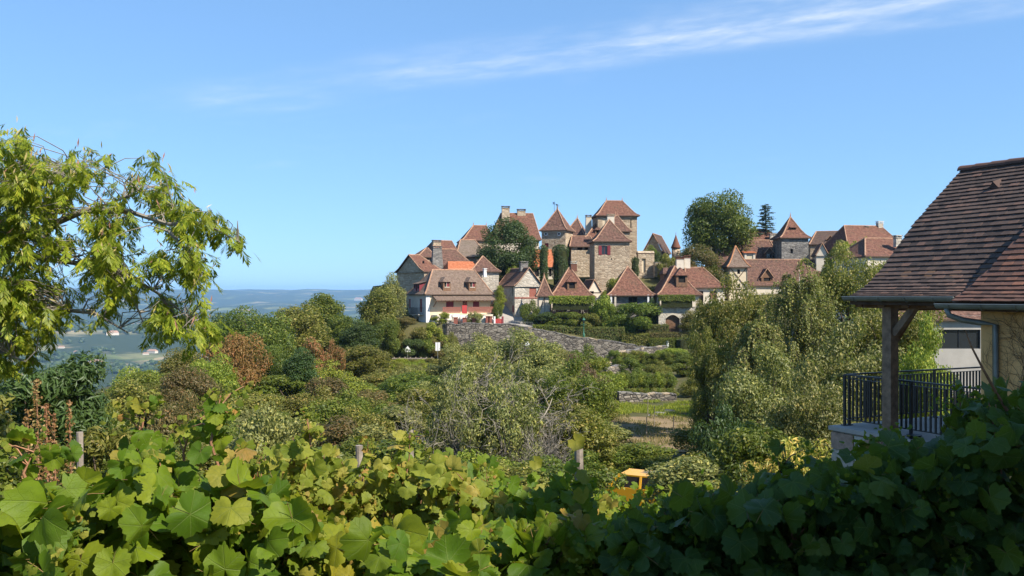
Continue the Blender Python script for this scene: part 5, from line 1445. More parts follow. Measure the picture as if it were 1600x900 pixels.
for a_ in (('scrub', 720, 592, 90, 41, 'f_silver', 'thin grey shrub mixed into the dead twigs'), ('scrub', 790, 600, 100, 41, 'f_silver', 'thin pale shrub right of the dead trunk'), ('scrub', 755, 568, 130, 44, 'f_silver', 'airy grey green shrub growing up through the dead tree'), ('bush0', 745, 585, 120, 46, 'f_silver', 'grey green shrub right behind the dead tree'), ('bush1', 700, 640, 90, 44, 'f_olive', 'olive shrub showing through the dead twigs'), ('bush2', 810, 655, 80, 44.5, 'f_umber', 'brownish shrub at the foot of the dead tree'),
           ('apple', 898, 562, 100, 49, 'f_green', 'fresh green fruit tree at the left end of the dry field'), ('bush1', 905, 640, 110, 44, 'f_olive', 'olive shrub at the foot of the green fruit tree'),
           ('apple', 815, 517, 130, 82, 'f_silver', 'tall grey green scrub tree in front of the terrace wall'), ('apple', 752, 524, 96, 88, 'f_silver', 'grey scrub tree leaning on the terrace wall'),
           ('scrub', 880, 552, 60, 86, 'f_purple', 'purple leaved shrub near the terrace steps'), ('scrub', 915, 566, 60, 84, 'f_purple', 'dark purple shrub below the fig bushes'),
           ('bush0', 912, 541, 64, 92, 'f_green', 'large leafy fig bush under the terrace wall'), ('bush2', 935, 560, 44, 90, 'f_bright', 'bright green bush beside the terrace steps'),
           ('bush2', 870, 548, 50, 96, 'f_olive', 'olive bush left of the fig under the wall'), ('apple', 712, 541, 60, 92, 'f_olive', 'olive scrub tree below the creeper corner of the terrace wall'), ('apple', 866, 540, 56, 90, 'f_silver', 'grey leaved scrub tree beside the purple shrub'), ('bush1', 990, 560, 40, 98, 'f_green', 'green bush hiding the stepped wall'), ('bush0', 1030, 566, 44, 99, 'f_olive', 'olive bush above the terrace crop row'), ('bush1', 1072, 556, 56, 104, 'f_green', 'green bush at the right end of the garden terraces'), ('bush0', 1082, 592, 46, 86, 'f_olive', 'olive bush at the right end of the crumbling wall'), ('bush2', 1060, 545, 50, 122, 'f_bright', 'yellow green bush under the clipped hedges')):
    plant(a_[0], a_[1], a_[2], a_[3], a_[4], a_[5], 'tree' if a_[0] == 'apple' else 'shrub', a_[6], 'tree' if a_[0] == 'apple' else 'shrub')

# terrace crops: a row of bright vines, then bushes behind
for k in range(16):
    px = 947 + 6.8 * k
    plant('shrub', px, 581 + (k % 3) * 1.5, 15, 92 + 0.05 * k, 'f_green' if k % 4 else 'f_bright', 'vegetable_plant', 'bushy bright green plant in the terrace crop row', 'plant', 'plants in the terrace crop row')
for k in range(15):
    px = 962 + 9 * k
    plant('bush2', px, 548 + (k % 4) * 2 + (k > 9) * 2, 26, 116 + (k % 3), ('f_green', 'f_olive', 'f_bright')[k % 3], 'shrub', ('green', 'olive', 'yellow green')[k % 3] + ' bush along the upper garden terrace', 'shrub', ('green', 'olive', 'yellow green')[k % 3] + ' bushes of the upper terrace', hmin=1.2)
for k in range(12):
    px = 964 + 8 * k
    plant('shrub', px, 606 + (k * 5 % 7), 18, 84.5, ('f_green', 'f_olive')[k % 2], 'shrub', ('green', 'olive')[k % 2] + ' weed clump growing along the crumbling terrace wall', 'shrub', ('green', 'olive') [k % 2] + ' weeds on the terrace wall')

# the big trees right of the field
plant('walnut', 1148, 440, 120, 60, 'f_olive', 'tree', 'wide olive green walnut tree beside the dry field', 'tree')
plant('walnut', 1108, 520, 66, 52, 'f_olive', 'tree', 'open branched tree leaning over the dry field', 'tree')
plant('walnut', 1325, 392, 110, 66, 'f_olive', 'tree', 'tree with brown tinged leaves right of the birch', 'tree')
plant('walnut', 1400, 462, 150, 48, 'f_olive', 'tree', 'leafy fruit tree behind the veranda post', 'tree')
plant('apple', 1330, 505, 150, 41, 'f_silver', 'tree', 'pale silvery tree behind the balcony railing corner', 'tree')
plant('apple', 1195, 545, 150, 39, 'f_silver', 'tree', 'pale silvery tree in front of the birch', 'tree')
plant('apple', 1445, 505, 90, 33, 'f_bright', 'tree', 'young apple tree with light leaves behind the railing', 'tree')
plant('bush0', 1135, 638, 96, 36, 'f_dark', 'shrub', 'dense dark green bush at the field corner', 'shrub')
plant('bush1', 1180, 660, 80, 33, 'f_green', 'shrub', 'green bush at the foot of the silvery tree', 'shrub')
plant('apple', 1270, 575, 130, 31, 'f_silver', 'tree', 'light leaved willow close to the balcony wall', 'tree')

def weeping_birch(px, py_top, w_px, Y, seed, label):
    rr = random.Random(seed); rs = np.random.RandomState(seed)
    g = ground_at(px, Y); H_ = -(py_top - HZ) / F * Y - g.z; Rw = w_px * Y / F / 2
    e = empty('birch_tree', g, 0, label, 'tree')
    tr = MB(); br = MB(); lp, ld = [], []
    trunk = [Vector((0.25 * math.sin(k * 0.9), 0.15 * math.cos(k * 1.3), H_ * 0.93 * k / 9 - 0.3)) for k in range(10)]
    tr.tube(trunk, [0.16 * (1 - 0.105 * k) for k in range(10)], 8)
    for i in range(84):
        k = 0.18 + 0.82 * (i / 83); p = trunk[0].lerp(trunk[-1], k); p = trunk[min(9, int(k * 9))]
        az = i * 2.4 + rr.uniform(-.5, .5); reach = Rw * (1.05 - 0.75 * k ** 2.2) * rr.uniform(0.6, 1.05)
        rise = rr.uniform(0.4, 1.3) * (1.2 - k * 0.4)
        c = [p]
        for s_ in (0.33, 0.66, 1.0):
            c.append(p + Vector((math.cos(az) * reach * s_, math.sin(az) * reach * s_, rise * math.sin(s_ * 2.2))))
        br.tube(c, [0.035, 0.026, 0.017, 0.008], 5, cap=False)
        for j in range(15):
            s_ = rr.uniform(0.2, 1.02); q = p + Vector((math.cos(az) * reach * s_, math.sin(az) * reach * s_, rise * math.sin(s_ * 2.2)))
            L = rr.uniform(0.8, 2.6); dx, dy = rr.gauss(0, .25) + 0.12 * math.cos(az), rr.gauss(0, .25) + 0.12 * math.sin(az)
            n = int(L * 24)
            u = np.linspace(0, 1, n)
            st = np.stack([q.x + dx * u * (2 - u) * L * 0.7, q.y + dy * u * (2 - u) * L * 0.7, q.z + 0.12 - L * u ** 1.4], 1) + rs.randn(n, 3) * 0.05
            lp.append(st); ld.append(np.tile([dx, dy, -1.0], (n, 1)))
            if j < 6: br.tube([q, Vector(st[n // 2]), Vector(st[-1])], [0.012, 0.008, 0.004], 3, cap=False)
    pts = np.vstack(lp); al = np.vstack(ld)
    V, Fc = leaf_quads(pts, unit(pts - np.array([0, 0, H_ * 0.5])) + [0, 0, 0.2], 0.125, rs, 0.55, 0.8, al)
    n = len(pts); sub = vnoise(pts[:, 0] * 0.9 + 7, pts[:, 1] * 0.9 + pts[:, 2] * 0.4 + 3)
    tr.build('trunk', M['bark_pale'], e); br.build('branches', M['bark'], e)
    obj('crown', mesh_np('birch_crown', V, Fc, M['f_birch'], {'v': rs.rand(n), 'p': sub}), e)
M['f_birch'] = foliage_mat('leaf_birch', (0.095, 0.110, 0.026), (0.290, 0.285, 0.085), (0.36, 0.30, 0.07), tintamt=0.14)
weeping_birch(1243, 388, 215, 50, 5, 'tall weeping birch with pale trunk and trailing silvery leaves')
weeping_birch(1180, 480, 150, 46, 9, 'shorter weeping birch in front of the walnut tree')

# peach tree with long hanging yellow leaves beside the balcony
def long_leaf_shrub(px, py_top, w_px, Y, mat, n, size, seed, name, label, cat, hang=1.0, aspect=0.22):
    rs = np.random.RandomState(seed); g = ground_at(px, Y); H_ = -(py_top - HZ) / F * Y - g.z; Rw = w_px * Y / F / 2
    e = empty(name, g, 0, label, cat)
    pf = [(x * Rw, y * Rw, H_ * (0.55 + 0.33 * z), Rw * 0.33) for x, y, z in rs.uniform(-0.75, 0.75, (22, 3))]
    pts, nrm, idx = puff_leaves(pf, n, rs, 0.5)
    V, Fc = leaf_quads(pts, nrm, size, rs, aspect, 0.5, np.tile([0, 0, -hang], (n, 1)) + 0.6 * rs.randn(n, 3))
    obj('foliage', mesh_np('long_leaves', V, Fc, M[mat], {'v': rs.rand(n), 'p': rs.rand(len(pf))[idx]}), e)
    t = MB()
    for q in pf[:12]: t.tube([(0, 0, -0.3), (q[0] * 0.4, q[1] * 0.4, q[2] * 0.5), q[:3]], [0.05, 0.03, 0.01], 5)
    t.build('stem', M['bark'], e)
long_leaf_shrub(1245, 655, 125, 24, 'f_yellow', 2600, 0.20, 3, 'peach_tree', 'yellowing peach tree with long drooping leaves beside the balcony wall', 'tree')
long_leaf_shrub(1175, 690, 100, 22, 'f_yellow', 1800, 0.17, 4, 'peach_tree', 'low straggly peach sapling with scorched yellow leaves', 'tree')

# village greenery
plant('ball', 794, 344, 84, 156, 'f_dark', 'tree', 'dense dark round tree rising between the village roofs', 'tree', up=True)
plant('oak0', 1123, 304, 90, 162, 'f_green', 'tree', 'big plane tree standing above the village roofs', 'tree', up=True)
for a_ in (('ball', 1090, 385, 76, 149, 'f_umber', 'rounded brownish bush below the plane tree'), ('bush0', 1030, 395, 30, 160, 'f_dark', 'dark hedge bush behind the courtyard wall'), ('bush1', 1012, 384, 26, 161, 'f_green', 'leafy fig above the courtyard wall'),
           ('bush0', 1045, 398, 40, 156, 'f_olive', 'olive bush beside the low pale garden wall'), ('bush0', 1110, 415, 40, 147, 'f_green', 'green bush behind the chimney of the cellar house'),
           ('bush2', 1330, 380, 60, 140, 'f_bright', 'bright yellow green bush among the right hand roofs'), ('bush0', 1360, 378, 44, 135, 'f_bright', 'light green bush beside the red roofed house'), ('ball', 1390, 412, 80, 110, 'f_dark', 'dark green tree against the veranda roof edge'), ('bush1', 1305, 378, 40, 146, 'f_olive', 'olive bush below the dark roofed house'),
           ('bush2', 957, 436, 36, 143.5, 'f_bright', 'bright green shrub at the foot of the front tower'), ('bush0', 980, 430, 30, 145.5, 'f_green', 'green shrub right of the front tower foot'), ('bush0', 1000, 445, 40, 146, 'f_olive', 'olive shrub behind the pyramid roof'),
           ('ash', 781, 447, 15, 142, 'f_bright', 'creeper clad bush beside the road bend'), ('bush0', 776, 470, 16, 138, 'f_green', 'green shrub at the corner of the long house'), ('bush0', 806, 412, 30, 152, 'f_bright', 'light green bush below the dark round tree'),
           ('bush0', 828, 470, 34, 137.5, 'f_green', 'green garden shrub in front of the white gable house'), ('bush1', 850, 488, 40, 136, 'f_dark', 'dark garden shrub left of the vine porch'), ('bush2', 880, 488, 50, 135.5, 'f_green', 'green garden shrub below the balcony'), ('bush2', 918, 490, 40, 135.5, 'f_olive', 'olive garden shrub below the balcony end'),
           ('bush1', 937, 462, 40, 136.5, 'f_bright', 'climbing vine bush between vine porch and pyramid house'), ('bush2', 985, 474, 84, 136.0, 'f_green', 'broad clipped fig canopy in front of the pyramid house'), ('bush0', 960, 480, 44, 135.6, 'f_green', 'left end of the fig canopy by the pyramid house'), ('bush0', 1020, 468, 30, 137, 'f_dark', 'dark shrub between pyramid house and cellar house'),
           ('ash', 1076, 486, 24, 133.6, 'f_olive', 'slim tree beside the arched cellar door'), ('bush0', 1098, 470, 40, 136, 'f_olive', 'olive bush at the right end of the pale terrace'), ('bush1', 1125, 470, 50, 134, 'f_green', 'green bush below the brown shutter'), ('bush2', 1090, 515, 44, 132.5, 'f_silver', 'grey leaved shrub beside the clipped hedge'),
           ('bush1', 690, 488, 22, 131.9, 'f_bright', 'yellow green creeper clump at the house corner'), ('bush1', 682, 505, 36, 130.2, 'f_bright', 'bright creeper spilling over the terrace wall corner'), ('bush2', 660, 512, 46, 131, 'f_olive', 'olive scrub on the cliff below the west wall'), ('bush0', 632, 506, 40, 132, 'f_umber', 'brownish scrub on the cliff below the long house'), ('bush1', 612, 498, 40, 130, 'f_olive', 'olive scrub at the edge of the cliff'), ('bush0', 705, 520, 30, 129.8, 'f_olive', 'olive weeds hanging on the terrace wall'),
           ('bush2', 640, 530, 50, 129, 'f_dark', 'dark scrub under the cliff behind the white sign'), ('bush2', 690, 532, 40, 129, 'f_umber', 'dry brown scrub at the base of the terrace wall'), ('bush0', 668, 525, 40, 129.5, 'f_green', 'green scrub at the base of the cliff'),
           ('bush0', 735, 488, 16, 133, 'f_silver', 'small olive tree in the white rockery'), ('bush0', 745, 487, 20, 132.8, 'f_silver', 'rounded grey shrub in the white rockery')):
    up_ = a_[4] > 131.4
    hm = 1.2
    plant(a_[0], a_[1], a_[2], a_[3], a_[4], a_[5], 'tree' if a_[0] in ('ball', 'ash') else 'shrub', a_[6], 'tree' if a_[0] in ('ball', 'ash') else 'shrub', up=up_, hmin=hm)

def box_leaves(name, label, cat, px0, px1, py0, py1, Y, depth, mat, n, size, round_=False, seed=1, core='f_dark', group=None, ang=0.0):
    """clipped hedge or ivy column: leaf faces over the surface of a block, with a twiggy core"""
    rs = np.random.RandomState(seed)
    x0, x1 = (px0 - 800) / F * Y, (px1 - 800) / F * Y; zt_, zl_ = -(py0 - HZ) / F * Y, -(py1 - HZ) / F * Y
    cx_, w, h = (x0 + x1) / 2, (x1 - x0), (zt_ - zl_)
    e = empty(name, (cx_, Y + depth / 2, zl_), R(ang), label, cat, group)
    if round_:
        a = rs.rand(n) * 6.283; z = rs.rand(n); k = np.where(z > 0.86, np.sqrt(np.maximum(0, 1 - ((z - 0.86) / 0.14) ** 2)), 1.0) * (0.9 + 0.1 * np.sin(z * 9 + a * 2))
        nr = np.stack([np.cos(a), np.sin(a), 0.3 + 0 * a], 1)
        pts = np.stack([np.cos(a) * k * w / 2, np.sin(a) * k * depth / 2, z * h], 1)
    else:
        ar = np.array([w * h, w * h, w * depth, depth * h, depth * h]); f_ = rs.choice(5, n, p=ar / ar.sum())
        u, v = rs.rand(n) - 0.5, rs.rand(n) - 0.5
        tbl = [((u * w, -0.5 * depth + 0 * u, (v + .5) * h), (0, -1, 0.2)), ((u * w, .5 * depth + 0 * u, (v + .5) * h), (0, 1, 0.2)), ((u * w, v * depth, h + 0 * u), (0, 0, 1)), ((-.5 * w + 0 * u, v * depth, (u + .5) * h), (-1, 0, .2)), ((.5 * w + 0 * u, v * depth, (u + .5) * h), (1, 0, .2))]
        pts = np.zeros((n, 3)); nr = np.zeros((n, 3))
        for k in range(5):
            mk = f_ == k; pts[mk] = np.stack(tbl[k][0], 1)[mk]; nr[mk] = tbl[k][1]
    pts = pts + rs.randn(n, 3) * 0.07 + (0.12 * (vnoise(pts[:, 0] * 1.3 + 9, pts[:, 2] * 1.3 + pts[:, 1]) - 0.5))[:, None] * nr
    V, Fc = leaf_quads(pts, nr, size, rs, 0.6, 0.55)
    obj('foliage', mesh_np(name + '_leaves', V, Fc, M[mat], {'v': rs.rand(n), 'p': vnoise(pts[:, 0] * 1.1, pts[:, 2] * 2)}), e)
    b = MB(); s = 0.86
    if round_: b.lathe((0, 0, 0), [(0.42 * w, -1.0), (0.42 * w, h * 0.8), (0.2 * w, h * 0.93)], 10)
    else: b.box(-w / 2 * s, w / 2 * s, -depth / 2 * 0.75, depth / 2 * 0.75, -1.0, h * 0.9)
    b.build('branches', M['hedge_core'], e)
    return e
M['hedge_core'] = plain('hedge_inner_twigs', (0.030, 0.034, 0.014), 0.95, 0.05, var=0.4, scale=6)
box_leaves('ivy_column', 'slim dark ivy clad column in front of the orange roof', 'ivy', 843, 856.5, 383, 436, 152, 1.4, 'f_dark', 2600, 0.2, True, 1)
box_leaves('ivy_column', 'broad dark ivy clad column in front of the orange roof', 'ivy', 863.5, 889, 382, 436, 152, 2.4, 'f_dark', 4200, 0.2, True, 2)
box_leaves('ivy_curtain', 'narrow dark ivy strip at the right corner of the front tower', 'ivy', 987.5, 999, 402, 430, 151.5, 1.0, 'f_dark', 1200, 0.2, True, 3)
box_leaves('hedge', 'low rounded hedge left of the long clipped hedge', 'hedge', 833, 862, 508.5, 524, 132.4, 1.6, 'f_green', 2600, 0.15, seed=4)
box_leaves('hedge', 'green hedge run just before the long clipped hedge', 'hedge', 864, 887, 510, 527, 132.2, 1.5, 'f_hedge', 2200, 0.15, seed=5)
box_leaves('hedge', 'long square clipped hedge above the terrace wall', 'hedge', 886, 976, 512, 534, 132.6, 1.6, 'f_hedge', 9500, 0.14, seed=6)
box_leaves('hedge', 'golden topped clipped hedge beside the arched cellar door', 'hedge', 1011, 1045, 508, 523, 133.6, 1.5, 'f_hedge', 3600, 0.14, seed=7)
box_leaves('hedge', 'flat brownish clipped hedge in front of the golden topped one', 'hedge', 1015, 1081, 520, 533, 132.6, 0.9, 'f_umber', 4200, 0.14, seed=8)
box_leaves('hedge', 'low green clipped hedge at the end of the terrace wall', 'hedge', 1016, 1054, 529, 547, 131.6, 1.2, 'f_green', 3200, 0.14, seed=9)
box_leaves('hedge', 'rounded low green hedge beside the small white sign stone', 'hedge', 1054, 1078, 528, 545, 131.8, 1.2, 'f_green', 2400, 0.14, True, seed=10)
box_leaves('hedge', 'ragged hedge between the terrace wall and the fig canopy', 'hedge', 972, 1014, 522, 541, 132.2, 1.3, 'f_olive', 3200, 0.16, seed=11)
box_leaves('porch_vine', 'leafy vine hanging along the balcony of the vine porch house', 'vine', 859, 929, 463.5, 474, 136.6, 1.4, 'f_bright', 5200, 0.17, seed=12)
box_leaves('porch_vine', 'leafy vine hanging along the porch above the pale terrace', 'vine', 1031, 1086, 462, 470, 134.6, 1.2, 'f_green', 3600, 0.17, seed=13)
# cedar on the skyline
def cedar(px, py_top, w_px, Y, label):
    rs = np.random.RandomState(3); x = (px - 800) / F * Y; z = uz1(x, Y); H_ = -(py_top - HZ) / F * Y - z; Rw = w_px * Y / F / 2
    e = empty('cedar_tree', (x, Y, z), 0, label, 'tree'); b = MB(); b.tube([(0, 0, -.5), (0.1, 0, H_ * 0.6), (0, 0, H_)], [0.3, 0.16, 0.02], 7)
    pts = []; nrm = []
    for i in range(58):
        k = 0.25 + 0.75 * i / 57; az = i * 2.4; L = Rw * (1.12 - k) * 1.5 * rs.uniform(0.6, 1.1) + 0.25
        d = np.array([math.cos(az), math.sin(az), 0.22]); p0 = np.array([0, 0, H_ * k])
        b.tube([tuple(p0), tuple(p0 + d * L)], [0.05, 0.01], 4, cap=False)
        n = int(90 * L / Rw) + 25; u = rs.rand(n) ** 0.7
        q = p0 + d * L * u[:, None] + rs.randn(n, 3) * np.array([0.22, 0.22, 0.07]); q[:, 2] -= 0.35 * u ** 2 * L * 0.4
        pts.append(q); nrm.append(np.tile([0, 0, 1.0], (n, 1)))
    pts = np.vstack(pts); V, Fc = leaf_quads(pts, np.vstack(nrm), 0.42, rs, 0.4, 0.5)
    b.build('trunk', M['bark'], e); obj('crown', mesh_np('cedar_crown', V, Fc, M['f_cedar'], {'v': rs.rand(len(pts)), 'p': rs.rand(len(pts))}), e)
cedar(1196, 321, 46, 176, 'blue green cedar with drooping boughs on the skyline')
# ------------------------------------------------------------------ veranda house on the right
E1 = Vector((0.4392, -0.8984, 0)); E2 = Vector((0.8984, 0.4392, 0))
C0 = Vector((6.07, 16.9, 0))
def tile_solid(name, c1, c2, c3):
    t = NT(name)
    oi = t.new('ShaderNodeObjectInfo')
    f = t.math('FRACT', t.math('ADD', t.attr('v'), oi.outputs['Random']))
    v = t.coords('Object'); n = t.noise(v, 18, 4, 0.7)
    col = t.ramp(f, [(0.0, c1), (0.45, c2), (0.8, c2), (1.0, c3)])
    geo = t.new('ShaderNodeNewGeometry')
    big = t.noise(geo.outputs['Position'], 1.3, 5, 0.6)
    col = t.mix(t.rng(n, 0.45, 0.7, 0, 0.45), col, tuple(x * 0.55 for x in c1))
    col = t.mix(t.rng(big, 0.45, 0.7, 0, 0.35), col, (0.085, 0.062, 0.050))
    fine = t.noise(geo.outputs['Position'], 60, 3, 0.6)
    return t.done(t.principled(col, 0.85, 0.25, 0, t.bump(fine, 0.35, 0.004)))
M['tile_near'] = tile_solid('clay_tile_weathered', (0.052, 0.038, 0.033), (0.098, 0.066, 0.053), (0.160, 0.092, 0.068))
M['tile_near_red'] = tile_solid('clay_tile_red', (0.070, 0.042, 0.034), (0.140, 0.072, 0.052), (0.235, 0.105, 0.066))
for nm_, c_ in (('stone_block_a', (0.42, 0.36, 0.29)), ('stone_block_b', (0.36, 0.25, 0.19)), ('stone_block_c', (0.47, 0.43, 0.37))): M[nm_] = plain(nm_, c_, 0.92, 0.12, var=0.3, scale=8, bump=0.6)
M['post_wood'] = plain('oak_post', (0.23, 0.155, 0.105), 0.8, 0.2, var=0.4, scale=7, bump=0.5)

NH = empty('veranda_house', C0, math.atan2(E1.y, E1.x), 'ochre house with dark tiled veranda roof on an oak post', 'house')
# roof surface: slope profile from the eave (w = we, z = ze) up to the ridge
def roof_profile(we, ze, wr, zr, n=33, flare=0.10):
    out = []
    for i in range(n + 1):
        k = i / n; w = we + (wr - we) * k
        z = ze + (zr - ze) * (k - flare * math.sin(math.pi * min(1, k * 1.6)) * max(0, 1 - k * 1.6) * 1.2)
        out.append(Vector((0, w, z)))
    return out
def tiled_slope(parent, name, t0, t1, prof, mat, rake=0.0, seed=1, keep=300, fwd=True):
    """a boarded slope covered in single clay tiles; the tiles that show largest are objects, the rest one mesh"""
    rr = random.Random(seed)
    b = MB()
    for p, q in zip(prof, prof[1:]):
        k0 = (p.y - prof[0].y); k1 = (q.y - prof[0].y)
        pts = [(t0 + rake * k0, p.y, p.z - 0.03), (t1, p.y, p.z - 0.03), (t1, q.y, q.z - 0.03), (t0 + rake * k1, q.y, q.z - 0.03)]
        b.face(pts); b.face([(x, y, z - 0.10) for x, y, z in reversed(pts)])
        b.face([pts[0], pts[3], (pts[3][0], pts[3][1], pts[3][2] - 0.1), (pts[0][0], pts[0][1], pts[0][2] - 0.1)])
    b.face([(t0, prof[0].y, prof[0].z - 0.13), (t1, prof[0].y, prof[0].z - 0.13), (t1, prof[0].y, prof[0].z - 0.03), (t0, prof[0].y, prof[0].z - 0.03)])
    deck = b.build(name, M['wood'], parent)
    tw, th = 0.168, 0.016
    tm = MB(); tm.box(-tw / 2 + 0.003, tw / 2 - 0.003, -0.004, 0.205, 0, th); tme = tm.mesh('tile', mat)
    at = tme.attributes.new('v', 'FLOAT', 'FACE'); at.data.foreach_set('value', [0.0] * len(tme.polygons))
    cand = []
    for r_, (p, q) in enumerate(zip(prof, prof[1:])):
        up = (q - p).normalized(); k = p.y - prof[0].y
        ta = t0 + rake * k - rr.uniform(0, 0.02)
        t = ta + tw / 2 + (0.5 * tw if r_ % 2 and rake == 0 else rr.uniform(0, tw * 0.4) if rake else 0)
        if r_ % 2 and rake == 0: cand.append((ta + tw * 0.26, p, up, 0.5))
        while t < t1:
            cand.append((t, p, up, 1.0)); t += tw
    Mw = Matrix.Translation(NH.location) @ Matrix.Rotation(math.atan2(E1.y, E1.x), 4, 'Z')
    scored = []
    for c in cand:
        wpos = Mw @ Vector((c[0], c[1].y, c[1].z)); px = 800 + wpos.x / wpos.y * F
        scored.append(((wpos.length if px < 1612 else 100 + wpos.length), c))
    scored.sort(key=lambda s_: s_[0])
    V, Fc, A = [], [], []
    box_v = np.array([v_[:] for v_ in tm.v]); box_f = np.array(tm.f)
    for i, (sc_, (t, p, up, wf)) in enumerate(scored):
        xa = Vector((1, 0, rr.gauss(0, 0.012))).normalized(); ya = (up + Vector((rr.gauss(0, .01), 0, -0.19))).normalized(); za = xa.cross(ya).normalized()
        m = Matrix((xa * wf, ya, za)).transposed().to_4x4(); m.translation = Vector((t, p.y, p.z)) + za * (0.022 + rr.uniform(0, 0.006))
        if i < keep and sc_ < 100:
            o = bpy.data.objects.new('tile', tme); COL.objects.link(o); o.parent = deck; o.matrix_local = m
        else:
            mm = np.array(m); vv = box_v @ mm[:3, :3].T + mm[:3, 3]
            Fc.append(box_f + 8 * len(V)); V.append(vv); A.append(np.full(6, rr.random()))
    if V:
        o = obj('tiles', mesh_np('tiles', np.vstack(V), np.vstack(Fc), mat, {'v': np.concatenate(A)}), deck, kind='stuff')
    return deck
prof1 = roof_profile(-0.25, -0.055, 2.815, 2.46, 32)
main_roof = tiled_slope(NH, 'roof', 0.70, 8.5, prof1, M['tile_near'], 0.0, 1, 300)
b = MB()  # far slope and soffit
b.face([(0.70, 2.815, 2.44), (8.5, 2.815, 2.44), (8.5, 5.9, -0.1), (0.70, 5.9, -0.1)]); b.face([(0.72, 5.9, -0.2), (8.5, 5.9, -0.2), (8.5, 2.815, 2.32), (0.72, 2.815, 2.32)]); b.build('far_slope', M['tile_near'], main_roof)
prof2 = roof_profile(-0.47, -0.13, 1.95, 2.06, 27, 0.06)
side_roof = tiled_slope(NH, 'side_roof', 2.93, 8.5, prof2, M['tile_near_red'], 0.30, 2, 300)
# ridge tiles
for k in range(22):
    b = MB(); t0 = 0.66 + k * 0.34
    n = 7
    for s_ in range(n):
        a0, a1 = math.pi * s_ / n, math.pi * (s_ + 1) / n; r0 = 0.115; r1 = 0.10
        q = lambda a, r, t: (t, 2.815 + math.cos(a) * r * 1.15, 2.43 + math.sin(a) * r)
        b.face([q(a0, r0, t0), q(a1, r0, t0), q(a1, r1, t0 + 0.36), q(a0, r1, t0 + 0.36)])
        b.face([q(a0, r0, t0), q(a0, r0 - 0.02, t0), q(a1, r0 - 0.02, t0), q(a1, r0, t0)])
    b.build('ridge_tile', M['tile_near_red'], main_roof)
# vent tile
b = MB(); vt = Vector((1.72, 2.13, 1.93)); b.face([vt, vt + Vector((0.22, 0, 0)), vt + Vector((0.11, -0.02, 0.13))]); b.face([vt, vt + Vector((0.11, -0.02, 0.13)), vt + Vector((0.11, 0.28, 0.22))]); b.face([vt + Vector((0.22, 0, 0)), vt + Vector((0.11, 0.28, 0.22)), vt + Vector((0.11, -0.02, 0.13))])
b.build('vent_tile', M['tile_near_red'], main_roof)
# gutters: half pipes with joints
def gutter(t0, t1, w, z, name='gutter'):
    b = MB(); n = 8; r = 0.075
    for s_ in range(n):
        a0, a1 = math.pi + math.pi * s_ / n, math.pi + math.pi * (s_ + 1) / n
        for rr_, fl in ((r, 1), (r - 0.008, -1)):
            q = [(t0, w + math.cos(a0) * rr_, z + math.sin(a0) * rr_), (t1, w + math.cos(a0) * rr_, z + math.sin(a0) * rr_), (t1, w + math.cos(a1) * rr_, z + math.sin(a1) * rr_), (t0, w + math.cos(a1) * rr_, z + math.sin(a1) * rr_)]
            b.face(q if fl > 0 else q[::-1])
    b.tube([(t0, w - r, z), (t1, w - r, z)], 0.012, 6)
    for te in (t0, t1): b.face([(te, w + math.cos(math.pi + math.pi * s_ / n) * r, z + math.sin(math.pi + math.pi * s_ / n) * r) for s_ in range(n + 1)])
    g = b.build(name, M['zinc'], NH, smooth=False)
    for k in range(int((t1 - t0) / 0.55) + 1):
        t = t0 + 0.25 + k * 0.55
        if t > t1: break
        c = MB(); c.tube([(t, w + math.cos(math.pi + math.pi * s_ / n) * (r + 0.006), z + math.sin(math.pi + math.pi * s_ / n) * (r + 0.006)) for s_ in range(n + 1)], 0.010, 4); c.build('gutter_bracket', M['zinc'], g)
    return g
gutter(0.66, 2.95, -0.33, -0.045)
gutter(2.78, 8.5, -0.56, -0.155)
b = MB(); b.tube([(2.95, -0.56, -0.22), (2.98, -0.54, -0.33), (3.12, -0.42, -0.40), (3.28, -0.24, -0.44), (3.5, -0.17, -0.47), (3.52, -0.17, -3.5)], 0.045, 8); b.build('downpipe', M['zinc'], NH, smooth=True)
# timber frame: post, braces, wall plate
def beam(name, a, c, w, h, mat='post_wood', up=(0, 0, 1)):
    b = MB(); b.bar(a, c, w, h, up=up); return b.build(name, M[mat], NH)
beam('post', (1.33, 0.06, -2.5), (1.33, 0.06, -0.22), 0.19, 0.19, up=(1, 0, 0))
b = MB(); b.box(1.20, 1.46, -0.07, 0.19, -2.498, -2.46); b.build('post_foot', M['metal_dark'], NH)
beam('wall_plate', (0.78, 0.06, -0.16), (3.3, 0.06, -0.16), 0.17, 0.17, 'wood_mid')
beam('brace', (1.43, 0.06, -0.70), (1.86, 0.06, -0.20), 0.11, 0.12)
beam('brace', (1.33, 0.16, -0.80), (1.33, 0.75, -0.14), 0.12, 0.12, 'wood_mid', (1, 0, 0))
beam('tie_beam', (1.33, 0.16, -0.20), (1.33, 5.6, -0.20), 0.16, 0.18, 'wood_mid', (0, 0, 1))
beam('post', (1.33, 5.6, -2.5), (1.33, 5.6, -0.25), 0.19, 0.19, 'wood_mid', (1, 0, 0))
for k in range(5):
    t = 0.85 + 0.5 * k; beam('rafter', (t, -0.2, -0.20), (t, 2.75, 2.22), 0.08, 0.14, 'wood_mid', (1, 0, 0))
# ochre walls
b = MB()
b.box(3.22, 8.4, -0.12, 5.6, -5.2, -0.22); b.build('wall', M['plaster_ochre'], NH)
# balcony: slab and stone base
b = MB(); b.box(0.03, 3.218, 0.03, 5.4, -5.5, -2.58); b.build('balcony_base', M['stone_balcony'], NH)
b = MB(); b.box(-0.03, 3.215, -0.03, 5.45, -2.577, -2.50); b.build('balcony_slab', M['slab'], NH)
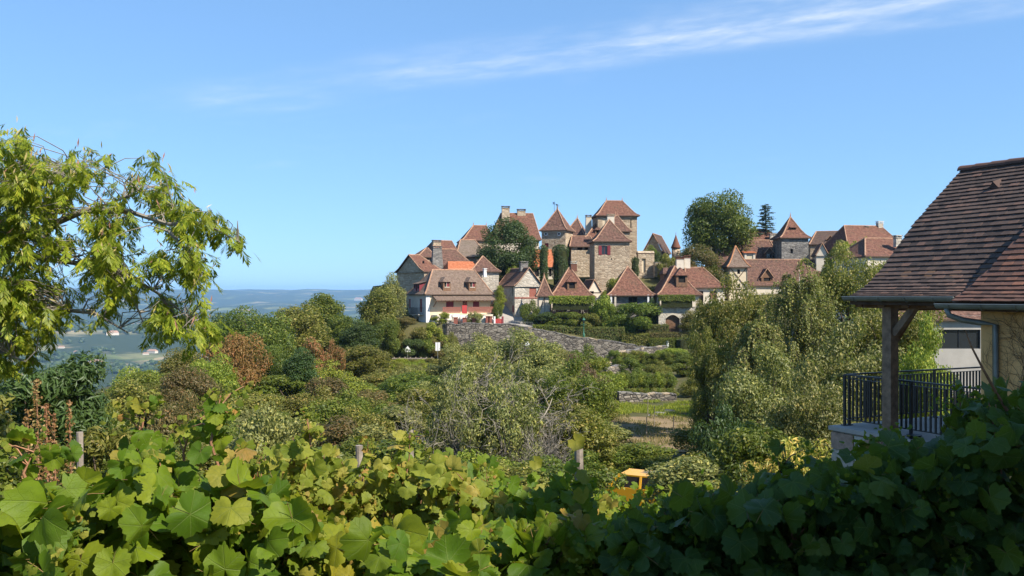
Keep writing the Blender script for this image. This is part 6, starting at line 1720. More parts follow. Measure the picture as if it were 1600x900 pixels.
# big stones of the base front, each its own piece
rr = random.Random(6)
base_face = [o for o in NH.children if o.name.startswith('balcony_base')][0]
z = -2.6
while z > -4.4:
    hgt = rr.uniform(0.20, 0.36); t = 0.0
    while t < 3.1:
        L = rr.uniform(0.25, 0.62)
        b = MB(); m_ = 0.012; d_ = rr.uniform(0.0, 0.025)
        b.box(t + m_, min(3.2, t + L) - m_, 0.012 - d_, 0.06, z - hgt + m_, z - m_, taper=1.0)
        o = b.build('stone', rr.choice([M['stone_block_a'], M['stone_block_b'], M['stone_block_c']]) if 'stone_block_a' in M else M['cut_stone'], base_face)
        t += L
    w = 0.05
    while w < 1.6:
        L = rr.uniform(0.25, 0.55)
        b = MB(); b.box(0.012 - rr.uniform(0, 0.02), 0.06, w + 0.012, w + L - 0.012, z - hgt + 0.012, z - 0.012)
        b.build('stone', M['cut_stone'], base_face); w += L
    z -= hgt
# iron railing, every bar its own piece
def iron_rail(a, c, name):
    a, c = Vector(a), Vector(c); d = (c - a).normalized(); L = (c - a).length
    b = MB(); b.bar(a + Vector((0, 0, 0.97)), c + Vector((0, 0, 0.97)), 0.045, 0.03); b.bar(a + Vector((0, 0, 0.90)), c + Vector((0, 0, 0.90)), 0.02, 0.012)
    b.bar(a + Vector((0, 0, 0.13)), c + Vector((0, 0, 0.13)), 0.035, 0.02)
    r_ = b.build(name, M['metal_dark'], NH)
    n = int(L / 0.098)
    bm_ = MB(); bm_.box(-0.014, 0.014, -0.014, 0.014, 0.0, 0.77); me = bm_.mesh('bar', M['metal_dark'])
    pm = MB(); pm.box(-0.022, 0.022, -0.022, 0.022, 0.0, 0.97); pm.box(-0.05, 0.05, -0.05, 0.05, 0.0, 0.02); pme = pm.mesh('rail_post', M['metal_dark'])
    for i in range(n + 1):
        p = a + d * (L * i / n)
        if i in (0, n, n // 2):
            o = bpy.data.objects.new('rail_post', pme); o.location = p
        else:
            o = bpy.data.objects.new('bar', me); o.location = p + Vector((0, 0, 0.13))
        link(o, r_); o.rotation_euler = (0, 0, math.atan2(d.y, d.x))
iron_rail((0.10, 0.26, -2.5), (3.2, 0.26, -2.5), 'front_railing')
iron_rail((0.10, 0.38, -2.5), (0.10, 5.2, -2.5), 'end_railing')
b = MB(); b.lathe((1.78, 0.12, -2.5), [(0.07, 0), (0.12, 0.05), (0.13, 0.07), (0.11, 0.065)], 12); o = b.build('saucer', M['metal_dark'], NH)
# withered creeper on the ochre wall
rr = random.Random(12)
cr = empty('dead_creeper', C0 + E1 * 4.0 + E2 * (-0.14) + Vector((0, 0, -3)), math.atan2(E1.y, E1.x), 'withered leafless creeper clinging to the ochre wall', 'creeper')
b = MB()
def creep(p, a, L, r, lev):
    pts = [p]
    for i in range(5):
        a += rr.gauss(0, 0.25); p = p + Vector((math.cos(a), 0, math.sin(a))) * L / 5; p.y = -0.008 - rr.uniform(0, 0.012)
        if p.z > 2.75: p.z = 2.75
        if p.x < -0.72: p.x = -0.72
        pts.append(p)
        if lev < 4 and rr.random() < 0.75: creep(p, a + rr.choice([-1, 1]) * rr.uniform(0.4, 1.0), L * 0.62, r * 0.6, lev + 1)
    b.tube(pts, [r * (1 - 0.12 * k) for k in range(6)], 4, cap=False)
for x in (0.1, 0.6): creep(Vector((x, -0.01, 0.0)), math.pi / 2 + rr.uniform(-.3, .3), 2.0, 0.013, 0)
b.build('stems', M['bark'], cr)

# unseen house behind the viewer, placed and sized to shade the right hand vines
SX0, SX1, SY0, SY1, SZ = 3.6, 11.0, -7.0, 3.3, 2.85
SH = empty('shading_house', (SX0, SY0, -1.75), 0, 'unseen stone house placed behind the viewer to shade the right hand vines', 'house')
b = MB(); w_, d_, h_ = SX1 - SX0, SY1 - SY0, SZ + 1.75
wall_panel(b, (0, 0), (w_, 0), -0.5, h_); wall_panel(b, (w_, 0), (w_, d_), -0.5, h_); wall_panel(b, (w_, d_), (0, d_), -0.5, h_)
wall_panel(b, (0, d_), (0, 0), -0.5, h_, [(2.0, 3.1, 1.0, 2.4), (5.5, 6.6, 1.0, 2.4)])
b.build('wall', M['stone_pale'], SH)
for v_ in (d_ - 3.1, d_ - 6.6):
    c = MB(); c.box(0.2, 0.25, v_, v_ + 1.1, 1.0, 2.4); c.build('window', M['glass'], SH)
class _F: pass
_f = _F(); _f.e = SH
roof(_f, 0, w_, 0, d_, h_, h_ + 3.0, M['tile_brown'], 'v', 0.0, 0.0, STRAIGHT, 0.35)
b = MB(); b.face([(0, d_, h_), (w_, d_, h_), (w_ / 2, d_, h_ + 2.9)]); b.face([(0, 0, h_), (w_, 0, h_), (w_ / 2, 0, h_ + 2.9)]); b.build('gable', M['stone_pale'], SH)
M['f_dock'] = foliage_mat('dock_seed', (0.20, 0.095, 0.035), (0.36, 0.18, 0.07), (0.45, 0.30, 0.12), tintamt=0.2)
# ------------------------------------------------------------------ yellow car in the lower vineyard
def build_car():
    g = ground_at(1022, 37.0)
    g = Vector((g.x, g.y, g.z))
    e = empty('parked_car', g, R(-28), 'small yellow hatchback half hidden behind the vine rows', 'car')
    yel = M['car_yellow']
    L, W2 = 3.7, 0.80
    prof = [(-1.85, 0.45), (-1.85, 0.85), (-1.70, 1.02), (-1.35, 1.42), (-1.0, 1.50), (0.1, 1.50), (0.35, 1.44), (0.95, 1.02), (1.55, 0.90), (1.83, 0.70), (1.85, 0.40)]
    b = MB()
    lo = [(x, min(z, 0.96)) for x, z in prof]
    # lower body
    low = [(-1.85, 0.30), (-1.85, 0.85), (-1.74, 0.98), (0.98, 0.98), (1.55, 0.90), (1.83, 0.70), (1.85, 0.30)]
    for p, q in zip(low, low[1:]): b.face([(p[0], -W2, p[1]), (p[0], W2, p[1]), (q[0], W2, q[1]), (q[0], -W2, q[1])])
    b.face([(x, -W2, z) for x, z in low][::-1]); b.face([(x, W2, z) for x, z in low]); b.face([(-1.85, -W2, .3), (1.85, -W2, .3), (1.85, W2, .3), (-1.85, W2, .3)])
    b.build('body', yel, e)
    b = MB()  # roof and pillars
    b.box(-1.30, 0.28, -0.64, 0.64, 1.44, 1.50)
    for sy in (-1, 1):
        for a_, c_, w in (((-1.72, 0.75, 0.97), (-1.28, 0.63, 1.46), 0.14), ((-0.35, 0.775, 0.97), (-0.35, 0.63, 1.46), 0.09), ((0.98, 0.75, 0.97), (0.26, 0.63, 1.46), 0.09)):
            b.bar((a_[0], a_[1] * sy, a_[2]), (c_[0], c_[1] * sy, c_[2]), w, 0.06, up=(0, 1, 0))
    b.build('roof', yel, e)
    wnd = MB()
    s0, s1 = 0.745, 0.625
    for sy in (-1, 1): wnd.face([(-1.70, s0 * sy, .97), (0.95, s0 * sy, .97), (0.24, s1 * sy, 1.45), (-1.27, s1 * sy, 1.45)])
    wnd.build('side_windows', M['dark'], e)
    b = MB(); b.face([(0.97, -.73, .98), (0.97, .73, .98), (0.27, .62, 1.45), (0.27, -.62, 1.45)]); b.build('windscreen', M['dark'], e)
    b = MB(); b.face([(-1.73, .73, .98), (-1.73, -.73, .98), (-1.29, -.62, 1.45), (-1.29, .62, 1.45)]); b.build('rear_window', M['dark'], e)
    for sx in (-1.15, 1.18):
        for sy in (-1, 1):
            b = MB(); b.lathe((0, 0, 0), [(0.20, -0.09), (0.29, -0.09), (0.30, 0.0), (0.29, 0.09), (0.20, 0.09)], 18); w = b.build('wheel', M['tyre'], e, smooth=False); w.rotation_euler = (R(90), 0, 0); w.location = (sx, sy * 0.73, 0.30)
            b = MB(); b.lathe((0, 0, 0), [(0.19, -0.095), (0.19, 0.095)], 12); b.build('rim', M['zinc'], w)
    for sy in (-1, 1):
        b = MB(); b.box(1.70, 1.84, sy * 0.55 - 0.14, sy * 0.55 + 0.14, 0.62, 0.78); b.build('headlight', M['white'], e)
        b = MB(); b.box(-1.88, -1.80, sy * 0.66 - 0.08, sy * 0.66 + 0.08, 0.62, 0.92); b.build('tail_light', M['red_bright'], e)
    b = MB(); b.box(1.80, 1.90, -0.78, 0.78, 0.32, 0.48); b.build('bumper', M['tyre'], e)
    b = MB(); b.box(-1.91, -1.82, -0.78, 0.78, 0.32, 0.48); b.build('bumper', M['tyre'], e)
M['car_yellow'] = plain('yellow_car_paint', (0.72, 0.36, 0.02), 0.25, 0.5, var=0.04)
M['tyre'] = plain('black_rubber', (0.02, 0.02, 0.02), 0.8, 0.2)
build_car()

# ------------------------------------------------------------------ vine leaves
def vine_leaf_mat(name, ramp_, trans=0.42, rough=0.42):
    t = NT(name)
    oi = t.new('ShaderNodeObjectInfo')
    f = t.math('FRACT', t.math('ADD', t.attr('v'), oi.outputs['Random']))
    col = t.ramp(f, ramp_)
    uv = t.coords('UV')
    sx = t.new('ShaderNodeSeparateXYZ'); t.l.new(uv, sx.inputs[0]); X, Y_ = sx.outputs[0], sx.outputs[1]
    vein = None; sec = None
    for ang in (0, 52, -52, 108, -108):
        s_, c_ = math.sin(R(ang)), math.cos(R(ang))
        al = t.math('ADD', t.math('MULTIPLY', X, s_), t.math('MULTIPLY', Y_, c_))
        pe = t.math('ABSOLUTE', t.math('SUBTRACT', t.math('MULTIPLY', X, c_), t.math('MULTIPLY', Y_, s_)))
        on = t.math('GREATER_THAN', al, 0.0)
        m = t.math('MULTIPLY', t.rng(pe, 0.022, 0.004), on)
        vein = m if vein is None else t.math('MAXIMUM', vein, m)
        # side veins leave each main vein at an angle
        w = t.math('ABSOLUTE', t.math('SUBTRACT', t.math('FRACT', t.math('MULTIPLY', t.math('SUBTRACT', al, t.math('MULTIPLY', pe, 0.9)), 5.5)), 0.5))
        near = t.math('MULTIPLY', t.math('LESS_THAN', pe, t.math('MULTIPLY', al, 0.5)), on)
        m2 = t.math('MULTIPLY', t.rng(w, 0.07, 0.01), near)
        sec = m2 if sec is None else t.math('MAXIMUM', sec, m2)
    geo = t.new('ShaderNodeNewGeometry')
    nz = t.noise(uv, 3.0, 5, 0.65); nz2 = t.noise(uv, 30, 3, 0.6)
    col = t.mix(t.rng(nz, 0.35, 0.7, 0, 0.38), col, (0.045, 0.085, 0.015))
    col = t.mix(t.math('MULTIPLY', sec, 0.18), col, (0.20, 0.27, 0.06))
    col = t.mix(t.math('MULTIPLY', t.math('MULTIPLY', vein, t.rng(nz, 0.25, 0.65, 0.15, 0.55)), 0.9), col, (0.25, 0.30, 0.08))
    spot = t.noise(t.coords('Object'), 2.6, 5, 0.75); col = t.mix(t.rng(spot, 0.66, 0.72, 0, 0.8), col, (0.24, 0.15, 0.05))
    edge = t.math('SQRT', t.math('ADD', t.math('MULTIPLY', X, X), t.math('MULTIPLY', Y_, Y_))); col = t.mix(t.math('MULTIPLY', t.rng(edge, 0.6, 1.0, 0, 1), t.rng(nz, 0.45, 0.7, 0, 0.32)), col, (0.30, 0.28, 0.04))
    h = t.math('ADD', t.math('MULTIPLY', vein, -0.8), t.math('ADD', t.math('MULTIPLY', sec, -0.4), t.math('MULTIPLY', nz2, 0.5)))
    b = t.principled(col, rough + 0.05, 0.20, 0, t.bump(h, 0.55, 0.004))
    tr = t.new('ShaderNodeBsdfTranslucent'); t.l.new(t.mix(0.5, col, (0.32, 0.36, 0.012)), tr.inputs[0])
    mx = t.new('ShaderNodeMixShader'); mx.inputs[0].default_value = trans
    t.l.new(b, mx.inputs[1]); t.l.new(tr.outputs[0], mx.inputs[2])
    return t.done(mx.outputs[0])
GREEN = [(0.0, (0.054, 0.118, 0.007)), (0.35, (0.098, 0.172, 0.008)), (0.62, (0.143, 0.214, 0.010)), (0.90, (0.218, 0.263, 0.014)), (0.975, (0.286, 0.246, 0.034)), (1.0, (0.321, 0.183, 0.041))]
PALE = [(0.0, (0.143, 0.191, 0.019)), (0.5, (0.244, 0.273, 0.031)), (0.85, (0.373, 0.345, 0.054)), (0.95, (0.473, 0.333, 0.077)), (1.0, (0.459, 0.179, 0.046))]
BRIGHT = [(0.0, (0.084, 0.140, 0.007)), (0.4, (0.168, 0.219, 0.011)), (0.75, (0.280, 0.288, 0.018)), (0.92, (0.381, 0.316, 0.030)), (1.0, (0.448, 0.223, 0.042))]
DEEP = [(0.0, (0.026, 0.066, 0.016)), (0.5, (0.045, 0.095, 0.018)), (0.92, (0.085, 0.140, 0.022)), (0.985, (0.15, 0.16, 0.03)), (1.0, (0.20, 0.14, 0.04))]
M['vine_green'] = vine_leaf_mat('vine_leaf_green', GREEN)
M['vine_bright'] = vine_leaf_mat('vine_leaf_bright', BRIGHT, 0.46)
M['vine_pale'] = vine_leaf_mat('vine_leaf_pale', PALE, 0.45)
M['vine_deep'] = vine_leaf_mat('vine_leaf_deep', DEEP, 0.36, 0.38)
M['petiole'] = plain('leaf_stalk', (0.24, 0.15, 0.06), 0.6, 0.3, var=0.3, scale=20)
M['cane'] = plain('vine_cane', (0.26, 0.13, 0.07), 0.7, 0.25, var=0.35, scale=25, bump=0.3)
M['grape'] = plain('dark_grape', (0.020, 0.022, 0.050), 0.45, 0.35, var=0.3, scale=40)
M['bud'] = plain('young_shoot', (0.22, 0.27, 0.06), 0.6, 0.3, var=0.3, scale=60)

def leaf_outline(n, seed):
    rr = random.Random(seed); out = []
    for i in range(n + 1):
        th = -168 + 336 * i / n
        r = 0.83
        for c, a, w in ((0, 1.0, 24), (57, 0.94, 24), (-57, 0.94, 24), (116, 0.88, 30), (-116, 0.88, 30)):
            r = max(r, a * math.exp(-((th - c) / w) ** 2 * 0.55))
        r *= (1.0 if i % 2 else 0.91) * rr.uniform(0.95, 1.05)
        if abs(th) > 150: r *= 1 - 0.5 * (abs(th) - 150) / 18
        out.append((math.sin(R(th)) * r, math.cos(R(th)) * r))
    return out
def leaf_geo(n, seed, rings=True, fold=0.35, droop=0.3):
    """leaf of radius 1 in the xy plane, stalk joint at the origin, tip along +y; returns verts, tri faces, uv"""
    rr = random.Random(seed); ol = leaf_outline(n, seed)
    ph = rr.uniform(0, 6); wv = rr.uniform(0.06, 0.22)
    def z(x, y):
        r = math.hypot(x, y); th = math.atan2(x, y)
        return -fold * abs(x) ** 1.5 * 0.8 - droop * max(0, y) ** 2 * 0.6 + wv * r * r * math.sin(3 * th + ph) + 0.10 * r * math.cos(5 * th) * 0.6
    V = [(0, 0, 0)]; UV = [(0, 0)]; Fc = []
    m = len(ol)
    if rings:
        for s_ in (0.55, 1.0):
            for x, y in ol: V.append((x * s_, y * s_, z(x * s_, y * s_))); UV.append((x * s_, y * s_))
        for i in range(m - 1):
            Fc.append((0, 1 + i + 1, 1 + i)); Fc.append((1 + i, 1 + i + 1, 1 + m + i)); Fc.append((1 + i + 1, 1 + m + i + 1, 1 + m + i))
    else:
        for x, y in ol: V.append((x, y, z(x, y))); UV.append((x, y))
        for i in range(m - 1): Fc.append((0, 2 + i, 1 + i))
    return np.array(V), np.array(Fc), np.array(UV)
def leaf_object_mesh(seed, mat):
    rr = random.Random(seed)
    V, Fc, UV = leaf_geo(36, seed, True, rr.uniform(0.0, 1.35), rr.uniform(-0.3, 1.1))
    b = MB(); b.v = [tuple(v) for v in V]; b.f = [list(f) for f in Fc]; b.uv = [[tuple(UV[i]) for i in f] for f in Fc]; b.mi = [0] * len(Fc)
    b.tube([(0, 0, -0.01), (0.02, -0.25, -0.16), (0.05, -0.55, -0.42)], [0.016, 0.014, 0.013], 4, mi=1, cap=False)
    me = b.mesh('leaf', [mat, M['petiole']], smooth=True)
    at = me.attributes.new('v', 'FLOAT', 'FACE'); at.data.foreach_set('value', [0.0] * len(me.polygons))
    return me
LEAVES = {k: [leaf_object_mesh(50 + i, M['vine_' + k]) for i in range(14)] for k in ('green', 'bright', 'pale', 'deep')}
LGEO = [leaf_geo(16, 80 + i, False, 0.2 + 0.1 * i, 0.15 + 0.08 * i) for i in range(6)]

def leaf_basis(rs, nbias, nj=0.5, tbias=(0, 0, -1), tj=0.6):
    n = np.array(nbias) + nj * rs.randn(3); n /= np.linalg.norm(n)
    t = np.array(tbias) + tj * rs.randn(3); t -= n * n.dot(t); t /= max(1e-6, np.linalg.norm(t))
    return np.cross(t, n), t, n     # columns x, y, z
def leaf_mass(name, pts, sizes, rs, mat, parent, nbias=(0.2, -0.55, 0.7), nj=0.6, geos=None, kind='stuff', tj=0.7):
    geos = geos or LGEO
    Vs, Fs, Us, As = [], [], [], []; off = 0
    for p, s in zip(pts, sizes):
        V, Fc, UV = geos[rs.randint(len(geos))]
        x, y, z = leaf_basis(rs, nbias, nj, tj=tj)
        Vs.append(V @ np.stack([x, y, z]) * s + p); Fs.append(Fc + off); off += len(V); Us.append(UV[Fc].reshape(-1, 2)); As.append(np.full(len(Fc), rs.rand()))
    me = mesh_np(name, np.vstack(Vs), np.vstack(Fs), mat, {'v': np.concatenate(As)}, smooth=True)
    lay = me.uv_layers.new(name='uv'); lay.data.foreach_set('uv', np.vstack(Us).astype(np.float32).ravel())
    return obj(name, me, parent, kind=kind)

def grape_bunch(parent, loc, rs, n=18):
    bm = bmesh.new(); bmesh.ops.create_icosphere(bm, subdivisions=1, radius=0.0085)
    bv = np.array([v.co[:] for v in bm.verts]); bf = np.array([[v.index for v in f.verts] for f in bm.faces]); bm.free()
    V, Fc = [], []
    for i in range(n):
        k = rs.rand(); a = rs.rand() * 6.28; r = 0.032 * (1 - 0.75 * k) * math.sqrt(rs.rand()) + 0.004
        V.append(bv * 0.9 + [math.cos(a) * r, math.sin(a) * r, -0.07 * k]); Fc.append(bf + i * len(bv))
    o = obj('grape_bunch', mesh_np('grape_bunch', np.vstack(V), np.vstack(Fc), M['grape'], smooth=True), parent); o.location = loc

def grape_vine(label, px, Y, top, half_px, kind, n_obj, n_stuff, seed, rad=(0.065, 0.105), group=None, ybot=930, dy=0.22, grapes=0, shoots=5, nb=(0.25, -0.55, 0.7), buds=160, ground=True):
    """top: function px -> photo row of the canopy top. Leaves fill the canopy from there down"""
    rs = np.random.RandomState(seed); rr = random.Random(seed)
    x0 = (px - 800) / F * Y; zg = tz1(x0, Y)
    e = empty('grape_vine', (x0, Y, zg), 0, label, 'grape vine', group)
    def point(front):
        q = px + rs.uniform(-1, 1) * half_px
        yy = Y + (rs.randn() * dy * 0.6 - (0.12 if front else -0.10))
        tp = top(q) + rs.randn() * 12 * 3.0 / Y + 4
        k = rs.rand() ** (1.25 if front else 1.0)
        row = tp + k * (ybot - tp)
        w = P(q, row, yy)
        return np.array([w.x - x0, w.y - Y, w.z - zg])
    for i in range(n_obj):
        p = point(True); s = rs.uniform(*rad) * (1.0 if rs.rand() > 0.12 else 1.25)
        X, Yv, Z = leaf_basis(rs, nb, 0.62 if rs.rand() < 0.7 else 1.4, tj=0.8)
        o = bpy.data.objects.new('leaf', LEAVES[kind][rs.randint(14)]); COL.objects.link(o); o.parent = e
        m = np.eye(4); m[:3, 0], m[:3, 1], m[:3, 2], m[:3, 3] = X * s, Yv * s, Z * s, p
        o.matrix_local = Matrix(m.tolist())
    pts = [point(False) + np.array([0, 0.1, -0.02]) for _ in range(n_stuff)]
    leaf_mass('foliage', pts, rs.uniform(0.035, 0.085, n_stuff), rs, M['vine_' + kind], e)
    # crumpled young leaves and flower remains among the big leaves
    bp = np.array([point(True) for _ in range(max(6, buds // 14))])
    bp = np.repeat(bp, 14, axis=0) + rs.randn(len(bp) * 14, 3) * np.array([0.035, 0.03, 0.04])
    leaf_mass('young_leaves', bp, rs.uniform(0.007, 0.019, len(bp)), rs, M['vine_pale' if kind != 'deep' else 'vine_green'], e, nj=1.0, geos=LSMALL)
    tk = MB(); tk.tube([(0, 0.1, -0.2), (0.05, 0.12, 0.3), (-0.04, 0.1, 0.6), (0.0, 0.08, 0.85)], [0.045, 0.04, 0.034, 0.026], 7); tk.build('trunk', M['bark'], e)
    for k in range(shoots):
        q = px + rr.uniform(-1, 1) * half_px * 0.85; tp = top(q) - rr.uniform(-14, 10)
        w = P(q, tp, Y + rr.uniform(-0.15, 0.15)); a_ = Vector((0, 0.08, 0.7)); c_ = Vector((w.x - x0, w.y - Y, w.z - zg))
        m1 = a_.lerp(c_, 0.35) + Vector((rr.uniform(-.1, .1), rr.uniform(-.1, .1), -0.05)); m2 = a_.lerp(c_, 0.7) + Vector((rr.uniform(-.08, .08), rr.uniform(-.1, .1), rr.uniform(-.03, .06)))
        c = MB(); c.tube([a_, m1, m2, c_], [0.008, 0.006, 0.0045, 0.002], 5); c.build('cane', M['cane'], e)
    for k in range(grapes): grape_bunch(e, point(False) + np.array([0, 0.0, -0.05]), rs)
    return e
LSMALL = [leaf_geo(5, 130 + i, False, 0.9, 0.9) for i in range(4)]
def line(*pts):
    xs, ys = [p[0] for p in pts], [p[1] for p in pts]
    return lambda q: float(np.interp(q, xs, ys)) + 7 * math.sin(q * 0.13) + 5 * math.sin(q * 0.31 + 1)
topA = line((-60, 784), (0, 788), (40, 768), (80, 798), (124, 806), (155, 762), (180, 762), (205, 714), (250, 708), (275, 754), (310, 784), (335, 746), (370, 752), (400, 788), (440, 760), (440, 777), (480, 814), (530, 832), (560, 847), (600, 832), (640, 857), (760, 882), (860, 902))
topB = line((360, 712), (420, 702), (480, 684), (530, 712), (561, 752), (590, 722), (620, 712), (641, 742), (662, 708), (700, 725), (760, 765), (800, 785))
topC = line((640, 820), (700, 812), (780, 815), (840, 830), (880, 812), (930, 820), (980, 805), (1030, 785))
topD = line((960, 822), (990, 815), (1020, 812), (1050, 800), (1072, 772), (1090, 775), (1130, 768), (1180, 772), (1220, 748), (1260, 756), (1290, 742), (1340, 722), (1380, 698), (1420, 716), (1450, 706), (1490, 678), (1530, 640), (1570, 616), (1620, 592))
for k, (px, Y, n) in enumerate(((20, 2.75, 70), (150, 2.9, 80), (280, 3.0, 85), (410, 3.05, 85), (540, 3.1, 75), (670, 3.1, 60))):
    grape_vine(('sunlit vine with the largest leaves at the end of the row', 'sunlit vine behind the slim grey stake', 'tall sunlit vine with blue grapes', 'sunlit vine with long reddish shoot', 'sunlit vine where the shade of the house begins', 'half shaded vine with drooping leaves')[k],
               px, Y, topA, 85, ('green', 'green', 'green', 'green', 'bright', 'green')[k], n + 60, 95, 300 + k, (0.032, 0.092), 'foremost row of vines', grapes=2 if k in (1, 2) else 0, shoots=7)
for k, (px, Y) in enumerate(((420, 5.6), (500, 5.8), (580, 6.0), (660, 6.0), (735, 5.8))):
    grape_vine('pale yellowing vine in the sunny second row', px, Y, topB, 62, 'pale', 80, 120, 320 + k, (0.035, 0.085), 'pale vines of the second row', ybot=850, shoots=6)
for k, (px, Y) in enumerate(((760, 3.9), (860, 4.0), (960, 4.0))):
    grape_vine(('shaded vine beside the sunny gap in the row', 'low vine with scorched orange leaves and dark grapes', 'shaded vine left of the yellow car')[k], px, Y, topC, 75, 'bright' if k == 1 else 'green', 90, 130, 340 + k, (0.035, 0.085), 'vines at the edge of the shade', grapes=3 if k == 1 else 0)
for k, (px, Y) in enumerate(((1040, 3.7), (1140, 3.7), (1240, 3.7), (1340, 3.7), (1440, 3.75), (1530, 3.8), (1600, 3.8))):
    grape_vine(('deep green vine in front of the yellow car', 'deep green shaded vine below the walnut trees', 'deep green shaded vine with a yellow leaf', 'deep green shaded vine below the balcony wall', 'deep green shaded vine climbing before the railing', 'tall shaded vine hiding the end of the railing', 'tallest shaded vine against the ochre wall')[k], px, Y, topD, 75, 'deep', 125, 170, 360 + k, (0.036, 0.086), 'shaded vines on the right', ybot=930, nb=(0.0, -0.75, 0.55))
# a long cane arching in front of the ochre wall
b = MB(); b.tube([P(1605, 690, 3.7), P(1560, 620, 3.65), P(1535, 575, 3.6), P(1517, 540, 3.6), P(1508, 515, 3.6)], [0.008, 0.007, 0.005, 0.004, 0.0015], 5)
o = b.build('loose_cane', M['cane']); tag(o, 'single long vine cane arching up in front of the ochre wall', 'vine cane')

# single shoots standing up out of the rows, with small leaves along them
SHOOTS = ((228, 628, 690, 2.95, 'green', 'upright shoot with curled young leaves above the tall sunlit vine'), (345, 618, 720, 3.0, 'green', 'reddish branching shoot with a few pale berries above the sunlit vines'), (300, 660, 720, 3.1, 'green', 'short leafy shoot beside the reddish branching one'),
          (480, 652, 700, 5.6, 'pale', 'pale shoot standing above the second row'), (640, 676, 715, 5.9, 'pale', 'pale shoot beside the tall grey post'), (575, 690, 715, 5.7, 'pale', 'short pale shoot beside the weathered post'), (1215, 715, 760, 3.7, 'deep', 'dark shoot rising above the shaded vines'), (1385, 672, 720, 3.7, 'deep', 'dark leafy shoot in front of the balcony wall'), (1500, 610, 690, 3.75, 'deep', 'dark leafy shoot hiding the railing end'), (60, 690, 745, 2.8, 'green', 'short sunlit shoot beside the dock stalks'), (760, 735, 800, 5.8, 'pale', 'pale shoot at the end of the second row'))
for k, (px, py0, py1, Y, kind, lab) in enumerate(SHOOTS):
    rs = np.random.RandomState(900 + k); a_, c_ = P(px + rs.uniform(-12, 12), py1 + 40, Y), P(px, py0, Y)
    e = empty('vine_shoot', a_, 0, lab, 'vine shoot'); d = c_ - a_
    b = MB(); mid = d * 0.5 + Vector((rs.uniform(-.04, .04), rs.uniform(-.04, .04), 0)); b.tube([(0, 0, 0), mid, d], [0.006, 0.0045, 0.002], 5)
    ends = [d]
    for q in range(3):
        s0 = mid.lerp(d, rs.uniform(0, .8)); e_ = s0 + Vector((rs.uniform(-.10, .10), rs.uniform(-.06, .06), rs.uniform(0.0, .09))); b.tube([s0, s0.lerp(e_, .5) + Vector((0, 0, .015)), e_], [0.003, 0.0025, 0.0015], 4); ends.append(e_)
    b.build('cane', M['cane'], e)
    for q in range(11):
        p = np.array(d) * rs.uniform(0.25, 1.0) + rs.randn(3) * np.array([0.045, 0.05, 0.03]); s_ = rs.uniform(0.022, 0.06)
        X, Yv, Z = leaf_basis(rs, (0.25, -0.5, 0.6), 0.9, tj=0.9); o = bpy.data.objects.new('leaf', LEAVES[kind][rs.randint(14)]); COL.objects.link(o); o.parent = e
        m = np.eye(4); m[:3, 0], m[:3, 1], m[:3, 2], m[:3, 3] = X * s_, Yv * s_, Z * s_, p; o.matrix_local = Matrix(m.tolist())
    bp = np.vstack([np.array(q_) + rs.randn(16, 3) * 0.025 for q_ in ends])
    leaf_mass('young_leaves', bp, rs.uniform(0.008, 0.020, len(bp)), rs, M['vine_pale' if kind != 'deep' else 'vine_green'], e, nj=1.0, geos=LSMALL)

# vineyard rows lower down the slope
rr = random.Random(77)
for Y, p0, p1, st in ((7.6, 540, 940, 50), (9.5, 560, 970, 46), (12.5, 640, 1330, 44), (16, 700, 1330, 40), (20, 760, 1330, 34), (25, 800, 1330, 30)):
    q = p0
    while q < p1:
        yy = Y + rr.uniform(-0.3, 0.3); x = (q - 800) / F * yy; z = tz1(x, yy); rs = np.random.RandomState(int(q * 3 + Y * 100))
        kind = rr.choice(['green', 'green', 'pale'])
        if 980 < q < 1085 and Y > 14: q += st; continue
        e = empty('grape_vine', (x, yy, z), 0, ('green' if kind == 'green' else 'yellowing') + ' bushy vine in the rows below the foremost vines', 'grape vine', ('green' if kind == 'green' else 'yellowing') + ' vines of the lower rows')
        h = rr.uniform(1.0, 1.35); n = 150 if Y < 14 else 110
        pts = np.stack([rs.uniform(-1, 1, n) * st * yy / F * 0.62, rs.randn(n) * 0.22, h * (0.35 + 0.65 * rs.rand(n) ** 0.8) + 0.10 * rs.randn(n)], 1)
        leaf_mass('foliage', pts, rs.uniform(0.05, 0.095, n), rs, M['vine_' + kind], e, (0.25, -0.5, 0.7), 0.65)
        t = MB(); t.tube([(0, 0, -0.2), (0.04, 0, h * 0.4), (0, 0, h * 0.8)], [0.04, 0.03, 0.015], 5); t.build('trunk', M['bark'], e)
        q += st * rr.uniform(0.85, 1.15)
for k, (px, py0, Y, r, lab) in enumerate(((124.5, 675, 4.6, 0.016, 'slim grey stake leaning beside the sunlit vines'), (561, 696, 7.0, 0.028, 'short weathered vineyard post among pale leaves'), (641, 672, 9.0, 0.03, 'tall grey vineyard post with blue tie'), (904, 698, 10.5, 0.058, 'thick weathered oak vineyard post'))):
    x = (px - 800) / F * Y; z = tz1(x, Y); zt_ = -(py0 - HZ) / F * Y
    b = MB(); rr_ = random.Random(k); n = 6
    pts = [(0.03 * (1 - i / n), 0, (zt_ - z + 0.3) * i / n - 0.3) for i in range(n + 1)]
    b.tube(pts, [r * rr_.uniform(0.9, 1.12) for _ in pts], 9)
    o = b.build('vineyard_post', M['wood_grey']); o.location = (x, Y, z); tag(o, lab, 'post')
    if k == 2:
        b = MB(); b.lathe((0, 0, zt_ - z - 0.32), [(0.034, 0), (0.036, 0.05)], 8); b.build('tie', M['tie_blue'] if 'tie_blue' in M else plain('blue_tie', (0.10, 0.16, 0.42), 0.6), o)

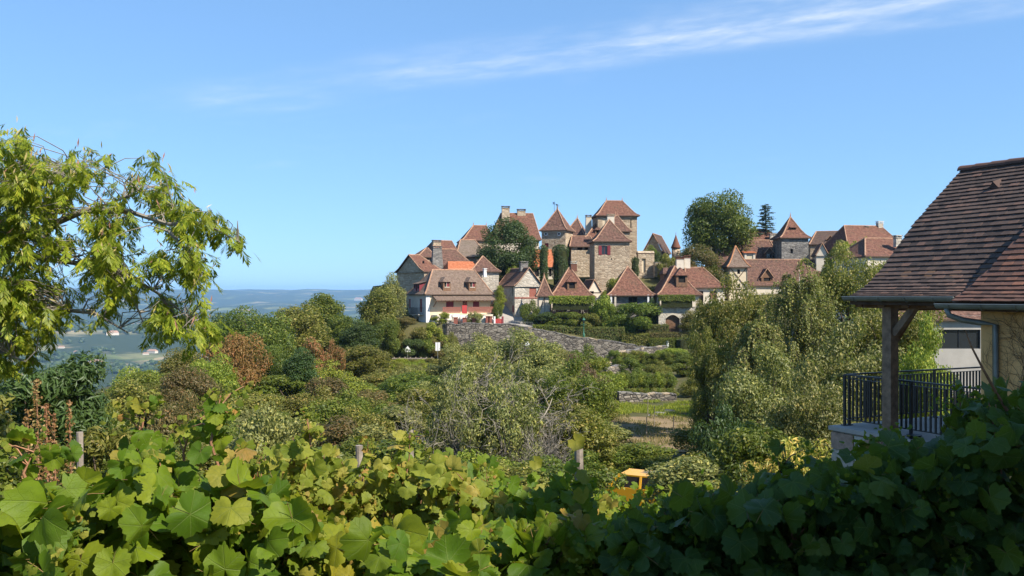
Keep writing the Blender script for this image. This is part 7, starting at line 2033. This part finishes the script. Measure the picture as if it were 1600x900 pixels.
# ------------------------------------------------------------------ left edge: mimosa tree, dark ash bush, dry dock stalks
def frond_geo(seed, pairs=10, L=1.0):
    """bipinnate leaf of length 1 hanging along -z: thin leaflet strips either side of a stalk"""
    rr = random.Random(seed); V, Fc = [], []
    bend = rr.uniform(0.15, 0.6)
    def ax(u): return np.array([bend * u * (1 - 0.3 * u), 0.0, -u * (1 - 0.25 * bend * u)])
    def strip(p, d, n, l, w):
        s = np.cross(d, n); i = len(V)
        V.extend([p, p + d * l * 0.5 + s * w / 2, p + d * l, p + d * l * 0.5 - s * w / 2]); Fc.append((i, i + 1, i + 2, i + 3))
    for k in range(pairs):
        u = 0.15 + 0.8 * k / (pairs - 1); p = ax(u); l = 0.48 * math.sin(math.pi * (0.22 + 0.68 * u)) * rr.uniform(0.85, 1.1)
        for sd in (-1, 1):
            d = np.array([0.12, sd * 0.55, -0.80]) + np.array([rr.gauss(0, .12) for _ in range(3)]); d /= np.linalg.norm(d)
            n = np.array([1.0, 0.0, 0.25]); n -= d * d.dot(n); n /= np.linalg.norm(n)
            strip(p, d, n, l, 0.075)
    strip(ax(0), ax(1) - ax(0), np.array([0.0, 1.0, 0.0]), 1.0, 0.02)
    strip(ax(0.9), np.array([0.1, 0, -1.0]), np.array([1.0, 0, 0.1]), 0.35, 0.10)
    return np.array(V), np.array(Fc)
FR = [frond_geo(i) for i in range(6)]
def build_mimosa():
    rs = np.random.RandomState(17); rr = random.Random(17)
    base = Vector((-7.6, 10.5, tz1(-7.6, 10.5)))
    e = empty('mimosa_tree', base, 0, 'yellow green mimosa tree reaching in with feathery drooping leaves', 'tree')
    limbs = [[(-140, 520, 10.5), (-60, 430, 10.2), (60, 360, 9.6), (150, 325, 9.2), (225, 298, 9.0)], [(60, 360, 9.6), (130, 330, 9.3), (200, 330, 9.0), (262, 350, 8.8), (320, 350, 8.7), (375, 378, 8.7)],
             [(-60, 430, 10.2), (40, 400, 9.6), (110, 410, 9.2), (180, 420, 9.0), (250, 460, 8.9), (300, 500, 8.8)], [(-140, 520, 10.5), (-40, 500, 9.6), (60, 480, 9.2), (150, 490, 9.0), (200, 520, 9.0)],
             [(-60, 430, 10.2), (0, 320, 9.6), (60, 290, 9.4), (150, 275, 9.2)], [(-140, 520, 10.5), (-60, 540, 9.2), (0, 550, 8.8), (40, 565, 8.7)], [(262, 360, 8.8), (300, 400, 8.7), (320, 440, 8.7)], [(40, 400, 9.6), (90, 350, 9.4), (120, 300, 9.3)],
             [(180, 420, 9.0), (210, 470, 8.9), (230, 520, 8.9)], [(250, 460, 8.9), (290, 520, 8.9), (325, 545, 8.9)]]
    b = MB(); tw = MB()
    b.tube([(0, 0, -0.4), (0.1, 0, 1.5), P(-140, 520, 10.5) - base], [0.22, 0.18, 0.13], 8)
    nodes = []
    for li, l in enumerate(limbs):
        pts = [P(*q) - base for q in l]
        r0 = 0.038 if li < 6 else 0.02
        b.tube(pts, [r0 * (1 - 0.8 * k / (len(pts) - 1)) for k in range(len(pts))], 6)
        for a_, c_ in zip(pts, pts[1:]):
            for k in range(7): nodes.append(a_.lerp(c_, rr.random()))
    poly = [(-60, 200), (0, 212), (60, 250), (130, 262), (190, 262), (245, 268), (275, 305), (310, 335), (345, 360), (388, 395), (375, 412), (330, 400), (322, 440), (300, 470), (335, 520), (338, 545), (300, 560), (255, 548), (225, 500), (180, 490), (150, 520), (110, 505), (90, 540), (60, 525), (45, 580), (20, 590), (-10, 600), (-60, 620)]
    def inside(x, y):
        c = False; n = len(poly)
        for i in range(n):
            (x1, y1), (x2, y2) = poly[i], poly[(i + 1) % n]
            if (y1 > y) != (y2 > y) and x < (x2 - x1) * (y - y1) / (y2 - y1) + x1: c = not c
        return c
    sites = []
    while len(sites) < 520:
        q = (rs.uniform(-60, 390), rs.uniform(200, 600))
        if not inside(q[0], q[1] + 24): continue
        if vnoise(q[0] / 42 + 3, q[1] / 34 + 8) < 0.40 and q[0] > 80: continue
        sites.append((q[0], q[1], rs.uniform(8.3, 9.9)))
    for q_ in ((285, 325), (300, 335), (312, 345), (325, 345), (338, 352), (350, 360), (360, 368), (370, 376), (380, 386), (330, 370), (310, 400), (318, 430), (300, 455), (322, 500), (328, 520), (300, 530)): sites.append((q_[0], q_[1] - 4, rs.uniform(8.6, 8.9)))
    fr = []
    for (q, r, Y) in sites:
        c = P(q, r, Y) - base
        near = min(nodes, key=lambda n_: (n_ - c).length)
        m_ = near.lerp(c, 0.5) + Vector((0, 0, 0.06))
        tw.tube([near, near.lerp(c, 0.3) + Vector((rs.randn() * 0.06, rs.randn() * 0.06, 0.07 + rs.randn() * 0.05)), near.lerp(c, 0.7) + Vector((rs.randn() * 0.06, rs.randn() * 0.06, 0.05 + rs.randn() * 0.04)), c], [0.007, 0.005, 0.004, 0.002], 4, cap=False)
        az0 = rs.rand() * 6.28
        for k in range(rs.randint(5, 8)):
            az = az0 + k * 1.1; tilt = rs.uniform(0.1, 0.85); s = rs.uniform(0.13, 0.23)
            p = np.array(c) + rs.randn(3) * 0.05
            ca, sa = math.cos(az), math.sin(az); ct, st_ = math.cos(tilt), math.sin(tilt)
            Ry = np.array([[ct, 0, -st_], [0, 1, 0], [st_, 0, ct]]); Rz = np.array([[ca, -sa, 0], [sa, ca, 0], [0, 0, 1]])
            fr.append((p, Rz @ Ry, s, rs.randint(6)))
    b.build('trunk', M['bark_grey'], e); tw.build('twigs', M['bark_grey'], e)
    vis = [i for i, f_ in enumerate(fr) if (base.x + f_[0][0]) / (base.y + f_[0][1]) * F + 800 > 5]
    vis.sort(key=lambda i: -fr[i][2] / (base.y + fr[i][0][1])); pick = set(vis[:300])
    mes = []
    for V, Fc in FR:
        me = mesh_np('leaf', V, Fc, M['f_mimosa_leaf'], {'v': np.random.RandomState(1).rand(len(Fc)), 'p': np.full(len(Fc), 0.5)}); mes.append(me)
    Vs, Fs, As, Ps = [], [], [], []; off = 0
    for i, (p, m, s, g) in enumerate(fr):
        if i in pick:
            o = bpy.data.objects.new('leaf', mes[g]); COL.objects.link(o); o.parent = e
            mm = np.eye(4); mm[:3, :3] = m * s; mm[:3, 3] = p; o.matrix_local = Matrix(mm.tolist())
        else:
            V, Fc = FR[g]; Vs.append(V @ m.T * s + p); Fs.append(Fc + off); off += len(V); As.append(rs.rand(len(Fc))); Ps.append(np.full(len(Fc), rs.rand()))
    obj('foliage', mesh_np('mimosa_foliage', np.vstack(Vs), np.vstack(Fs), M['f_mimosa'], {'v': np.concatenate(As), 'p': np.concatenate(Ps)}), e, kind='stuff')
    # dry seed pods and faded blossom
    pp = np.array([np.array(P(q, r - 6, Y) - base) + rs.randn(3) * 0.06 for q, r, Y in [sites[k] for k in rs.randint(0, len(sites), 700)]])
    V, Fc = leaf_quads(pp, np.tile([0.3, -1, 0.2], (len(pp), 1)), 0.085, rs, 0.17, 0.5, np.tile([0, 0, -1.0], (len(pp), 1)))
    obj('seed_pods', mesh_np('seed_pods', V, Fc, M['f_pod'], {'v': rs.rand(len(pp)), 'p': rs.rand(len(pp))}), e, kind='stuff')
M['f_mimosa_leaf'] = M['f_mimosa']
M['f_pod'] = foliage_mat('seed_pod', (0.34, 0.26, 0.09), (0.50, 0.42, 0.16), (0.40, 0.20, 0.14), tintamt=0.3)
build_mimosa()
long_leaf_shrub(60, 492, 200, 14, 'f_dark', 9500, 0.15, 21, 'ash_bush', 'dark glossy ash bush filling the edge under the mimosa', 'shrub', 0.5, 0.26)
long_leaf_shrub(10, 560, 120, 11.5, 'f_olive', 3500, 0.12, 22, 'ash_bush', 'olive leaved bush under the lowest mimosa leaves', 'shrub', 0.5, 0.3)
long_leaf_shrub(170, 615, 110, 12.5, 'f_olive', 4200, 0.10, 23, 'bush', 'fine leaved olive bush behind the slim grey stake', 'shrub', 0.4, 0.35)
long_leaf_shrub(30, 650, 130, 8.0, 'f_green', 2400, 0.09, 24, 'bush', 'low fresh green bush behind the foremost vines', 'shrub', 0.3, 0.5)
for k, (px, py0, Y, s) in enumerate(((57, 592, 6.6, 1.0), (72, 630, 6.4, 0.7), (43, 640, 6.2, 0.6), (108, 625, 6.6, 0.6), (84, 645, 6.2, 0.5))):
    rs = np.random.RandomState(k); x = (px - 800) / F * Y; z = tz1(x, Y); H_ = -(py0 - HZ) / F * Y - z
    e = empty('dock_plant', (x, Y, z), 0, ('tall rust brown dock stalk full of dry seeds', 'short rusty dock stalk leaning behind the vines')[k > 0], 'plant', None if k == 0 else 'short dry dock stalks')
    b = MB(); b.tube([(0, 0, -0.1), (0.02, 0, H_ * 0.5), (0.0, 0, H_)], [0.012, 0.009, 0.003], 5); b.build('stem', M['cane'], e)
    n = int(900 * s); u = 0.35 + 0.65 * rs.rand(n); wv = 0.055 * s ** 0.5 * (1.2 - u)
    pts = np.stack([rs.randn(n) * wv, rs.randn(n) * wv, u * H_], 1)
    V, Fc = leaf_quads(pts, rs.randn(n, 3), 0.022, rs, 0.7, 0.8)
    obj('seeds', mesh_np('dock_seeds', V, Fc, M['f_dock'], {'v': rs.rand(n), 'p': rs.rand(n)}), e, kind='stuff')
